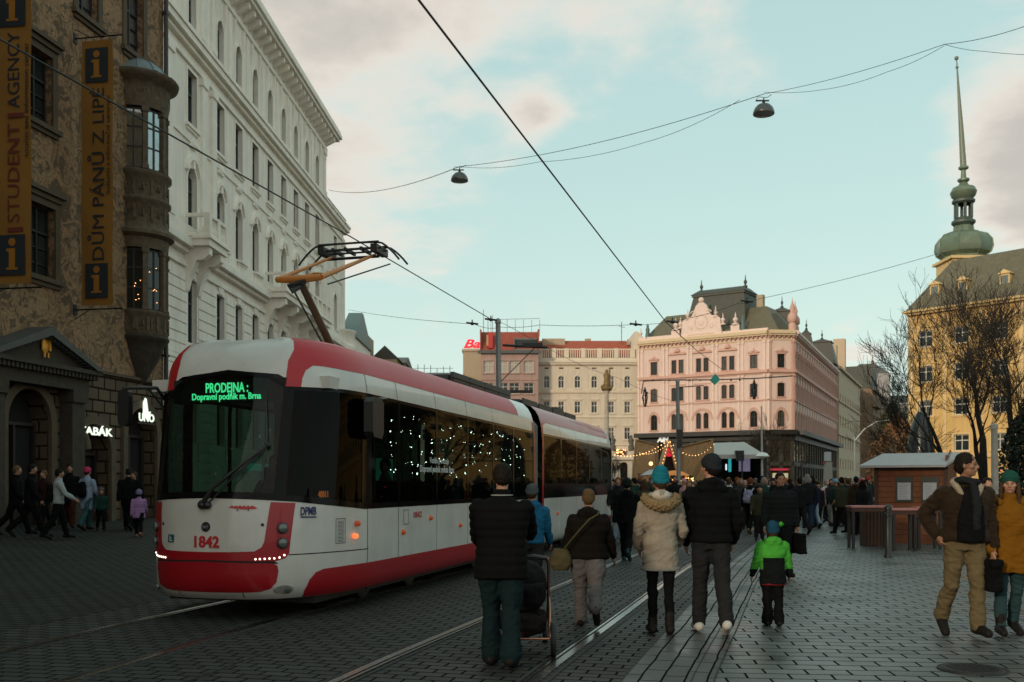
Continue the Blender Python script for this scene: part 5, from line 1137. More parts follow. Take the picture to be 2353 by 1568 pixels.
mb, _ = outline(927, 1172, 939, 1206, .008); smooth_build(mb, 'hatch', gapm)
# wipers
wp = MB(); piv = S(*UV(470, 1160), .05)
A1 = [S(*UV(470, 1158), .05), S(*UV(500, 1120), .09), S(*UV(560, 1070), .10), S(*UV(618, 1022), .06)]; wp.tube(A1, [.03, .022, .018, .014], 8); wp.tube([S(*UV(482, 1160), .05), S(*UV(540, 1100), .09), S(*UV(612, 1030), .06)], .010, 6)
wp.tube([S(*UV(612, 918), .025), S(*UV(613, 1000), .03), S(*UV(606, 1060), .03), S(*UV(603, 1112), .025)], [.008, .016, .016, .008], 6); wp.ball(S(*UV(616, 1024), .06), .03, 8); wp.ball(S(*UV(468, 1160), .03), .055, 10); wp.ball(S(*UV(480, 1161), .03), .045, 10)
wp.build('wiper', tblack, tram, 50)
# mirrors and camera housings
def at(vx, vy, Y): return TMi @ P(vx, vy, Y)
mb = MB(); mb.tube([S(-1.25, 2.55, 0), at(360, 892, 11.75), at(300, 891, 11.6), at(284, 893, 11.6), at(279, 905, 11.6)], .022, 8); mb.tube([S(-1.2, 2.45, 0), at(340, 893, 11.7)], .012, 6); mb.build('mirror_arm', tblack, tram, 50)
mb = MB(); c0 = at(286, 938, 11.6)
me_pts = []
for k in range(16): a = 2*pi*k/16; me_pts.append((c0.y+.075*(abs(cos(a))**.5)*(1 if cos(a) > 0 else -1), c0.z+.215*(abs(sin(a))**.45)*(1 if sin(a) > 0 else -1)))
mb.prism(me_pts, c0.x-.03, c0.x+.05, 'x'); mb.build('mirror', tblack, tram)
mb = MB(); p = S(*UV(800, 930), .0); mb.tube([S(uS(2.05), 2.6, 0), S(uS(1.9), 2.60, .12), S(uS(1.5), 2.56, .16)], .02, 8); mb.prism([(1.38, 2.1), (1.62, 2.08), (1.68, 2.16), (1.68, 2.52), (1.6, 2.58), (1.4, 2.58), (1.34, 2.52), (1.34, 2.16)], -1.42, -1.3, 'y'); mb.build('side_mirror', tblack, tram)
mb = MB(); p0, p1 = UV(738, 888), UV(776, 888)
q0 = S(p0[0], p0[1], .0); mb.box(q0.x, q0.x+.28, q0.y-.10, q0.y+.1, q0.z-.02, q0.z+.12); mb.build('camera_housing', tram_white, tram)
mb = MB(); q0 = S(-p0[0], p0[1], .0); mb.box(q0.x-.1, q0.x+.18, q0.y-.1, q0.y+.12, q0.z-.02, q0.z+.12); mb.build('camera_housing', tram_white, tram)
# roof gear
mb = MB()
for i in range(4): s0 = 6.5+i*.95; mb.box(s0, s0+.9, -.62, .5, 3.24, 3.42); mb.box(s0, s0+.9, -.72, -.66, 3.3, 3.46)
mb.box(6.4, 10.1, -.74, -.70, 3.36, 3.40)
for i in range(4): s0 = 11.4+i*1.5; mb.box(s0, s0+1.3, -.6, .6, 3.24, 3.40); mb.box(s0, s0+1.3, -.70, -.66, 3.3, 3.42)
mb.box(16.6, 17.3, -.3, .3, 3.24, 3.62); mb.build('roof_equipment', mat('roof_box_grey', (.05, .055, .05), .5), tram)
# pantograph
orange = mat('orange_painted_steel', (.55, .20, .035), .45, var=.2, vscale=6); browns = mat('brown_painted_steel', (.10, .045, .02), .5, var=.2)
pg = link('pantograph', None, tram)
def cl(vx, vy, Y): return TMi @ P(vx, vy, Y)
base = Vector((3.42, 0.0, 3.30)); knee = Vector((2.25, 0.02, 4.25)); hc = Vector((3.98, 0.02, 5.02))
mb = MB(); mb.box(3.0, 4.2, -.45, .45, 3.26, 3.34); mb.tube([base+Vector((0, -.3, .04)), base+Vector((0, .3, .04))], .06, 8)
for x in (3.05, 4.1):
    for y in (-.4, .4): mb.lathe([(.06, 0), (.06, .12)], 8, (x, y, 3.2))
mb.build('pantograph_base', browns, pg)
mb = MB(); mb.tube([base, knee], [.058, .048], 12); mb.build('lower_arm', browns, pg, 50)
mb = MB(); mb.tube([base+Vector((-.25, 0, 0)), knee+Vector((-.12, .06, -.1))], .014, 6)
mb.tube([knee+Vector((-.05, -.12, -.05)), knee+Vector((-.1, .1, -.12)), knee+Vector((-.16, .02, -.2)), knee+Vector((-.02, -.05, -.1))], .035, 6); mb.build('coupling_rod', tblack, pg)
mb = MB(); kl, kr = knee+Vector((0, .32, 0)), knee+Vector((0, -.32, 0))
mb.tube([kl, knee+Vector((-.03, 0, -.02)), kr], [.042, .06, .042], 10); mb.tube([kl+Vector((.03, .02, .02)), knee+Vector((.28, .10, .06)), knee+Vector((.22, -.12, .10)), kr+Vector((.12, .02, .06))], .022, 8)
hl_, hr_ = hc+Vector((-.10, .30, -.12)), hc+Vector((.0, -.33, -.10))
mb.tube([kl, kl.lerp(hl_, .5), hl_], [.033, .025, .02], 8); mb.tube([kr, kr.lerp(hr_, .5), hr_], [.038, .030, .022], 8); mb.build('upper_arm', orange, pg, 50)
mb = MB(); mb.tube([kr+Vector((.08, -.06, -.08)), hr_+Vector((.1, -.22, -.12))], .012, 6); mb.build('guide_rod', tblack, pg)
mb = MB(); 
for dx in (-.17, .17):
    pts = []
    for k in range(-12, 13): y = k/12*.80; a = abs(y); zc = .06-.05*(y/.5)**2*.35 if a < .5 else .05-.55*(a-.5)-1.2*(a-.5)**2; pts.append(hc+Vector((dx, y, zc)))
    mb.tube(pts, .015, 8)
    mb.box(hc.x+dx-.016, hc.x+dx+.016, hc.y-.48, hc.y+.48, hc.z+.045, hc.z+.07)
    mb.tube([hc+Vector((dx*.6, -.5, -.02)), hc+Vector((dx*.6, .5, -.02))], .014, 6)
for y in (-.42, .42): mb.box(hc.x-.22, hc.x+.22, hc.y+y-.05, hc.y+y+.05, hc.z-.09, hc.z+.02)
for y in (-.2, 0.05, .25): mb.box(hc.x-.18, hc.x+.18, hc.y+y-.02, hc.y+y+.02, hc.z-.05, hc.z)
mb.tube([hc+Vector((0, -.42, -.12)), hc+Vector((0, .42, -.12))], .022, 8); mb.tube([hl_, hc+Vector((0, .34, -.1))], .02, 6); mb.tube([hr_, hc+Vector((0, -.36, -.1))], .02, 6)
mb.build('collector_head', tblack, pg, 50)
# driver, a dim seated figure is added with the people
# ---------------------------------------------------------------- overhead lines, lamps and poles
wirem = mat('overhead_wire', (.03, .032, .03), .5, .5, var=0)
def wire(pts, r, label, group, sag=0., n=14, name='overhead_wire', cat='wire'):
    pts = [Vector(p) for p in pts]; out = []
    for i in range(len(pts)-1):
        for k in range(n): t = k/n; p = pts[i].lerp(pts[i+1], t); p.z -= sag*4*t*(1-t); out.append(p)
    out.append(pts[-1]); mb = MB(); mb.tube(out, r*(.45 if r > .0116 or 'span' in label else .9), 6); o = mb.build(name, wirem, None, 50); tag(o, label, cat, group); return o
wg = 'overhead tram wires'
wire([P(-140, 20, 7.4), P(0, 90, 8.25), P(800, 541, 14.5), P(1130, 735, 22.4)], .0105, 'black contact wire running over the tram and its pantograph', wg)
wire([P(940, -40, 7.2), P(962, 0, 7.55), P(1530, 740, 22.5), P(1600, 805, 30), P(1660, 850, 45)], .011, 'black contact wire slanting down across the open sky above the second track', wg)
wire([P(1130, 735, 22.4), P(1160, 745, 40), P(1260, 800, 40)], .010, 'dark contact wire continuing from the tram wire to the tall grey pole', wg)
wire([P(755, 437, 66), P(1056, 383, 38)], .03, 'grey span wire from the white palace to the left hanging lamp', 'span wires carrying the lamps', .5)
wire([P(1056, 383, 38), P(1756, 216, 28)], .02, 'upper grey span wire between the two hanging lamps', 'span wires carrying the lamps', .3)
wire([P(1056, 383, 38), P(1240, 372, 34), P(1480, 328, 31), P(1700, 230, 28)], .015, 'lower sagging span wire between the two hanging lamps', 'span wires carrying the lamps', .12)
wire([P(1756, 216, 28), P(2170, 102, 22), P(2420, 35, 20)], .014, 'upper span wire running from the right hanging lamp to the picture edge', 'span wires carrying the lamps', .1)
wire([P(1756, 212, 28), P(1900, 205, 26), P(2040, 165, 24), P(2170, 105, 22)], .012, 'lower slack span wire right of the right hanging lamp', 'span wires carrying the lamps', .05)
wire([P(2170, 102, 22), P(2260, 118, 22), P(2420, 126, 22)], .011, 'short span wire sagging to the right edge above the spire', 'span wires carrying the lamps', .03)
wire([P(800, 712, 60), P(1090, 745, 40), P(1150, 752, 40)], .022, 'thin span wire from the white palace to the tall grey pole', wg, .1)
wire([P(1150, 752, 40), P(1240, 747, 40), P(1460, 746, 40), P(1545, 738, 45)], .020, 'thin span wire running right from the tall grey pole', wg, .05)
wire([P(1545, 738, 45), P(1700, 696, 45), P(1730, 690, 45), P(2160, 582, 45)], .022, 'thin span wire rising right towards the onion tower', wg, .1)
wire([P(1250, 795, 40), P(1420, 868, 55), P(1560, 925, 56)], .02, 'thin sagging feeder wire in front of the cream building', wg, .15)
ins_m = mat('insulator', (.02, .022, .02), .5)
for i, (x, y, Y, lb) in enumerate(((1085, 744, 40, 'left of the tall grey pole'), (1128, 735, 22.4, 'where the tram contact wire ends'), (1461, 746, 40, 'above the cream building'), (1545, 740, 45, 'left of the slate mansard'), (1716, 693, 45, 'right of the slate mansard'))):
    c = P(x, y, Y); s = Y/F; mb = MB(); mb.tube([c+Vector((-14*s, 0, 2*s)), c+Vector((14*s, 0, -1*s))], 2.2*s, 6); mb.ball(c, (5*s, 5*s, 4*s), 8); mb.tube([c, c+Vector((0, 0, 9*s))], 1.5*s, 6)
    tag(mb.build('wire_insulator', ins_m), 'black insulator on a thin overhead wire '+lb, 'insulator', 'insulators on the overhead wires')
lampm = mat('lamp_dome', (.12, .12, .115), .35, .6, var=.15); lampg = mat('lamp_glass', (.55, .55, .52), .3)
for (vx, vy, Y, hwp, lb) in ((1056, 405, 38, 20, 'smaller grey dome lamp hanging from the span wire, left in the sky'), (1755, 249, 28, 24.5, 'larger grey dome lamp hanging from the span wire, right in the sky')):
    s = Y/F; r = hwp*s; c = P(vx, vy+hwp*.55, Y); L_ = empty('hanging_lamp', lb, 'street lamp', c, 0, 'dome lamps hung over the square')
    mb = MB(); mb.lathe([(r*.98, -.02*r), (r*1.0, .06*r), (r*.98, .2*r), (r*.84, .55*r), (r*.6, .82*r), (r*.3, .97*r), (r*.12, 1.0*r), (0, 1.0*r)], 28); mb.build('lamp_dome', lampm, L_, 60)
    mb = MB(); mb.lathe([(0, -.14*r), (.5*r, -.1*r), (r*.95, .0)], 24); mb.build('lamp_glass', lampg, L_, 60)
    mb = MB(); mb.tube([(0, 0, r), (0, 0, r*1.5)], r*.06, 6); mb.box(-r*.75, r*.5, -r*.05, r*.05, r*1.2, r*1.32); mb.tube([(-r*.75, 0, r*1.25), (-r*.55, 0, r*1.62), (r*.3, 0, r*1.55), (r*.75, 0, r*1.85)], r*.03, 5); mb.ball((0, 0, r*1.14), r*.15, 8); mb.build('hanger', tblack, L_)
galv = mat('galvanised_steel', (.26, .27, .26), .5, .5, var=.2)
def pole(vx, vyt, Y, r0, r1, label, extras=None, name='catenary_pole', cat='pole', m=galv, group=None):
    x = (vx-CX)/F*Y; H = EYE+(HZ-vyt)/F*Y; r = empty(name, label, cat, (x, Y, 0), 0, group)
    mb = MB(); mb.tube([(0, 0, 0), (0, 0, .9), (0, 0, .95), (-.01*H, 0, H)], [r0*1.15, r0*1.1, r0, r1], 12); mb.lathe([(r1*1.3, 0), (r1*1.1, .15), (0, .22)], 10, (-.01*H, 0, H-.02)); mb.build('mast', m, r, 50)
    if extras: extras(r, H)
    return r
def ex1(r, H):
    mb = MB(); mb.tube([(.1, 0, H-.9), (1.9, 0, H-1.0)], .05, 6); mb.box(.9, 1.7, -.1, .1, H-.98, H-.82); mb.tube([(0, 0, H-2.4), (1.4, 0, H-1.0)], .02, 5); mb.box(.12, 1.3, -.12, .12, 5.2, 5.3); mb.build('bracket_arm', ins_m, r)
pole(1149, 742, 40, .13, .10, 'tall grey steel pole with bracket arm in front of the dusty pink building', ex1)
def ex2(r, H):
    mb = MB(); mb.box(-.16, .2, -.22, -.02, 4.1, 4.6); mb.box(-.14, .14, -.3, -.05, 3.6, 4.05); mb.build('signal_box', tblack, r)
    mb = MB(); mb.tube([(0, 0, H-.3), (1.4, 0, H-.2)], .03, 5); mb.build('bracket_arm', ins_m, r)
pole(1560, 878, 56, .13, .10, 'grey steel pole with a black box standing at the wooden pavilion', ex2)
def ex3(r, H):
    mb = MB(); mb.lathe([(0, 0), (.5, .04), (.55, .12), (.35, .35), (0, .45)], 14, (0, 0, 3.6)); mb.build('lamp_head', mat('white_lamp', (.75, .75, .7), .4), r, 50)
pole(1752, 938, 78, .10, .05, 'slim pale lamp post beside the white marquee', ex3, 'lamp_post', 'lamp post', mat('pale_post', (.42, .42, .40), .5))
def ex4(r, H):
    mb = MB(); mb.tube([(0, 0, H-.1), (.9, 0, H+1.0), (2.1, 0, H+1.7), (3.6, 0, H+1.9)], [.06, .05, .04, .03], 6); mb.ball((3.8, 0, H+1.85), (.35, .2, .2), 8); mb.build('curved_arm', mat('pale_lamp', (.6, .6, .56), .4), r, 50)
pole(1965, 1010, 95, .08, .05, 'curved street lamp in front of the shaded side of the salmon palace', ex4, 'lamp_post', 'lamp post', mat('pale_post', (.42, .42, .40), .5))
pole(2287, 985, 36, .13, .11, 'pale pole standing beside the bare tree at the right edge', None, 'lamp_post', 'pole', mat('birch_grey_post', (.30, .29, .26), .6, var=.4))
# green star on a light chain in front of the salmon palace
ch = 60.; r = empty('hanging_decoration', 'string of hanging decorations with a green diamond before the salmon palace', 'decoration', P(1643, 873, ch))
mb = MB(); mb.tube([P(x, y, ch)-P(1643, 873, ch) for x, y in ((1474, 905), (1478, 876), (1530, 874), (1643, 873), (1735, 870), (1822, 864))], .035, 6)
for x in (1500, 1540, 1585, 1610, 1680, 1700): mb.ball(P(x, 874, ch)-P(1643, 873, ch), .06, 6)
mb.build('chain', ins_m, r)
mb = MB(); mb.prism([(-.30, 0), (0, -.30), (.30, 0), (0, .30)], -.15, .15); mb.prism([(-.2, .15), (.2, .15), (.0, .36)], -.1, .1); mb.build('green_diamond', mat('green_ornament', (.01, .16, .12), .3, emit=(.0, .5, .35), estr=.12), r)
for (x, y0, y1) in ((1733, 872, 918), (1482, 890, 935)):
    mb = MB(); c = P(x, y0, ch)-P(1643, 873, ch); h = (y1-y0)*ch/F
    for k in range(5): a = k*1.3; mb.tube([c, c+Vector((.16*cos(a), .1*sin(a), -h*.5)), c+Vector((.05*cos(a), 0, -h))], .03, 5); mb.ball(c+Vector((.14*cos(a), .1*sin(a), -h*(.3+.12*k))), .07, 6)
    mb.build('ornament', ins_m, r)

# ---------------------------------------------------------------- trees
bark = mat('dark_bark', (.022, .018, .014), .9, var=.4, vscale=8, bump=.6)
barkb = mat('brown_bark', (.06, .042, .026), .9, var=.4, vscale=8)
def bare_tree(name, label, pos, H, r0, seed, depth=5, spread=.55, lean=(0, 0), group=None, m=None, trunk=.3, twig=.006, nb=(3, 4), up=.25):
    rnd = random.Random(seed); root = empty(name, label, 'tree', pos, 0, group)
    tm, cm = MB(), MB()
    def seg(p, d, L, r, lev, mb):
        n = 4; pts = [p.copy()]; rs = [r]; dd = d.copy()
        for i in range(n): 
            dd = (dd+Vector((rnd.uniform(-1, 1), rnd.uniform(-1, 1), rnd.uniform(-.4, 1)))*(.10+.03*lev)).normalized(); dd.z += up*.06; dd.normalize(); pts.append(pts[-1]+dd*L/n); rs.append(max(twig*.6, r*(1-.45*(i+1)/n)))
        mb.tube(pts, rs, 8 if lev < 1 else (5 if lev < 3 else 3), caps=False)
        if lev >= depth: return
        k = rnd.randint(*nb)+(1 if lev > 1 else 0)
        for i in range(k):
            t = rnd.uniform(.35, 1) if i < k-1 else 1.; a = pts[0]; idx = min(n-1, int(t*n)); q = pts[idx].lerp(pts[idx+1], t*n-idx) if t < 1 else pts[-1]
            ax = dd.orthogonal().normalized(); ax.rotate(Matrix.Rotation(rnd.uniform(0, 2*pi), 3, dd)); nd = dd.copy(); nd.rotate(Matrix.Rotation(rnd.uniform(.35, 1.0)*spread*1.3 if i < k-1 else rnd.uniform(.05, .35), 3, ax))
            nd.z += up*.35; nd.normalize(); seg(q, nd, L*rnd.uniform(.58, .85), max(twig, rs[idx+1 if t < 1 else -1]*rnd.uniform(.55, .75) if i < k-1 else rs[-1]*.9), lev+1, cm)
    d0 = Vector((lean[0], lean[1], 1)).normalized(); seg(Vector((0, 0, 0)), d0, H*trunk, r0, 0, tm)
    tm.build('trunk', m or bark, root, 60); cm.build('crown', m or bark, root, 60); return root
bare_tree('bare_tree', 'large bare dark tree rising behind the wooden hut', (21.2, 45, 0), 18, .27, 5, 6, .66, (.03, 0), trunk=.2, nb=(3, 3), twig=.0105, up=.1)
bare_tree('bare_tree', 'bare tree leaning left in front of the yellow corner, behind the hut roof', (21.4, 46, 0), 12.5, .2, 12, 6, .66, (-.5, .05), trunk=.26, nb=(3, 3), twig=.010, up=.0)
bare_tree('bare_tree', 'bare tree crown cut by the right edge in front of the yellow facade', (25, 49, 0), 18, .24, 21, 6, .66, (-.08, 0), trunk=.22, nb=(3, 3), twig=.010, up=.1)
for i, (vx, Y, h, sd, lb) in enumerate(((1778, 96, 8.5, 3, 'small bare tree just right of the white marquee'), (1815, 110, 9, 4, 'small bare brown tree before the chamfered corner of the salmon palace'), (1745, 118, 9, 6, 'small bare tree behind the marquee roof'), (1690, 125, 10, 8, 'small bare tree behind the marquee, below the black canopy'),
    (1985, 130, 11, 9, 'small bare tree at the mouth of the far street'), (2008, 120, 9, 14, 'small bare tree before the brown gabled street building'), (1408, 120, 6, 15, 'small evergreen-like bare tree beside the portal of the cream building'))):
    bare_tree('small_tree', lb, ((vx-CX)/F*Y, Y, 0), h, .09, sd, 4, .6, trunk=.32, m=barkb, twig=.016, nb=(3, 5), group='small bare trees across the square')
def leafy(name, label, pos, prof_, n, leaf, m, trunk_m, seed, hgt_tr=1., parts='crown', cat='tree', group=None, lights=None):
    rnd = random.Random(seed); root = empty(name, label, cat, pos, 0, group); mb = MB()
    H = prof_[-1][1]
    for i in range(n):
        z = rnd.uniform(prof_[0][1], H); (rr,) = lerp_tab([(z_, r_) for r_, z_ in prof_], z); a = rnd.uniform(0, 2*pi); lump = 1+.22*noise.noise(Vector((cos(a)*2, sin(a)*2, z*.9+seed))); q = rr*lump*rnd.uniform(.45, 1)**.5
        c = Vector((cos(a)*q, sin(a)*q, z)); s = leaf*rnd.uniform(.6, 1.4); e = Vector((rnd.uniform(-1, 1), rnd.uniform(-1, 1), rnd.uniform(-1, 1))).normalized(); f = e.orthogonal().normalized(); g_ = e.cross(f)
        mb.add([c+f*s, c+g_*s*.6, c-f*s, c-g_*s*.6], [(0, 1, 2, 3)])
    mb.build(parts, m, root); t = MB(); t.tube([(0, 0, 0), (0, 0, H*.85)], [.14, .03], 8); t.build('trunk', trunk_m, root)
    if lights:
        l = MB()
        for i in range(lights[0]): z = rnd.uniform(prof_[0][1], H*.95); (rr,) = lerp_tab([(z_, r_) for r_, z_ in prof_], z); a = rnd.uniform(0, 2*pi); l.ball((cos(a)*rr*1.02, sin(a)*rr*1.02, z), lights[1], 6)
        l.build('lights', lights[2], root)
    return root
brownleaf = mat('brown_leaves', (.30, .15, .06), .8, var=.5, vscale=3); fir = mat('fir_needles', (.012, .022, .013), .8, var=.5, vscale=2); greenleaf = mat('dull_green_leaves', (.09, .10, .035), .8, var=.5, vscale=2)
redbulb = mat('red_bulb', (1, .1, .08), .4, var=0, emit=(1, .07, .05), estr=1.6); whitebulb = mat('white_bulb', (1, .97, .9), .4, var=0, emit=(1, .96, .86), estr=26); warmbulb = mat('amber_bulb', (1, .6, .25), .4, var=0, emit=(1, .50, .18), estr=3.2)
leafy('autumn_tree', 'round brown leaved beech between the far street and the dark monument', ((2062-CX)/F*88, 88, 0), [(.8, .3), (2.3, 1.2), (2.6, 3.2), (2.0, 5.2), (.9, 6.8), (.1, 7.6)], 6000, .12, brownleaf, bark, 2)
leafy('distant_tree', 'dull green tree top between the far street and the yellow building', ((2052-CX)/F*170, 170, 0), [(1, 3), (2.6, 6), (2.8, 10), (1.9, 13), (.2, 15.5)], 2200, .3, greenleaf, bark, 3)
leafy('christmas_tree', 'dark fir with a few dim red lights at the right edge behind the couple', (23.4, 42, 0), [(2.9, .4), (2.6, 2), (2.1, 4), (1.3, 6), (.6, 7.3), (.05, 8.2)], 26000, .09, fir, bark, 4, lights=(60, .032, redbulb))
# dark bullet shaped monument
gran = mat('black_granite', (.012, .016, .017), .28, var=.2, coat=.3); Yo = 65; r = empty('monument', 'dark bullet shaped stone monument behind the hut roof', 'monument', ((2116-CX)/F*Yo, Yo, 0))
mb = MB(); mb.lathe([(.95, 0), (.98, .6), (.96, 1.8), (.90, 3.2), (.78, 4.4), (.6, 5.3), (.42, 5.9), (.36, 6.0), (.33, 6.05), (.2, 6.25), (0, 6.3)], 32); mb.build('body', gran, r, 50)
mb = MB(); mb.lathe([(1.5, 0), (1.5, .15), (1.0, .16)], 32); mb.build('plinth', mat('dark_plinth', (.05, .05, .05), .5), r)

# ---------------------------------------------------------------- market
wood = mat('stall_wood', (.185, .058, .018), .7, var=.4, vscale=4, bump=.3); wood2 = mat('stall_wood_dark', (.055, .024, .014), .7, var=.3); slatw = mat('pale_slat_wood', (.74, .43, .215), .75, var=.35, vscale=3); roofp = mat('grey_hut_roof', (.33, .33, .33), .55, var=.15); redcloth = mat('pink_table_top', (.42, .17, .16), .5, var=.2)
# hut on the right
hp = G(2000, 1247); hut = empty('market_hut', 'brown boarded wooden hut with a pale grey roof and two small notices', 'hut', ((2040-CX)/F*26.0, 26.0, 0), radians(-31))
HW, HD = 1.82, 1.9; z1 = 2.02
mb = MB(); 
for i in range(14): mb.box(-.32, HW-.4, .0+.006*(i % 2), .06, .08+i*.139, .08+i*.139+.13)
mb.box(-.32, -.28, .061, HD, .08, z1); mb.box(HW-.44, HW-.4, .061, HD, .08, z1+.25); mb.box(-.32, HW-.4, HD, HD+.04, .08, z1); mb.box(-.35, HW-.37, -.03, HD, 0, .08)
for i in range(5): mb.prism([(0, z1), (HD, z1), (HD, z1+.05), (HD*.5, z1+.42)], HW-.44+.001*i, HW-.43+.001*i, 'x')
mb.build('walls', wood, hut)
mb = MB()
for x in (-.33, HW-.46): mb.box(x, x+.09, -.05, 0, .05, z1)
mb.box(-.33, HW-.36, -.05, 0, z1-.1, z1+.0); mb.build('corner_posts', wood2, hut)
mb = MB(); mb.add([(-.66, -.30, z1-.0), (HW-.38, -.30, z1), (HW-.10, HD*.5, z1+.34), (-.30, HD*.5, z1+.34), (HW-.2, HD+.3, z1), (-.6, HD+.3, z1)], [(0, 1, 2, 3), (3, 2, 4, 5)]); mb.add([(x, y, z-.06) for x, y, z in ((-.66, -.30, z1-.0), (HW-.38, -.30, z1), (HW-.10, HD*.5, z1+.34), (-.30, HD*.5, z1+.34), (HW-.2, HD+.3, z1), (-.6, HD+.3, z1))], [(3, 2, 1, 0), (5, 4, 2, 3)]); mb.add([(-.66, -.30, z1), (HW-.38, -.30, z1), (HW-.38, -.30, z1-.06), (-.66, -.30, z1-.06), (HW-.10, HD*.5, z1+.34), (HW-.10, HD*.5, z1+.28), (-.30, HD*.5, z1+.34), (-.30, HD*.5, z1+.28)], [(0, 3, 2, 1), (1, 2, 5, 4), (0, 6, 7, 3)]); mb.build('roof', roofp, hut)
for x0 in (.20, .82):
    mb = MB(); mb.box(x0, x0+.42, -.035, -.005, 1.08, 1.72); fr = mb.build('notice_frame', mat('green_black_frame', (.01, .022, .02), .5), hut)
    mb = MB(); mb.box(x0+.05, x0+.37, -.042, -.036, 1.13, 1.57)
    p_ = mb.build('notice_paper', mat('notice_paper', (.40, .42, .46), .7, var=.05), fr); mb = MB()
    for j in range(9): mb.box(x0+.08, x0+.08+.26*(.6+.4*random.random()), -.0445, -.0425, 1.17+j*.042, 1.178+j*.042)
    mb.build('small_print', mat('grey_print', (.16, .17, .2), .7, var=0), fr)
# tall narrow tables with dark legs
def bar_table(x0, x1, Y, label, ztop=1.02):
    X0 = (x0-CX)/F*Y; w = (x1-x0)/F*Y; r = empty('bar_table', label, 'table', (X0, Y, 0), 0, 'narrow standing tables by the hut')
    mb = MB(); mb.box(0, w, 0, .42, ztop-.045, ztop); mb.build('table_top', redcloth, r); mb = MB(); mb.box(.02, w-.02, .02, .40, ztop-.14, ztop-.046); mb.build('apron', wood2, r)
    for x in (.03, w-.10):
        for y in (.03, .33): mb = MB(); mb.box(x, x+.06, y, y+.06, 0, ztop-.14); mb.build('leg', mat('dark_leg', (.015, .013, .012), .6), r)
bar_table(1957, 2052, 23.6, 'narrow pink topped standing table, left one by the hut'); bar_table(2050, 2112, 22.6, 'narrow pink topped standing table in the middle before the hut', .98); bar_table(2108, 2170, 23.2, 'narrow pink topped standing table behind the man in the brown jacket', 1.0)
mb = MB(); mb.box(-.32, .32, -.15, .15, 0, .95); 
for i in range(8): mb.box(-.33+.085*i, -.27+.085*i, -.17, -.151, .02, .95)
tag(mb.build('slatted_bin', wood2, None, False, ((2010-CX)/F*24.6, 24.6, 0)), 'dark slatted waste bin between the standing tables and the hut', 'bin')
gb = G(2041, 1282); mb = MB(); mb.lathe([(0, 0), (.085, 0), (.085, .06), (.068, .08), (.068, .86), (.085, .87), (.085, .93), (.068, .94), (.068, 1.0), (.08, 1.01), (.08, 1.06), (.04, 1.1), (0, 1.11)], 20); tag(mb.build('bollard', mat('black_bollard', (.014, .016, .015), .4, var=.1), None, 45, gb), 'black cast bollard in front of the standing tables', 'bollard')
# slatted pavilion wings
def wing(pts, Y0, Y1, label):
    a, b = P(pts[0][0], pts[0][1], Y0), P(pts[1][0], pts[1][1], Y1); d = P(pts[2][0], HZ, Y0); c = P(pts[3][0], HZ, Y1); r = empty('pavilion_wing', label, 'pavilion', (0, 0, 0), 0, 'slatted wooden pavilion wings'); r.location = (d.x, d.y, 0); mb = MB(); n = 26
    bl, brr = Vector((d.x, Y0, 0)), Vector((c.x, Y1, 0)); o = r.location
    for i in range(n):
        t0, t1 = i/n, (i+.76)/n; q = [bl.lerp(brr, t0), bl.lerp(brr, t1), a.lerp(b, t1), a.lerp(b, t0)]; nn = Vector((0, .12, 0)); vs = [p-o for p in q]+[p-o+nn for p in q]
        mb.add(vs, [(0, 1, 2, 3), (7, 6, 5, 4), (0, 4, 5, 1), (1, 5, 6, 2), (2, 6, 7, 3), (3, 7, 4, 0)])
    mb.build('slats', slatw, r); mb = MB(); mb.tube([bl-o+Vector((0, -.06, 0)), a-o+Vector((0, -.06, 0)), b-o+Vector((0, -.06, 0)), brr-o+Vector((0, -.06, 0))], .09, 6)
    mb.add([bl-o+Vector((0, .2, 0)), brr-o+Vector((0, .2, 0)), b-o+Vector((0, .2, 0)), a-o+Vector((0, .2, 0))], [(0, 1, 2, 3)]); mb.build('frame', mat('shaded_wood', (.42, .25, .12), .8), r)
wing(((1462, 1011), (1506, 1022), (1449, 0), (1512, 0)), 74, 78, 'left slatted wooden wing of the pavilion beside the tram tail'); wing(((1568, 1027), (1636, 1010), (1566, 0), (1648, 0)), 78, 74, 'right slatted wooden wing of the pavilion next to the marquee')
Yk = 70.; kx = (1537-CX)/F*Yk; r = empty('gingerbread_stall', 'steep triangular wooden stall with a round red sign and fairy lights', 'stall', (kx, Yk, 0)); zt = ZY(1010, Yk); hw_ = 1.05
mb = MB()
for sg in (-1, 1): mb.prism([(sg*hw_, .9), (sg*(hw_-.16), .9), (0, zt-.35), (0, zt)], -.15, 1.6)
mb.build('roof', slatw, r); mb = MB(); mb.prism([(-hw_+.1, .9), (hw_-.1, .9), (0, zt-.3)], .3, .4); mb.box(-hw_+.1, hw_-.1, .3, 1.5, 0, .9); mb.build('front_panel', mat('stall_dark_front', (.02, .008, .008), .7), r)
mb = MB(); mb.lathe([(.30, -.03), (.30, .03), (0, .04)], 24); o = mb.build('round_sign', mat('red_round_sign', (.5, .01, .03), .5, var=0, emit=(1, .02, .06), estr=.5), r); o.matrix_local = Matrix.Translation((0.02, .2, ZY(1040, Yk))) @ Matrix.Rotation(pi/2, 4, 'X')
mb = MB(); mb.box(-.16, .18, .14, .15, ZY(1040, Yk)-.03, ZY(1040, Yk)+.05); mb.build('sign_lettering_bar', whitetxt, r)
mb = MB()
for i in range(16): mb.ball((-hw_*(1-i/16), -.2, .9+(zt-.9)*i/16), .03, 6); mb.ball((hw_*(1-i/16), -.2, .9+(zt-.9)*i/16), .03, 6)
mb.build('light_dots', warmbulb, r)
mb = MB(); 
for j in range(5): mb.box(-.7, .7, .1, .3, 1.5+j*.16, 1.58+j*.16)
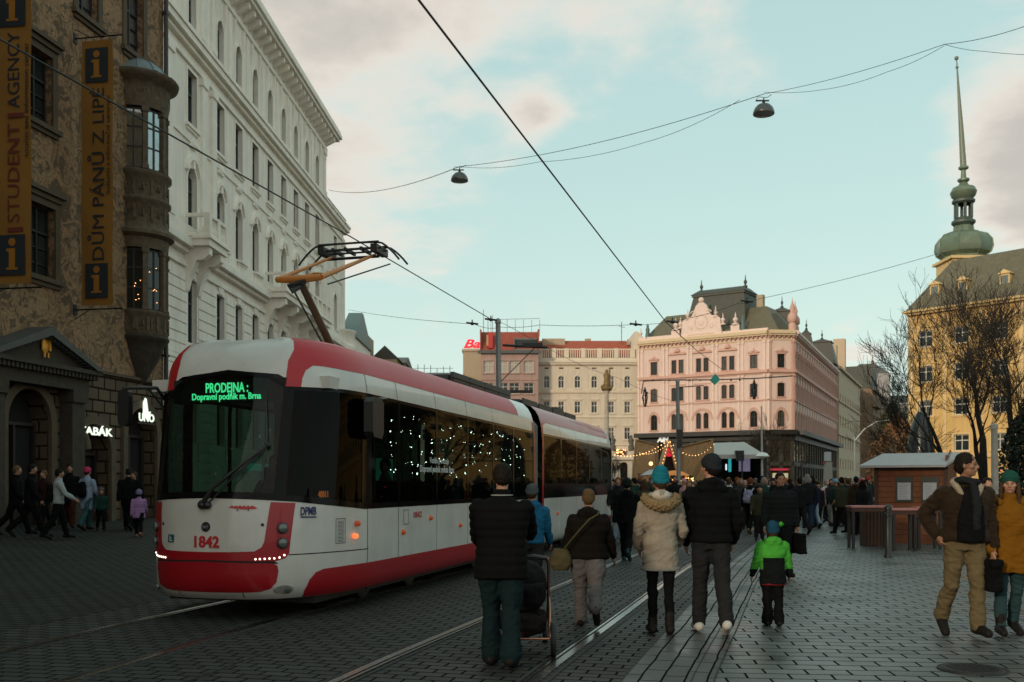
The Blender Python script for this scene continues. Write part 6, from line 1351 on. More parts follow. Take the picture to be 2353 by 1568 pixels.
mb.build('shelf_goods', mat('stall_goods', (.10, .07, .04), .8, var=.5), r)
def light_string(p, q, n, r_, m, label, sag=.5, group='strings of lights over the market', cat='lights'):
    rt = empty('light_string', label, cat, p, 0, group); p = Vector(p); q = Vector(q); mb = MB(); pts = []
    for i in range(n+1): t = i/n; c = (p.lerp(q, t)-p); c.z -= sag*4*t*(1-t); pts.append(c); mb.ball(c+Vector((0, 0, -r_*1.4)), r_*random.uniform(.75, 1.15), 6)
    mb.build('bulbs', m, rt); w_ = MB(); w_.tube(pts, .008, 4); w_.build('cable', wirem, rt)
light_string(P(1405, 1042, 66), P(1533, 1012, 69.5), 18, .034, warmbulb, 'amber bulbs from the cream portal to the tip of the triangular stall', .5)
light_string(P(1470, 1040, 72), P(1534, 1020, 69.8), 12, .03, warmbulb, 'second amber string slung in front of the left slatted wing', .3)
light_string(P(1540, 1014, 69.5), P(1640, 1020, 73), 14, .03, warmbulb, 'amber bulbs hanging from the triangular stall to the right wing', .9)
# small round stall with orange counter
r = empty('market_stall', 'orange market stall with a pale canopy under garlands beside the tram tail', 'stall', ((1502-CX)/F*60, 60, 0)); s = 60/F
mb = MB(); mb.box(-28*s, 30*s, 0, 2, 0, 1.0); mb.box(-28*s, -26*s, 0, 2, 1., 2.2); mb.build('counter', mat('orange_board', (.42, .085, .02), .6, var=.2), r)
mb = MB(); zc = ZY(1093, 60); mb.add([(-34*s, -.6, zc), (20*s, -.6, zc+.1), (34*s, 1.2, zc+.42), (-4*s, 1.2, zc+.36)], [(0, 1, 2, 3)]); mb.add([(-34*s, -.6, zc-.04), (20*s, -.6, zc+.06), (34*s, 1.2, zc+.38), (-4*s, 1.2, zc+.32)], [(3, 2, 1, 0)]); mb.build('canopy', roofp, r)
mb = MB(); mb.lathe([(.9, 0), (.95, .5), (1.0, .52)], 20, (52*s, .8, 1.1)); mb.lathe([(1.05, 0), (1.0, .3), (.5, .55), (0, .62)], 20, (52*s, .8, 1.75)); mb.build('round_kiosk', mat('bright_orange_panel', (.60, .19, .015), .6, var=.2, emit=(1, .3, .03), estr=.15), r, 50)
mb = MB(); 
for k in range(60): a = -pi+pi*random.random(); mb.ball((52*s+1.06*cos(a), .8+1.06*sin(a), 1.8+.2*random.random()), random.uniform(.05, .11), 6)
mb.build('garland', fir, r)
mb = MB(); 
for k in range(22): a = -pi+pi*k/21; mb.ball((52*s+1.14*cos(a), .8+1.14*sin(a), 1.72+.2*random.random()), .04, 6)
mb.ball((-8*s, -.3, ZY(1066, 60)), .12, 8); mb.build('bulbs', warmbulb, r)
# marquee
Ym = 85.; mx = (1640-CX)/F*Ym; mr_ = empty('marquee', 'white roofed dark sided marquee with screens, in front of the salmon palace', 'marquee', (mx, Ym, 0)); w_ = (1762-1640)/F*Ym; ze, zr = ZY(1045, Ym), ZY(1013, Ym); xr = (1726-1640)/F*Ym; xg = (1706-1640)/F*Ym
canvas = mat('white_canvas', (.46, .445, .41), .7, var=.12, vscale=.6)
mb = MB(); mb.add([(0, 0, ze), (xg, 0, ze), (xr, 2.5, zr), (.2, 2.5, zr-.1), (w_, .8, ze+.05), (w_, 5, ze), (0, 5, ze)], [(0, 1, 2, 3), (1, 4, 2), (4, 5, 2), (3, 2, 5, 6)]); mb.add([(0, 0, ze), (xg, 0, ze), (xg, 0, ze-.35), (0, 0, ze-.35), (w_, .8, ze+.05), (w_, .8, ze-.3)], [(0, 3, 2, 1), (1, 2, 5, 4)]); mb.build('canopy', canvas, mr_)
mb = MB(); mb.box(.1, w_, 4.8, 4.9, 0, ze); mb.box(.05, .15, .1, 4.8, 0, ze); mb.box(w_-.1, w_, .9, 4.8, 0, ze); mb.box(.2, w_-.2, .2, 4.7, .0, .6); mb.build('dark_sides', mat('dark_curtain', (.012, .010, .010), .8), mr_)
for x in (.15, xg, w_-.05): mb = MB(); mb.box(x-.06, x+.06, .05, .17, 0, ze-.3); mb.build('post', tblack, mr_)
mb = MB(); a = (1708-1640)/F*Ym; b = (1734-1640)/F*Ym; mb.box(a, b, 1.6, 1.7, ZY(1083, Ym), ZY(1048, Ym)); mb.build('screen', mat('violet_screen', (.12, .10, .16), .4, var=.7, vscale=3, emit=(.30, .26, .42), estr=.28), mr_)
mb = MB(); a = (1683-1640)/F*Ym; mb.box(a, a+.24, 1.5, 1.6, ZY(1084, Ym), ZY(1048, Ym)); mb.build('teal_light', mat('teal_light', (.05, .4, .4), .4, var=.3, emit=(.05, .65, .7), estr=.35), mr_)
mb = MB(); a = (1676-1640)/F*Ym; mb.box(a, a+.12, 1.5, 1.6, ZY(1080, Ym), ZY(1066, Ym)); mb.build('white_light', mat('pale_light', (.6, .6, .6), .4, var=.0, emit=(.8, .9, 1), estr=.8), mr_)
mb = MB(); mb.box((1692-1640)/F*Ym, (1707-1640)/F*Ym, -.5, .1, ZY(1060, Ym), ZY(1036, Ym)); mb.box((1688-1640)/F*Ym, (1696-1640)/F*Ym, -.45, .0, ZY(1044, Ym), ZY(1036, Ym)); mb.build('loudspeaker', tblack, mr_)
# plague column before the cream building
Yp = 130.; r = empty('column_monument', 'slender stone column topped by a gilded statue before the cream building', 'monument', ((1394-CX)/F*Yp, Yp, 0)); zz_ = lambda y: ZY(y, Yp)
stonep = mat('pale_monument_stone', (.52, .46, .38), .8, var=.3)
mb = MB(); mb.box(-1.3, 1.3, -1.3, 1.3, 0, 1.6); mb.box(-.8, .8, -.8, .8, 1.6, 3.6); mb.box(-.95, .95, -.95, .95, 3.6, 3.9); mb.build('pedestal', stonep, r)
mb = MB(); mb.lathe([(.48, 3.9), (.36, 4.3), (.30, 8), (.26, zz_(905)), (.4, zz_(902)), (.5, zz_(896))], 16); mb.build('shaft', stonep, r, 50)
mb = MB(); mb.lathe([(.6, zz_(898)), (.75, zz_(894)), (.45, zz_(889)), (.5, zz_(884))], 12); mb.lathe([(.42, zz_(884)), (.34, zz_(872)), (.44, zz_(862)), (.2, zz_(857)), (.24, zz_(853)), (.0, zz_(848))], 12); mb.box(.3, .5, -.1, .1, zz_(880), zz_(846)); mb.ball((-.5, 0, zz_(889)), .3, 8); mb.ball((.5, 0, zz_(890)), .3, 8); mb.build('gilded_statue', mat('aged_gilding', (.22, .14, .055), .6, .3, var=.4), r, 50)
# portal of the cream building seen beside the tram tail
Yq = 155.; r = empty('entrance_portal', 'pale stone portal with dark arched doorway between tram tail and slatted wing', 'portal', ((1430-CX)/F*Yq, Yq, 0)); s = Yq/F; zq = lambda y: ZY(y, Yq)
mb = MB(); o_ = wall_mb(-22*s, 24*s, 0, zq(1057), [(4*s, .0, 17*s, zq(1062)-.0, 1)], .5, mb); mb.box(-26*s, 28*s, -.4, .6, zq(1057), zq(1052)); mb.box(-20*s, 20*s, -.1, .3, zq(1052), zq(1024)); mb.box(-22*s, 24*s, -.3, .4, zq(1024), zq(1021)); mb.box(-22*s, -21*s, 0, 7, 0, zq(1057)); mb.box(23*s, 24*s, 0, 7, 0, zq(1057)); mb.build('stone_front', creamt, r)
mb = MB(); mb.box(-6*s, 15*s, .6, .7, 0, zq(1058)); mb.build('doorway', black_in, r)
mb = MB(); mb.box(-15*s, 7*s, -.5, -.1, zq(1044), zq(1034)); mb.build('balcony', mat('balcony_dark_red', (.09, .02, .015), .7), r)
mb = MB(); 
for k in range(14): mb.ball((-14*s+20*s*random.random(), -.6, zq(1044)+(zq(1034)-zq(1044))*random.random()), .09, 6)
mb.build('bulbs', warmbulb, r)
for x in (-22, 20):
    mb = MB(); mb.lathe([(.45, 0), (.5, .5), (.38, 1.2), (.5, 1.7), (.22, 2.0), (.25, 2.25), (0, 2.5)], 8, (x*s, .0, zq(1036))); mb.build('statue', mat('grey_statue', (.12, .11, .09), .8, var=.3), r, 50)
# white totem sign in the crowd
r = empty('totem_sign', 'white totem sign standing above the crowd in front of the glazed shop level', 'sign', ((1902-CX)/F*75, 75, 0)); s = 75/F
mb = MB(); mb.box(-7*s, 7*s, -.1, .1, ZY(1060, 75), ZY(1039, 75)); mb.build('panel', mat('totem_panel', (.5, .52, .54), .5), r); mb = MB(); mb.prism([(-12*s, ZY(1085, 75)*0), (12*s, 0), (8*s, ZY(1062, 75)), (-6*s, ZY(1062, 75))], -.2, .2); mb.build('base', mat('totem_base', (.36, .35, .31), .6), r); mb = MB(); mb.box(-10*s, 10*s, -.15, .15, ZY(1066, 75), ZY(1062, 75)); mb.build('collar', mat('totem_red', (.5, .05, .03), .5), r)
# firs added out of view at the right, darkening what the tram's side glass mirrors
for k, (x, y) in enumerate(((33, 50), (40, 62), (47.5, 74), (55, 87), (63, 101))):
    leafy('unseen_fir', 'unseen dark fir added beyond the right edge of the picture, %s from the viewer' % ('nearest', 'second', 'third', 'fourth', 'farthest')[k], (x, y, 0), [(5, .3), (4.6, 3), (3.8, 7), (2.6, 11), (.05, 16)], 9000, .26, fir, bark, 14+k, group='added firs beyond the right edge')
# ---------------------------------------------------------------- people
def cone(mb, p0, r0, p1, r1, n=10):
    p0, p1 = Vector(p0), Vector(p1); mb.tube([p0, p1], [r0, r1], n); mb.ball(p0, r0*.995, n); mb.ball(p1, r1*.995, n)
def chain(mb, pts, rs, n=10):
    for i in range(len(pts)-1): cone(mb, pts[i], rs[i], pts[i+1], rs[i+1], n)
def loft(mb, rings, R=None, n=18, pw=2.3):
    vs = []
    for (c, rx, ry) in rings:
        for k in range(n):
            a = 2*pi*k/n; ca, sa = cos(a), sin(a); v = Vector((rx*abs(ca)**(2/pw)*(1 if ca >= 0 else -1), ry*abs(sa)**(2/pw)*(1 if sa >= 0 else -1), 0))
            vs.append(Vector(c)+(R @ v if R else v))
    m = len(rings); fs = [(i*n+k, i*n+(k+1) % n, (i+1)*n+(k+1) % n, (i+1)*n+k) for i in range(m-1) for k in range(n)]+[tuple(range(n-1, -1, -1)), tuple(range((m-1)*n, m*n))]
    mb.add(vs, fs)
def remesh(mb, voxel, sm=4, disp=None):
    me = bpy.data.meshes.new('t'); me.from_pydata(mb.v, [], mb.f); o = bpy.data.objects.new('t', me)
    md = o.modifiers.new('r', 'REMESH'); md.mode = 'VOXEL'; md.voxel_size = voxel
    if sm: s = o.modifiers.new('s', 'SMOOTH'); s.factor = .5; s.iterations = sm
    out = evaluated(o); bpy.data.objects.remove(o); bpy.data.meshes.remove(me)
    if disp:
        ns = [v.normal.copy() for v in out.vertices]
        for v, nn in zip(out.vertices, ns): v.co += nn*disp(v.co, nn)
    out.shade_smooth(); return out
def quilt(step, amp): return lambda c, n: amp*1.6*(abs(sin(pi*c.z/step))**.5-.7)+.004*noise.noise(c*16)+.005*noise.noise(c*7)
def folds(amp): return lambda c, n: 1.5*amp*noise.noise(Vector((c.x*9+c.z*5, c.y*9, c.z*9)))+amp*.8*noise.noise(Vector((c.x*20-c.z*14, c.y*20, c.z*22)))+amp*.9*(1-abs(noise.noise(Vector((c.x*5+c.z*9, c.y*5, c.z*15-c.x*8)))*2))**3
def fur(c, n): return .018*noise.noise(c*55)+.012*noise.noise(c*110)
def knit(c, n): return .0022*sin(c.z*520)+.002*noise.noise(c*40)
def layers(sp):
    """skeleton posed by sp -> one closed volume per layer: body, coat, trousers, shoe (two), hair, hat"""
    g = sp.get; H = sp['H']; k = H/1.75; wd = g('wide', 1.); fem = g('fem', 0); child = g('child', 0)
    lean, twist = g('lean', .03), g('twist', 0.)
    legs = g('legs', ((.28, .15), (-.25, .35))); arms = g('arms', ((-.25, .12, .25, 0), (.3, .12, .3, 0)))
    J = {}; V = Vector
    hipw = .082*(.5+.5*wd); pel = V((0, 0, .93))
    lo = 1e9
    for i, sd in ((0, -1), (1, 1)):
        a, b = legs[i][0], legs[i][1]; ft = legs[i][2] if len(legs[i]) > 2 else min(0, (a-b)*.9 if a < 0 else 0); out = g('stance', .0)*sd
        h = pel+V((hipw*sd, 0, 0)); kn = h+V((out, sin(a), -cos(a)))*.43; an = kn+V((out*.5, sin(a-b), -cos(a-b)))*.41
        toe = an+V((sd*.12, cos(ft), sin(ft)))*.17+V((0, 0, -.045)); heel = an+V((0, -cos(ft), -sin(ft)))*.06+V((0, 0, -.045))
        J['h%d' % i], J['k%d' % i], J['a%d' % i], J['t%d' % i], J['e%d' % i] = h, kn, an, toe, heel; lo = min(lo, toe.z-.035, heel.z-.035)
    up = V((0, sin(lean), cos(lean))); Rt = Matrix.Rotation(-lean, 3, 'X') @ Matrix.Rotation(twist, 3, 'Z'); sw = (.185-.02*fem)*(.5+.5*wd)
    nb = pel+up*.53; J['nb'] = nb; hp, hy = g('head', (0, 0)); fw = g('headfwd', .02)
    hc = nb+up*.10+V((0, fw, .085)); 
    if child: hc += V((0, 0, -.01))
    J['hc'] = hc; HS = (1.28 if child else 1.)
    for i, sd in ((0, -1), (1, 1)):
        sh = pel+up*.455+Rt @ V((sw*sd, 0, 0)); a, o, e, inn = arms[i][:4]
        el = sh+V((sd*sin(o), sin(a)*cos(o), -cos(a)*cos(o)))*.285; f = V((sd*sin(o-inn), sin(a+e), -cos(a+e))).normalized(); wr = el+f*.25
        J['s%d' % i], J['l%d' % i], J['w%d' % i], J['f%d' % i] = sh, el, wr, f
    L = {}
    body, coat, tr, shoes, hair, hat = MB(), MB(), MB(), [MB(), MB()], MB(), MB()
    # body
    loft(body, [(pel+up*-.06, .13*wd, .09), (pel+up*.1, .125*wd, .085), (pel+up*.3, .145*wd, .1), (pel+up*.45, .13*wd, .085), (pel+up*.5, .07, .06)], Rt)
    chain(body, [nb-up*.05, nb+up*.03, hc+V((0, -.01, -.06))], [.062, .054, .052]); Rh = Matrix.Rotation(hy, 3, 'Z') @ Matrix.Rotation(hp, 3, 'X')
    def hh(x, y, z): return hc+Rh @ (V((x, y, z))*HS)
    M4 = Rh.to_4x4()
    body.ball(hh(0, -.005, .02), (.074*HS, .093*HS, .098*HS), 16, M=M4); body.ball(hh(0, .02, -.045), (.058*HS, .065*HS, .07*HS), 14, M=M4); cone(body, hh(0, .06, -.088), .020*HS, hh(0, .065, -.086), .02*HS, 8)
    cone(body, hh(0, .086, .012), .009*HS, hh(0, .104, -.024), .0135*HS, 8); body.ball(hh(.012, .098, -.028), .009*HS, 6); body.ball(hh(-.012, .098, -.028), .009*HS, 6)
    cone(body, hh(-.03, .082, .022), .010*HS, hh(.03, .082, .022), .010*HS, 8); cone(body, hh(-.018, .083, -.055), .0095*HS, hh(.018, .083, -.055), .0095*HS, 8)
    for sd in (-1, 1): body.ball(hh(sd*.045, .06, -.02), (.024*HS, .022*HS, .02*HS), 8, M=M4); body.ball(hh(sd*.076, -.005, -.005), (.010*HS, .02*HS, .032*HS), 8, M=M4)
    for i, sd in ((0, -1), (1, 1)):
        chain(body, [J['h%d' % i], J['k%d' % i], J['a%d' % i]], [.06, .038, .028]); chain(body, [J['a%d' % i], J['t%d' % i]+V((0, 0, .01))], [.03, .022])
        chain(body, [J['s%d' % i], J['l%d' % i], J['w%d' % i]], [.048, .036, .026])
        # hand: palm, four fingers of unequal length, and a thumb from the side of the palm
        wr, f = J['w%d' % i], J['f%d' % i]; hs = (1.05 if child else 1.); side = V((0, 1, 0)); side = (side-f*side.dot(f)).normalized(); nrm = f.cross(side)*sd*-1; curl = (V((-sd, 0, 0))-f*(-sd*f.x)).normalized()
        palm = wr+f*.045*hs; chain(body, [wr, palm-side*.018, palm+f*.038-side*.026], [.025, .021, .014], 8); chain(body, [wr, palm+side*.018, palm+f*.038+side*.026], [.025, .021, .014], 8)
        cu = g('curl', (.5, .5))[i]
        for q, (sp_, ln) in enumerate(((.029, .070), (.010, .078), (-.010, .073), (-.029, .058))):
            b0 = palm+f*.034+side*sp_; d1 = (f*cos(cu*.5)+curl*sin(cu*.5)); d2 = (f*cos(cu*1.5)+curl*sin(cu*1.5)); d3 = (f*cos(cu*2.4)+curl*sin(cu*2.4)); p1 = b0+d1*ln*.42; p2 = p1+d2*ln*.33; chain(body, [b0, p1, p2, p2+d3*ln*.25], [.0095, .009, .0082, .0072], 6)
        tb = wr+f*.02+side*.018; t1 = tb+(f*.5+side*.75+curl*.25).normalized()*.036; chain(body, [tb, t1, t1+(f*.85+side*.3+curl*.4).normalized()*.032], [.0125, .0105, .0085], 6)
    # trousers
    tw = g('tw', 1.)
    loft(tr, [(pel+V((0, 0, -.10)), .155*wd, .11), (pel+V((0, 0, .02)), .165*wd, .118), (pel+up*.12, .145*wd, .105)])
    for i in (0, 1): 
        h, kn, an = J['h%d' % i], J['k%d' % i], J['a%d' % i]; c = g('cuff', .062)
        chain(tr, [h+V((0, -.005, -.02)), h.lerp(kn, .5), kn, kn.lerp(an, .45)+V((0, -.012, 0)), an+V((0, 0, .015))], [.104*tw*(.4+.6*wd), .094*tw*(.4+.6*wd), .075*tw, .072*tw, c*tw*1.08], 12)
    # shoes
    for i in (0, 1):
        an, t, e = J['a%d' % i], J['t%d' % i], J['e%d' % i]; s = shoes[i]; b = g('boot', .05)
        chain(s, [e+V((0, 0, .012)), e.lerp(t, .5)+V((0, 0, .018)), t+V((0, 0, .0))], [.049, .052, .043]); cone(s, an+V((0, 0, .0)), .054, an+V((0, 0, b)), .046 if b < .08 else .052); cone(s, an, .045, e.lerp(t, .55)+V((0, 0, .02)), .04)
    # coat
    hem = g('hem', -.05); fl = g('flare', 1.); pu = g('puff', 1.); dep = g('depth', 1.)
    rings = [(pel+up*hem, .185*wd*fl*pu, .135*dep*fl*pu), (pel+up*(hem+.04), .19*wd*fl*pu, .14*dep*fl*pu), (pel+up*max(hem+.1, .05), .178*wd*pu, .135*dep*pu), (pel+up*.17, (.17-.02*fem)*wd*pu, .13*dep*pu), (pel+up*.32, .19*wd*pu, .142*dep*pu), (pel+up*.43, .19*wd*pu, .128*dep*pu), (pel+up*.49, .135*wd*pu, .1*pu), (pel+up*.545, .078, .078)]
    rings = [r for i, r in enumerate(rings) if i < 3 or True]; rings.sort(key=lambda r: (r[0]-pel).dot(up)); loft(coat, rings, Rt)
    sl = g('sleeve', 1.)
    for i in (0, 1): s, l, w = J['s%d' % i], J['l%d' % i], J['w%d' % i]; chain(coat, [s+up*-.01, s.lerp(l, .5), l, l.lerp(w, .5), w-J['f%d' % i]*.02], [.078*sl*pu, .07*sl*pu, .062*sl*pu, .06*sl*pu, .048*sl], 12)
    co = g('collar', 1)
    if co: loft(coat, [(nb-up*.02, .085, .085), (nb+up*.03+V((0, .005, 0)), .078, .08), (nb+up*.075*co+V((0, .012, 0)), .072, .076)], Rt)
    hood = g('hood', 0)
    if hood:
        b0 = nb+up*.0+V((0, -.075, 0)); coat.ball(b0+V((0, -.01, -.02)), (.125*hood, .075*hood, .10*hood), 12); chain(coat, [nb+V((-.10, -.02, .0)), b0+V((0, -.05, .035)), nb+V((.10, -.02, .0))], [.04*hood, .055*hood, .04*hood]); chain(coat, [nb+V((-.09, .02, .01)), nb+V((-.10, -.03, .02))], [.035, .04]); chain(coat, [nb+V((.09, .02, .01)), nb+V((.10, -.03, .02))], [.035, .04])
    # hair
    hl = g('hairlen', 0.)
    hair.ball(hh(0, -.016, .034), (.084*HS, .098*HS, .096*HS), 16, M=M4); hair.ball(hh(0, -.05, -.01), (.076*HS, .066*HS, .08*HS), 14, M=M4)
    for sd in (-1, 1): hair.ball(hh(sd*.07, -.02, .01), (.016*HS, .04*HS, .045*HS), 8, M=M4)
    if hl: 
        for x in (-.06, -.02, .02, .06): chain(hair, [hh(x, -.05, 0), hh(x*1.2, -.07, -.08), hh(x*1.25, -.06, -.08-hl)], [.04, .038, .022])
        for sd in (-1, 1): chain(hair, [hh(sd*.075, .01, .02), hh(sd*.085, .02, -.07), hh(sd*.09, .04, -.07-hl)], [.02, .026, .016])
    hz_ = g('hatsize', 1.)
    hat.ball(hh(0, -.016, .05), (.093*HS, .109*HS, .098*HS*hz_), 18, M=M4); Rk = Rh @ Matrix.Rotation(.30, 3, 'X'); loft(hat, [(hh(0, -.018, .0), .089*HS, .106*HS), (hh(0, -.016, .03), .097*HS, .114*HS), (hh(0, -.012, .06), .094*HS, .110*HS)], Rk)
    if g('slouch'): hat.ball(hh(0, -.05, .115), (.07*HS, .07*HS, .05*HS), 12, M=M4)
    if g('pom'): pm = MB(); pm.ball(hh(.11, -.03, .095), .035*HS, 12); L['pompom'] = pm
    L.update(body=body, coat=coat, trousers=tr, shoe=shoes, hair=hair, hat=hat); sc_ = k
    for q in L.values():
        for m_ in (q if isinstance(q, list) else [q]): m_.v = [(x*sc_, y*sc_, (z-lo)*sc_) for x, y, z in m_.v]
    J = {a: Vector((v.x*sc_, v.y*sc_, (v.z-lo)*sc_)) if a[0] != 'f' else v for a, v in J.items()}
    return L, J, Rh, HS*sc_
skin = mat('skin', (.34, .18, .12), .55, var=.1, vscale=10, spec=.4); skin_mid = mat('tanned_skin', (.24, .125, .08), .55, var=.1, vscale=10, spec=.4)
def cloth(name, c, rough=.85, bump=.25, bs=90, **k): return mat(name, c, rough, var=.18, vscale=5, bump=bump, bscale=bs, sheen=k.get('sheen', .0), spec=.07)
black_c = cloth('black_cloth', (.0045, .005, .0055)); soft_black = cloth('soft_black_cloth', (.0048, .0048, .005)); dgrey = cloth('dark_grey_denim', (.017, .018, .019)); teal_tr = cloth('dark_teal_trousers', (.007, .017, .019))
HAIRC = {'dark': cloth('dark_hair', (.012, .009, .007), .6), 'brown': cloth('brown_hair', (.055, .032, .017), .6), 'fair': cloth('fair_hair', (.11, .065, .03), .6), 'grey': cloth('grey_hair', (.16, .15, .14), .6)}
shoe_b = cloth('dark_leather', (.014, .012, .011), .5); shoe_w = cloth('white_trainer', (.46, .45, .42), .6)
eyem = mat('eye', (.02, .015, .012), .2, var=0); lipm = mat('lips', (.25, .09, .075), .5, var=0)
def person(name, label, loc, rz, sp, vox=.012, group=None):
    L, J, Rh, hs = layers(sp); m = sp['m']; bd = remesh(L['body'], min(vox, .0085) if vox < .015 else vox, 2)
    bd.materials.append(m.get('skin', skin)); root = link(name, bd, None, loc, rz); tag(root, label, 'person', group)
    def add(nm, mb, mt, vx, sm, dp): me = remesh(mb, vx, sm, dp); me.materials.append(mt); return link(nm, me, root)
    c = add(sp.get('coatname', 'jacket'), L['coat'], m['coat'], vox, 4, sp.get('cd', folds(.008)))
    if m.get('yoke'):       # second colour on shoulders and sleeves
        c.data.materials.append(m['yoke']); zt = J['nb'].z; zc, sx = sp['yoke'], J['s1'].x
        for p in c.data.polygons:
            q = p.center; on = q.z > zt-zc or (abs(q.x) > sx*.93 and q.z > sp['yz'])
            if on: p.material_index = 1
    add('trousers', L['trousers'], m['legs'], vox, 3, folds(sp.get('tf', .008)))
    for s in L['shoe']: add('boot' if sp.get('boot', 0) > .08 else 'shoe', s, m['shoe'], vox*.9, 2, None)
    if not sp.get('bald'): add('hair', L['hair'], m['hair'], vox*.8, 2, lambda c, n: .006*noise.noise(c*38)+.004*noise.noise(Vector((c.x*160, c.y*160, c.z*30))))
    if m.get('hat'): add('hat', L['hat'], m['hat'], vox*.8, 2, knit)
    if m.get('pom'): add('pompom', L['pompom'], m['pom'], vox*.8, 1, fur)
    if sp.get('face'):
        for sd in (-1, 1): e = MB(); e.ball((0, 0, 0), (.0105*hs, .006*hs, .0055*hs), 8); o = e.build('eye', eyem, root); o.location = J['hc']+Rh @ (Vector((sd*.03, .0895, .0065))*hs); o.rotation_euler = Rh.to_euler()
        for sd in (-1, 1): e = MB(); e.ball((0, 0, 0), (.018*hs, .006*hs, .004*hs), 8); o = e.build('eyebrow', m['hair'], root); o.location = J['hc']+Rh @ (Vector((sd*.031, .091, .029))*hs); o.rotation_euler = Rh.to_euler()
        e = MB(); e.ball((0, 0, 0), (.021*hs, .006*hs, .006*hs), 8); o = e.build('mouth', lipm, root); o.location = J['hc']+Rh @ (Vector((0, .0915, -.054))*hs); o.rotation_euler = Rh.to_euler()
    return root, J, L
def extra(root, nm, mb, mt, vx=.012, sm=2, dp=None): me = remesh(mb, vx, sm, dp); me.materials.append(mt); return link(nm, me, root)
def toworld(root_loc, rz, p): return Vector(root_loc)+Matrix.Rotation(rz, 3, 'Z') @ Vector(p)

# 1 man pushing the pushchair
loc = G(1152, 1535); Y0 = loc.y
pushA = ((.55, .10, .62, .1), (.75, .12, .55, .2))
r1, J1, _ = person('person', 'broad man in a black quilted jacket and teal trousers pushing a pushchair', loc, radians(-4), dict(H=1.68, wide=1.24, depth=1.2, lean=.10, headfwd=.05, head=(-.18, .1), legs=((.10, .05), (-.12, .12)), arms=pushA, hem=-.17, puff=1.02, cd=quilt(.072, .007), tw=1.05, cuff=.085, m=dict(coat=soft_black, legs=teal_tr, shoe=shoe_b, hair=HAIRC['dark']), curl=(.9, .9)), .011)
mb = MB(); mb.tube([J1['nb']+Vector((.088*cos(a), .008+.088*sin(a), .028)) for a in [2*pi*q/20 for q in range(21)]], .005, 6); mb.build('collar_piping', mat('grey_piping', (.30, .31, .30), .6), r1)
# 2 teenager in blue
loc = G(1222, 1393)
r2, J2, _ = person('person', 'youngster in a bright blue jacket and grey knitted hat beside the tram', loc, radians(-8), dict(H=1.50, wide=1.0, legs=((.2, .1), (-.2, .25)), hem=-.02, hood=.9, m=dict(coat=cloth('blue_jacket', (.012, .10, .19)), legs=dgrey, shoe=shoe_b, hair=HAIRC['brown'], hat=cloth('grey_knit', (.07, .085, .09)))), .014)
# 3 woman with shoulder bag
loc = G(1352, 1440); 
r3, J3, _ = person('person', 'short woman in a dark brown jacket and grey trousers with a shoulder bag', loc, radians(-6), dict(H=1.475, wide=1.42, depth=1.3, fem=1, lean=.06, headfwd=.04, head=(-.1, 0), legs=((.12, .05), (-.42, .55, -1.0)), arms=((-.1, .22, .25, .1), (.1, .28, .35, .12)), hem=-.06, hood=1.1, cd=quilt(.09, .005), tw=1.1, cuff=.075, m=dict(coat=cloth('dark_brown_jacket', (.010, .008, .006)), legs=cloth('grey_mauve_trousers', (.12, .11, .11)), shoe=shoe_b, hair=HAIRC['fair'])), .011)
# 4 woman in beige parka
loc = G(1518, 1460); beige_c = cloth('beige_parka', (.27, .235, .185))
r4, J4, _ = person('person', 'woman in a beige parka with a fur hood and teal knitted hat', loc, radians(-2), dict(H=1.655, wide=1.02, depth=1.05, fem=1, legs=((.05, .04), (-.1, .1)), arms=((.05, .25, .62, .35), (.12, .25, .75, .35)), hem=-.24, flare=1.0, tw=.72, cuff=.055, boot=.12, hatsize=1.25, slouch=1, head=(.05, .1), hood=.8, coatname='parka', cd=folds(.009), m=dict(coat=beige_c, legs=black_c, shoe=shoe_b, hair=HAIRC['brown'], hat=cloth('teal_knit', (.012, .15, .20), bs=60))), .011)
nb = J4['nb']; mb = MB(); chain(mb, [nb+Vector(p) for p in ((-.15, .02, .02), (-.16, -.06, -.01), (-.12, -.14, -.045), (-.05, -.18, -.075), (.05, -.18, -.075), (.12, -.14, -.045), (.16, -.06, -.01), (.15, .02, .02))], [.035, .048, .052, .055, .055, .052, .048, .035]); extra(r4, 'fur_trim', mb, cloth('tan_fur', (.23, .165, .085), .95, bump=.8, bs=70), .009, 1, fur)
mb = MB(); mb.ball(nb+Vector((0, -.07, .025)), (.105, .09, .06), 12); extra(r4, 'hood_lining', mb, cloth('pale_lining', (.46, .42, .36)), .012)
mb = MB(); loft(mb, [(Vector((0, .0, J4['h0'].z-.23)), .205, .155), (Vector((0, 0, J4['h0'].z-.19)), .2, .15)]); mb2 = mb; extra(r4, 'dress_hem', mb, cloth('grey_skirt', (.20, .19, .17)), .012)
# 5 tall man in black with beanie
loc = G(1634, 1457)
r5, J5, _ = person('person', 'tall man in black puffer jacket, dark hat and white trainers', loc, radians(-3), dict(H=1.80, wide=1.04, depth=1.05, legs=((.12, .05), (-.20, .22)), stance=.04, arms=((.0, .22, .45, .3), (.05, .26, .5, .35)), hem=-.035, puff=1.08, hood=1.15, head=(.05, .55), cd=quilt(.085, .006), tw=1.0, cuff=.066, m=dict(coat=black_c, legs=dgrey, shoe=shoe_w, hair=HAIRC['dark'], hat=cloth('charcoal_knit', (.018, .022, .026), bs=60))), .011)
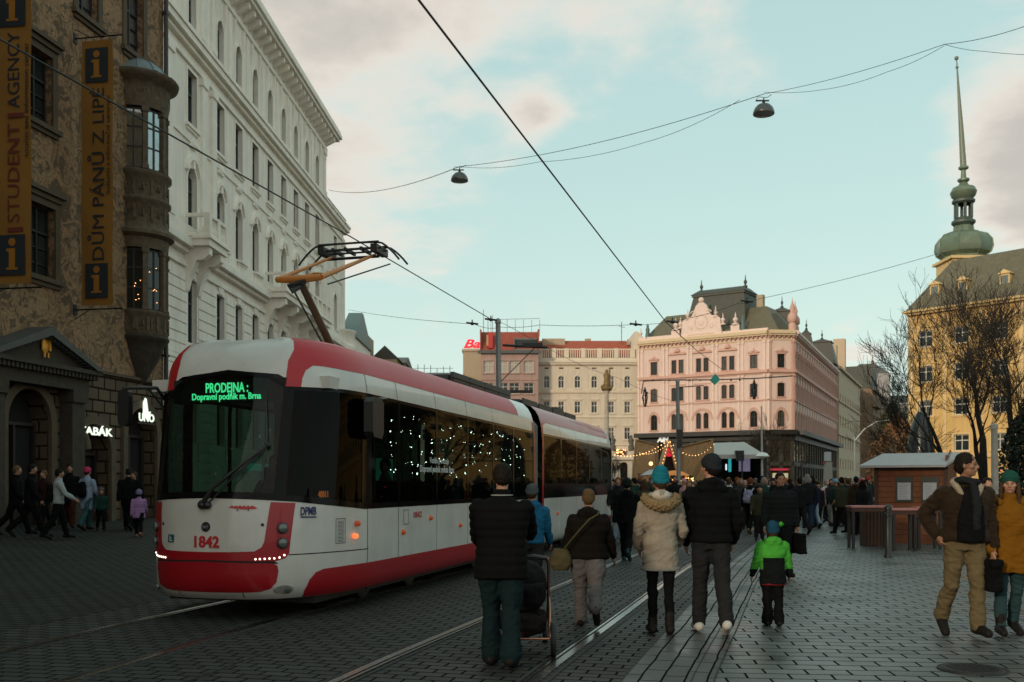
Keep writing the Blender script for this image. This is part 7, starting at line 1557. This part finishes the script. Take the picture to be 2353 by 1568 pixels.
# 6 child in green and black
loc = G(1776, 1440); green_c = cloth('bright_green_cloth', (.055, .30, .035)); 
r6, J6, _ = person('person', 'small child in a bright green and black jacket with a bobble hat', loc, radians(-4), dict(H=1.09, child=1, wide=1.14, depth=1.25, legs=((.06, .04), (-.08, .08)), arms=((.0, .32, .15, .1), (.05, .24, .2, .1)), hem=-.20, puff=1.05, hood=1.15, sleeve=1.12, collar=1, tw=1.1, cuff=.085, boot=.09, pom=1, head=(0, -.1), yoke=.17, yz=.62, cd=folds(.007), m=dict(coat=cloth('child_black', (.006, .008, .009)), yoke=green_c, legs=black_c, shoe=shoe_b, hair=HAIRC['brown'], hat=cloth('teal_blue_knit', (.01, .05, .085), bs=60), pom=green_c)), .010)
mb = MB(); loft(mb, [(Vector((0, 0, J6['h0'].z-.135)), .138, .112), (Vector((0, 0, J6['h0'].z-.105)), .140, .114)]); extra(r6, 'red_hem', mb, cloth('dark_red_cloth', (.14, .012, .015)), .01)
# 7 dark figure near the second track
person('person', 'person in black coat and trousers walking away between the tram tail and the rails', G(1441, 1290), radians(-15), dict(H=1.66, wide=1.1, legs=((.3, .1), (-.35, .5)), hem=-.12, hood=1.0, m=dict(coat=black_c, legs=black_c, shoe=cloth('dark_teal_trainer', (.02, .05, .055)), hair=HAIRC['dark'], hat=cloth('dark_green_knit', (.01, .018, .014)))), .016)
# 8 man facing the viewer behind the child
loc8 = Vector(((1791-CX)/F*16.3, 16.3, 0)); rz8 = radians(184)
r8, J8, _ = person('person', 'dark haired man in a dark puffer jacket facing the viewer, behind the small child', loc8, rz8, dict(H=1.70, wide=1.28, depth=1.1, legs=((.25, .1), (-.2, .3)), arms=((-.05, .2, .2, .1), (.1, .2, .2, .1)), hem=-.06, puff=1.03, cd=quilt(.08, .006), face=1, m=dict(coat=cloth('dark_green_puffer', (.007, .010, .0095)), legs=black_c, shoe=shoe_b, hair=HAIRC['dark'], skin=skin_mid), curl=(1.1, .5)), .014)
# 9 backpacker
loc9 = G(1724, 1228); rz9 = radians(-35)
r9, J9, _ = person('person', 'auburn haired person in black carrying a pale lilac backpack', loc9, rz9, dict(H=1.72, wide=1.05, legs=((.15, .1), (-.25, .3)), hem=-.05, m=dict(coat=black_c, legs=black_c, shoe=cloth('tan_boot', (.16, .11, .06)), hair=cloth('auburn_hair', (.13, .045, .018)))), .018)
# 11 man in brown jacket on the right
loc11 = G(2216, 1466); rz11 = radians(180); brown_j = cloth('brown_suede', (.022, .014, .008), .8, sheen=.05); khaki = cloth('khaki_trousers', (.115, .09, .048))
r11, J11, _ = person('person', 'man in an open brown jacket with fleece collar and khaki trousers, looking sideways', loc11, rz11, dict(H=1.80, wide=1.14, depth=1.05, legs=((.12, .10), (-.12, .42, -.6)), stance=.03, arms=((-.05, .15, .15, .05), (-.55, .55, .95, .95)), head=(.02, .95), headfwd=.03, hem=-.02, puff=1.06, collar=.6, tw=.94, cuff=.072, boot=.12, face=1, cd=folds(.010), tf=.010, m=dict(coat=brown_j, legs=khaki, shoe=shoe_b, hair=HAIRC['dark'], skin=skin_mid), curl=(.7, .8)), .011)
nb = J11['nb']; mb = MB(); chain(mb, [nb+Vector(p) for p in ((-.05, .135, -.16), (-.115, .085, -.03), (-.115, 0, .02), (-.06, -.085, .04), (.06, -.085, .04), (.115, 0, .02), (.115, .085, -.03), (.05, .135, -.16))], [.018, .032, .036, .036, .036, .036, .032, .018]); extra(r11, 'fleece_collar', mb, cloth('cream_fleece', (.30, .26, .19), .95, bump=.8, bs=60), .009, 1, lambda c, n: .006*noise.noise(c*70))
mb = MB(); dn = J11['h0'].z; loft(mb, [(Vector((0, .125, dn-.02)), .14, .075), (Vector((0, .13, dn+.25)), .13, .075), (Vector((0, .115, nb.z-.12)), .10, .075), (Vector((0, .05, nb.z-.02)), .08, .075)]); extra(r11, 'pullover', mb, black_c, .011, 3, folds(.005))
mb = MB(); chain(mb, [nb+Vector((.1*cos(a), .01+.1*sin(a), .03+.012*sin(2*a))) for a in [2*pi*q/12 for q in range(13)]], [.036]*13); chain(mb, [nb+Vector((-.02, .13, .0)), nb+Vector((-.035, .175, -.2)), nb+Vector((-.03, .175, -.42))], [.04, .045, .04]); extra(r11, 'scarf', mb, cloth('dark_scarf', (.013, .015, .017)), .01, 2, folds(.007))
# 12 woman in mustard coat
loc12 = G(2318, 1462); rz12 = radians(172); must = cloth('mustard_coat', (.155, .066, .006))
r12, J12, _ = person('person', 'smiling woman in a mustard coat, green knitted hat and blue jeans at the right edge', loc12, rz12, dict(H=1.62, wide=1.18, depth=1.15, fem=1, legs=((-.12, .2), (.12, .05)), stance=.03, arms=((.1, .28, .45, .3), (.15, .25, .5, .3)), head=(-.05, -.35), hem=-.24, puff=1.06, hairlen=.16, collar=1, tw=.85, cuff=.06, boot=.12, face=1, coatname='coat', cd=folds(.009), m=dict(coat=must, legs=cloth('blue_green_jeans', (.022, .05, .056)), shoe=shoe_b, hair=HAIRC['brown'], hat=cloth('dark_green_hat', (.012, .06, .045), bs=60))), .011)
nb = J12['nb']; mb = MB(); chain(mb, [nb+Vector(p) for p in ((-.11, .07, -.02), (-.125, -.01, .02), (-.07, -.10, .03), (.07, -.10, .03), (.125, -.01, .02), (.11, .07, -.02))], [.034]*6); extra(r12, 'hood', mb, must, .011, 2, folds(.006))
# 13 dark walker half hidden between the couple
person('person', 'person in dark clothes half hidden behind the couple at the right', G(2268, 1330), radians(175), dict(H=1.62, wide=1.05, legs=((.2, .1), (-.2, .3)), hem=-.1, m=dict(coat=black_c, legs=black_c, shoe=shoe_b, hair=HAIRC['dark'])), .016)

# ---- bags
def bag(label, loc, rz, parts, nm='handbag', cat='bag'):
    r = empty(nm, label, cat, loc, rz)
    for pn, mb, mt, vx, dp in parts: me = remesh(mb, vx, 3, dp); me.materials.append(mt); link(pn, me, r)
    return r
olive = cloth('olive_canvas', (.085, .07, .035))
w = toworld(r3.location, r3.rotation_euler.z, (-.29, -.08, J3['h0'].z-.02)); mb = MB(); loft(mb, [(Vector((0, 0, -.14)), .085, .055), (Vector((0, 0, -.08)), .115, .07), (Vector((0, 0, .02)), .11, .065), (Vector((0, 0, .09)), .075, .04)])
s = MB(); zb = J3['h0'].z-.02; zt = J3['s1'].z+.085
s.tube([Vector(q)-Vector((-.29, -.08, zb)) for q in ((-.26, -.10, zb+.08), (-.19, -.185, zb+.17), (-.09, -.222, zb+.29), (.02, -.222, zb+.41), (.10, -.16, zt-.035), (.115, -.07, zt), (.10, .03, zt-.01))], .010, 6)
b3 = bag('olive shoulder bag hanging at the hip of the short woman', w, r3.rotation_euler.z, [('pouch', mb, olive, .01, folds(.006))]); s.build('strap', olive, b3, 50)
w = toworld(loc8, rz8, J8['w0']+Vector((0, .02, -.10))); mb = MB(); mb.box(-.05, .05, -.15, .15, -.34, -.02); bag('black carrier bag held by the man facing the viewer', w, rz8+.5, [('pouch', mb, black_c, .014, folds(.012))], 'carrier_bag').name = 'carrier_bag'
w = toworld(loc12, rz12, J12['w1']+Vector((.06, .02, -.08))); mb = MB(); mb.box(-.06, .06, -.15, .15, -.30, 0); bag('black bag carried between the couple at the right', w, rz12+.6, [('pouch', mb, black_c, .014, folds(.014))])
w = toworld(loc9, rz9, (0, -.17, J9['s0'].z-.2)); mb = MB(); loft(mb, [(Vector((0, 0, -.2)), .14, .07), (Vector((0, -.02, -.1)), .155, .085), (Vector((0, 0, .1)), .14, .07), (Vector((0, .02, .19)), .08, .05)]); s = MB(); s.tube([(-.1, .02, .15), (-.13, .1, .24), (-.13, .2, .2)], .02, 6); s.tube([(.1, .02, .15), (.13, .1, .24), (.13, .2, .2)], .02, 6)
b9 = bag('pale lilac backpack on the auburn haired person in black', w, rz9, [('pouch', mb, cloth('lilac_canvas', (.26, .25, .36)), .014, folds(.01))], 'backpack'); s.build('strap', cloth('pale_strap', (.4, .42, .45)), b9)

# ---- pushchair
copper_m = mat('rose_gold_tube', (.45, .22, .15), .25, .9, var=.1); pcloth = cloth('pushchair_fabric', (.012, .011, .012))
pw = toworld(r1.location, r1.rotation_euler.z, (.14, .72, 0)); pc = empty('pushchair', 'black pushchair with rose gold frame pushed by the man in the quilted jacket', 'pushchair', pw, r1.rotation_euler.z+.04)
for (x, y, rr) in ((-.27, -.18, .155), (.27, -.18, .155), (-.2, .62, .10), (.2, .62, .10)):
    mb = MB(); mb.lathe([(rr-.028, -.02), (rr-.008, -.024), (rr, -.01), (rr, .01), (rr-.008, .024), (rr-.028, .02)], 24); mb.f += [(a+5*24, (a+1) % 24+5*24, (a+1) % 24, a) for a in range(24)]; mb.m += [0]*24; o = mb.build('wheel', rubber, pc, 40); o.matrix_local = Matrix.Translation((x, y, rr)) @ Matrix.Rotation(pi/2, 4, 'Y')
    q = MB(); q.lathe([(0, -.014), (.03, -.014), (.03, .014), (0, .014)], 12)
    for k in range(5): a = 2*pi*k/5; q.tube([(0, 0, 0), (cos(a)*(rr-.025), sin(a)*(rr-.025), 0)], .007, 5)
    q.build('rim', mat('dark_rim', (.06, .05, .045), .4, .4), o)
mb = MB()
for x in (-.24, .24): mb.tube([(x, -.18, .16), (x*.95, .1, .44), (x*.9, .42, .30), (x*.8, .6, .12)], .013, 8); mb.tube([(x*.95, .32, .34), (x*.95, -.0, .62), (x*.95, -.30, .82), (x*.9, -.42, .89)], .014, 8); mb.tube([(x, -.16, .3), (x, -.10, .42), (x*.98, .02, .5)], .012, 8)
mb.tube([(-.24, -.18, .16), (.24, -.18, .16)], .011, 8); mb.build('frame', copper_m, pc, 50)
mb = MB(); mb.tube([(-.216, -.42, .89), (-.1, -.45, .91), (.1, -.45, .91), (.216, -.42, .89)], .019, 8); mb.build('handlebar', tblack, pc, 50)
mb = MB(); loft(mb, [(Vector((0, .14, .40)), .16, .24), (Vector((0, .12, .48)), .20, .30), (Vector((0, .10, .60)), .215, .34), (Vector((0, .10, .64)), .21, .33)]); me = remesh(mb, .013, 3, folds(.006)); me.materials.append(pcloth); link('seat_unit', me, pc)
mb = MB(); mb.ball((0, .12, .64), (.215, .27, .20), 18); me = remesh(mb, .014, 2, lambda c, n: .007*sin(c.y*42)); me.materials.append(pcloth); link('canopy', me, pc)
mb = MB(); loft(mb, [(Vector((0, .1, .17)), .18, .24), (Vector((0, .1, .24)), .21, .30), (Vector((0, .1, .36)), .215, .31)]); me = remesh(mb, .013, 3, folds(.012)); me.materials.append(cloth('basket_fabric', (.02, .016, .014))); link('basket', me, pc)

# ---- people by the painted house on the left
def mid(label, vx, fy, rzd, H, m, vox=.02, group=None, Y=None, **sp):
    Y = Y or F*EYE/(fy-HZ); x = (vx-CX)/F*Y; z = ground_z(x, Y); d = dict(H=H, m=m); d.update(sp); return person('person', label, (x, Y, z), radians(rzd), d, vox, group)
lg = 'people walking in front of the painted town house'
bl = dict(coat=black_c, legs=black_c, shoe=shoe_b, hair=HAIRC['dark'])
mid('fair haired walker in a dark coat, leftmost of the people by the town house', 36, 1252, -80, 1.78, dict(bl, hair=HAIRC['fair']), Y=25, legs=((.4, .1), (-.35, .4)), hem=-.2, group=lg)
mid('taller walker in black, second from the left by the town house', 70, 1250, -70, 1.86, bl, Y=24.5, legs=((-.4, .4), (.4, .1)), hem=-.15, group=lg)
mid('person in a dark red scarf and dark jacket between two walkers before the arched gateway', 103, 1240, 150, 1.62, dict(bl, coat=cloth('dull_red_black', (.03, .012, .012)), hair=HAIRC['fair']), Y=27, group=lg)
rA = mid('walker in a pale grey jacket with a dark backpack before the town house', 133, 1250, -60, 1.72, dict(bl, coat=cloth('pale_grey_jacket', (.30, .33, .33))), Y=24.3, legs=((.3, .1), (-.25, .3)), arms=((-.3, .1, .2, 0), (.5, .15, .5, 0)), group=lg)
mid('man in a long black coat facing the square beside the small arched shop door', 160, 1225, 200, 1.80, dict(bl, legs=cloth('dark_rust_trousers', (.06, .02, .012))), Y=28, face=1, hem=-.25, group=lg)
rB = mid('person in a pale blue long coat and pink hat with a dark backpack', 199, 1228, -20, 1.74, dict(bl, coat=cloth('pale_blue_coat', (.22, .27, .36)), legs=cloth('teal_legs', (.03, .08, .085)), hat=cloth('pink_hat', (.42, .035, .10))), Y=27.5, hem=-.34, coatname='coat', group=lg)
mid('child in a dark green jacket beside the person in the pale blue coat', 232, 1222, -150, 1.18, dict(bl, coat=cloth('dark_green_jacket', (.012, .035, .025)), hat=cloth('dusky_knit', (.10, .07, .08))), Y=27.5, child=1, wide=1.2, group=lg)
mid('broad person in a black coat with head bowed beside the child in lilac', 295, 1225, 10, 1.76, bl, Y=28, wide=1.2, head=(-.3, 0), group=lg)
mid('dark haired person in black partly hidden behind the broad one near the shop arch', 310, 1225, 160, 1.66, dict(bl, hair=HAIRC['brown']), Y=28.8, group=lg)
mid('child in a lilac quilted coat and pale violet hat near the tram front', 319, 1242, 15, 1.22, dict(bl, coat=cloth('lilac_coat', (.30, .17, .33)), shoe=cloth('pink_boot', (.42, .16, .14)), hat=cloth('violet_hat', (.17, .15, .26))), Y=26, child=1, wide=1.25, hem=-.22, cd=quilt(.07, .006), group=lg)
for (rr, lb) in ((rA, 'dark backpack on the walker in the pale grey jacket'), (rB, 'dark backpack on the person in the pale blue coat')):
    r_, J_, _ = rr; rz = r_.rotation_euler.z; w = toworld(r_.location, rz, (0, -.18, J_['s0'].z-.22)); mb = MB(); loft(mb, [(Vector((0, 0, -.22)), .13, .07), (Vector((0, -.02, -.1)), .16, .09), (Vector((0, 0, .12)), .14, .07), (Vector((0, .02, .2)), .07, .05)]); bag(lb, w, rz, [('pouch', mb, black_c, .018, folds(.01))], 'backpack')

# ---- seated driver seen dimly through the windscreen
L_, J_, _, _ = layers(dict(H=1.72, legs=((1.45, 1.4, 0), (1.45, 1.4, 0)), arms=((.6, .15, .7, .2), (.6, .15, .7, .2)), hem=0)); 
drv = TM @ Vector((1.6, 0, .55)); me = remesh(L_['body'], .02, 2); me.materials.append(skin); o = link('person', me, None, drv, TRZ+pi/2); tag(o, 'driver seated behind the windscreen of the tram', 'person')
for nm, q, mt in (('jacket', L_['coat'], dgrey), ('trousers', L_['trousers'], black_c), ('hair', L_['hair'], HAIRC['dark'])): me = remesh(q, .02, 3); me.materials.append(mt); link(nm, me, o)
for s_, y, ct, ctn, row in ((3.4, -.62, 'beige_parka', 'pale', 'first seat row behind the cab'), (5.3, -.9, 'blue_jacket', 'blue', 'third seat row'), (7.2, -.62, 'dark_brown_jacket', 'brown', 'fifth seat row'), (8.2, .7, 'pale_grey_jacket', 'light grey', 'far side of the front car'), (12.4, -.7, 'black_cloth', 'black', 'rear car near the bellows')):
    p_ = o.copy(); COL.objects.link(p_); p_.location = TM @ Vector((s_+.3, y, .55)); tag(p_, 'passenger in a %s coat seated in the tram, %s' % (ctn, row), 'person')
    for c in o.children: d = c.copy(); COL.objects.link(d); d.parent = p_; 
    for d in [d for d in COL.objects if d.parent is p_ and d.name.startswith('jacket')]: d.material_slots[0].link = 'OBJECT'; d.material_slots[0].material = MATS.get(ct, dgrey)

# ---- the crowd across the square
TPL = []
def template(sp):
    L, J, Rh, hs = layers(sp); mb = MB()
    for mi, (nm, vx) in enumerate((('body', .028), ('coat', .034), ('trousers', .034), ('hair', .026), ('shoe', .03))):
        q = L[nm]
        if isinstance(q, list): z = MB(); [z.add(k.v, k.f) for k in q]; q = z
        if nm == 'hair' and sp.get('hatted'): q = L['hat']
        me = remesh(q, vx, 2, None); mb.add([v.co.copy() for v in me.vertices], [tuple(p.vertices) for p in me.polygons], mi)
    me = mb.mesh('person', [skin, black_c, dgrey, HAIRC['dark'], shoe_b], 180); me.shade_smooth(); return me
W1, W2, W3, W4 = ((.35, .1), (-.3, .4)), ((-.3, .4), (.35, .1)), ((.03, .03), (-.03, .05)), ((.15, .1), (-.15, .2))
specs = [dict(H=1.75, legs=W1, hem=-.1), dict(H=1.75, legs=W2, hem=-.25, fem=1, hatted=1), dict(H=1.75, legs=W3, hem=-.05, wide=1.15, arms=((.3, .2, .9, .3), (.2, .2, .9, .3))), dict(H=1.75, legs=W4, hem=-.15, fem=1, hairlen=.12), dict(H=1.75, legs=W3, hem=-.3, hatted=1, hood=1.0, arms=((.1, .15, .2, 0), (.1, .15, .3, 0))), dict(H=1.75, legs=W4, hem=-.05, wide=1.2, hood=1.), dict(H=1.75, legs=W1, hem=-.3, fem=1, hairlen=.15, wide=1.05), dict(H=1.75, legs=W3, hem=-.15, wide=1.3, child=1, hatted=1)]
TPL = [template(s) for s in specs]
CC = {'black': (.012, .012, .013), 'charcoal': (.03, .031, .033), 'navy': (.014, .02, .04), 'dark brown': (.035, .022, .014), 'olive': (.035, .035, .02), 'grey': (.13, .13, .13), 'dark green': (.015, .04, .03), 'beige': (.34, .28, .21), 'white': (.52, .51, .48), 'red': (.35, .03, .03), 'pink': (.48, .24, .26), 'sky blue': (.15, .32, .45), 'yellow': (.5, .28, .04), 'purple': (.25, .05, .22), 'orange': (.48, .14, .03), 'maroon': (.09, .015, .02), 'bright green': (.08, .4, .1)}
TC = {'black': (.014, .014, .014), 'dark blue': (.02, .03, .055), 'pale blue': (.20, .27, .33), 'grey': (.10, .10, .10), 'brown': (.06, .045, .03), 'pale': (.38, .36, .33)}
HC = {'dark': (.012, .009, .007), 'brown': (.055, .032, .017), 'fair': (.2, .13, .06), 'grey': (.2, .19, .18), 'ginger': (.16, .055, .02)}
rng = random.Random(11); used = {}; cg = 'people in the crowd across the square'
def marks(vx):
    for lim, t in ((1440, 'by tram tail'), (1500, 'below left wing'), (1560, 'at orange stall'), (1650, 'below right wing'), (1720, 'left of screen'), (1765, 'right of screen'), (1830, 'before bare trees'), (1880, 'before glazed shops'), (1925, 'near totem sign'), (1965, 'at street mouth'), (2005, 'left of hut'), (2400, 'behind wooden hut')):
        if vx < lim: return t
def crowd(vx, Y, H, t, coat, leg, hr, rz):
    o = link('person', TPL[t], None, ((vx-CX)/F*Y, Y, 0), rz); s = H/1.75; o.scale = (s, s, s)
    hatted = specs[t].get('hatted')
    hm = cloth('crowd_hat_'+hr, CC[hr]) if hatted else cloth('crowd_hair_'+hr, HC[hr])
    for i, m in ((1, cloth('crowd_coat_'+coat.replace(' ', '_'), CC[coat])), (2, cloth('crowd_legs_'+leg.replace(' ', '_'), TC[leg])), (3, hm)): o.material_slots[i].link = 'OBJECT'; o.material_slots[i].material = m
    dist = 'near' if Y < 38 else ('midway' if Y < 60 else ('far' if Y < 90 else 'farthest'))
    ln = 'long' if specs[t]['hem'] < -.2 else 'short'; kid = 'child' if H < 1.4 else 'person'
    lb = '%s in %s coat, %s trousers, %s %s, %s, %s' % (kid, coat, leg, hr, 'hat' if hatted else 'hair', marks(vx), dist)
    if kid == 'child': lb = lb.replace(' coat', ' jacket')
    used.setdefault(lb, []).append(o); tag(o, lb, 'person', cg); return o
pals = ['black']*12+['charcoal']*5+['navy']*4+['dark brown']*3+['olive']*2+['grey']*2+['dark green']*2+['beige', 'white', 'red', 'pink', 'sky blue', 'purple', 'maroon', 'orange']
for args in ((1838, 30, 1.74, 0, 'black', 'black', 'dark', .3), (1868, 34, 1.72, 6, 'black', 'pale blue', 'brown', .1), (1882, 36, 1.6, 3, 'pink', 'pale', 'fair', 2.8), (1896, 44, 1.3, 7, 'grey', 'black', 'pink', 3.), (1905, 47, 1.62, 1, 'yellow', 'pale blue', 'white', 3.),
             (1703, 33, 1.7, 3, 'charcoal', 'black', 'fair', 2.9), (1655, 29, 1.68, 6, 'charcoal', 'black', 'brown', .4), (1665, 40, 1.65, 1, 'sky blue', 'dark blue', 'grey', 2.9), (1935, 30, 1.76, 0, 'olive', 'black', 'dark', .3), (1950, 31, 1.7, 2, 'black', 'black', 'brown', .5), (1967, 30, 1.74, 5, 'dark brown', 'black', 'dark', -.4), (1983, 29, 1.66, 6, 'black', 'black', 'dark', .2), (1921, 36, 1.7, 4, 'dark green', 'black', 'sky blue', .8), (1990, 34, 1.7, 0, 'charcoal', 'black', 'dark', 2.),
             (1408, 33, 1.72, 0, 'navy', 'black', 'dark', 2.6), (1420, 26, 1.70, 2, 'black', 'pale blue', 'ginger', 3.), (1459, 30, 1.70, 5, 'dark green', 'black', 'dark', 1.), (1470, 38, 1.66, 1, 'black', 'black', 'navy', 2.), (1583, 30, 1.60, 3, 'dark brown', 'black', 'fair', 3.), (1573, 36, 1.7, 4, 'pink', 'pale', 'pink', 2.), (1480, 27, 1.62, 3, 'olive', 'black', 'brown', .2), (1757, 40, 1.74, 0, 'grey', 'black', 'dark', 3.), (1745, 27, 1.5, 7, 'olive', 'black', 'charcoal', 3.0)):
    crowd(*args)
for row, (Y, n, xa, xb) in enumerate(((36, 14, 1690, 1985), (38.5, 18, 1400, 1990), (42, 24, 1400, 1995), (45.5, 24, 1400, 2000), (50, 26, 1400, 2005), (56, 26, 1400, 2010), (62, 24, 1400, 2020), (69, 22, 1640, 2030), (78, 22, 1640, 2060), (90, 18, 1700, 2060), (108, 14, 1700, 2060))):
    for i in range(n):
        vx = xa+(xb-xa)*(i+rng.random())/n; y = Y*rng.uniform(.93, 1.07)
        if 1452 < vx < 1650 and 64 < y: continue
        if 1625 < vx < 1770 and 82 < y < 93: continue
        t = rng.randrange(8); H = rng.uniform(1.15, 1.35) if t == 7 else rng.uniform(1.58, 1.86); hatted = specs[t].get('hatted')
        crowd(vx, y, H, t, rng.choice(pals), rng.choice(['black']*5+['dark blue']*3+['grey', 'brown', 'pale blue', 'pale']), rng.choice(['black', 'grey', 'white', 'red', 'navy', 'pink', 'sky blue', 'charcoal', 'orange'] if hatted else list(HC)), rng.uniform(0, 6.28))
for lb, os_ in used.items():
    if len(os_) > 1:
        os_.sort(key=lambda o: o.location.x/o.location.y); n = len(os_)
        for i, o in enumerate(os_): o['label'] = lb+(', %s' % (['leftmost', 'rightmost'] if n == 2 else ['leftmost']+['middle']*(n-2)+['rightmost'])[i])

# ---------------------------------------------------------------- pieces that stand apart become parts of their own
SPLIT = {'cornice_brackets': 'cornice_bracket', 'panel_joints': 'panel_joint', 'oriel_band': 'oriel_band', 'pilasters': 'pilaster', 'oriel_pillars': 'oriel_pillar', 'oriel_bands': 'oriel_band', 'print_block': 'print_block', 'chimney': 'chimney', 'balcony_bracket': 'balcony_bracket', 'window_ornament': 'window_ornament', 'corner_finial': 'corner_finial',
         'lit_shop_window': 'lit_shop_window', 'statue': 'statue', 'attic_vents': 'attic_vent', 'window_hoods': 'window_hood', 'further_windows': 'further_window', 'grab_rail': 'grab_rail', 'roof_equipment': 'roof_box', 'signal_box': 'signal_box', 'bracket': 'bracket',
         'strap': 'strap', 'red_skirt': 'red_skirt', 'red_roof_band': 'red_roof_band', 'red_door_frame': 'red_door_frame', 'cornice': 'cornice', 'belt_cornice': 'belt_cornice', 'balcony_cornice': 'balcony_cornice', 'string_course': 'string_course', 'round_kiosk': 'round_kiosk', 'bogie': 'bogie_frame', 'bracket_arm': 'bracket_arm', 'interior_lining': 'interior_lining'}
def split_pieces(o, nm, eps=.03):
    me = o.data; p = list(range(len(me.vertices)))
    def f(a):
        while p[a] != a: p[a] = p[p[a]]; a = p[a]
        return a
    for e in me.edges:
        a, b = f(e.vertices[0]), f(e.vertices[1])
        if a != b: p[a] = b
    bb = {}
    for v in me.vertices:
        r = f(v.index); c = v.co; b = bb.setdefault(r, [c.x, c.y, c.z, c.x, c.y, c.z, {r}])
        for k in range(3): b[k] = min(b[k], c[k]); b[k+3] = max(b[k+3], c[k])
    Lb = list(bb.values()); go = True
    while go:
        go = False
        for i in range(len(Lb)):
            for j in range(i+1, len(Lb)):
                a, b = Lb[i], Lb[j]
                if all(a[k]-eps <= b[k+3] and b[k]-eps <= a[k+3] for k in range(3)):
                    Lb[i] = [min(a[k], b[k]) for k in range(3)]+[max(a[k+3], b[k+3]) for k in range(3)]+[a[6] | b[6]]; Lb.pop(j); go = True; break
            if go: break
    if not 1 < len(Lb) <= 100: return
    for n, b in enumerate(Lb):
        keep = [q for q in me.polygons if f(q.vertices[0]) in b[6]]; idx = sorted({v for q in keep for v in q.vertices}); mp = {v: i for i, v in enumerate(idx)}
        m2 = bpy.data.meshes.new(nm); m2.from_pydata([me.vertices[v].co for v in idx], [], [[mp[v] for v in q.vertices] for q in keep])
        for m in me.materials: m2.materials.append(m)
        for q, s in zip(m2.polygons, keep): q.material_index = s.material_index; q.use_smooth = s.use_smooth
        if any(q.use_smooth for q in m2.polygons): m2.set_sharp_from_angle(angle=radians(50))
        if n == 0: first = m2
        else: c = link(nm, m2, o.parent); c.location = o.location; c.rotation_euler = o.rotation_euler; c.scale = o.scale
    o.data = first; o.name = nm
for o in list(COL.objects):
    k = o.name.split('.')[0]
    if o.type == 'MESH' and o.parent is not None and k in SPLIT: split_pieces(o, SPLIT[k])
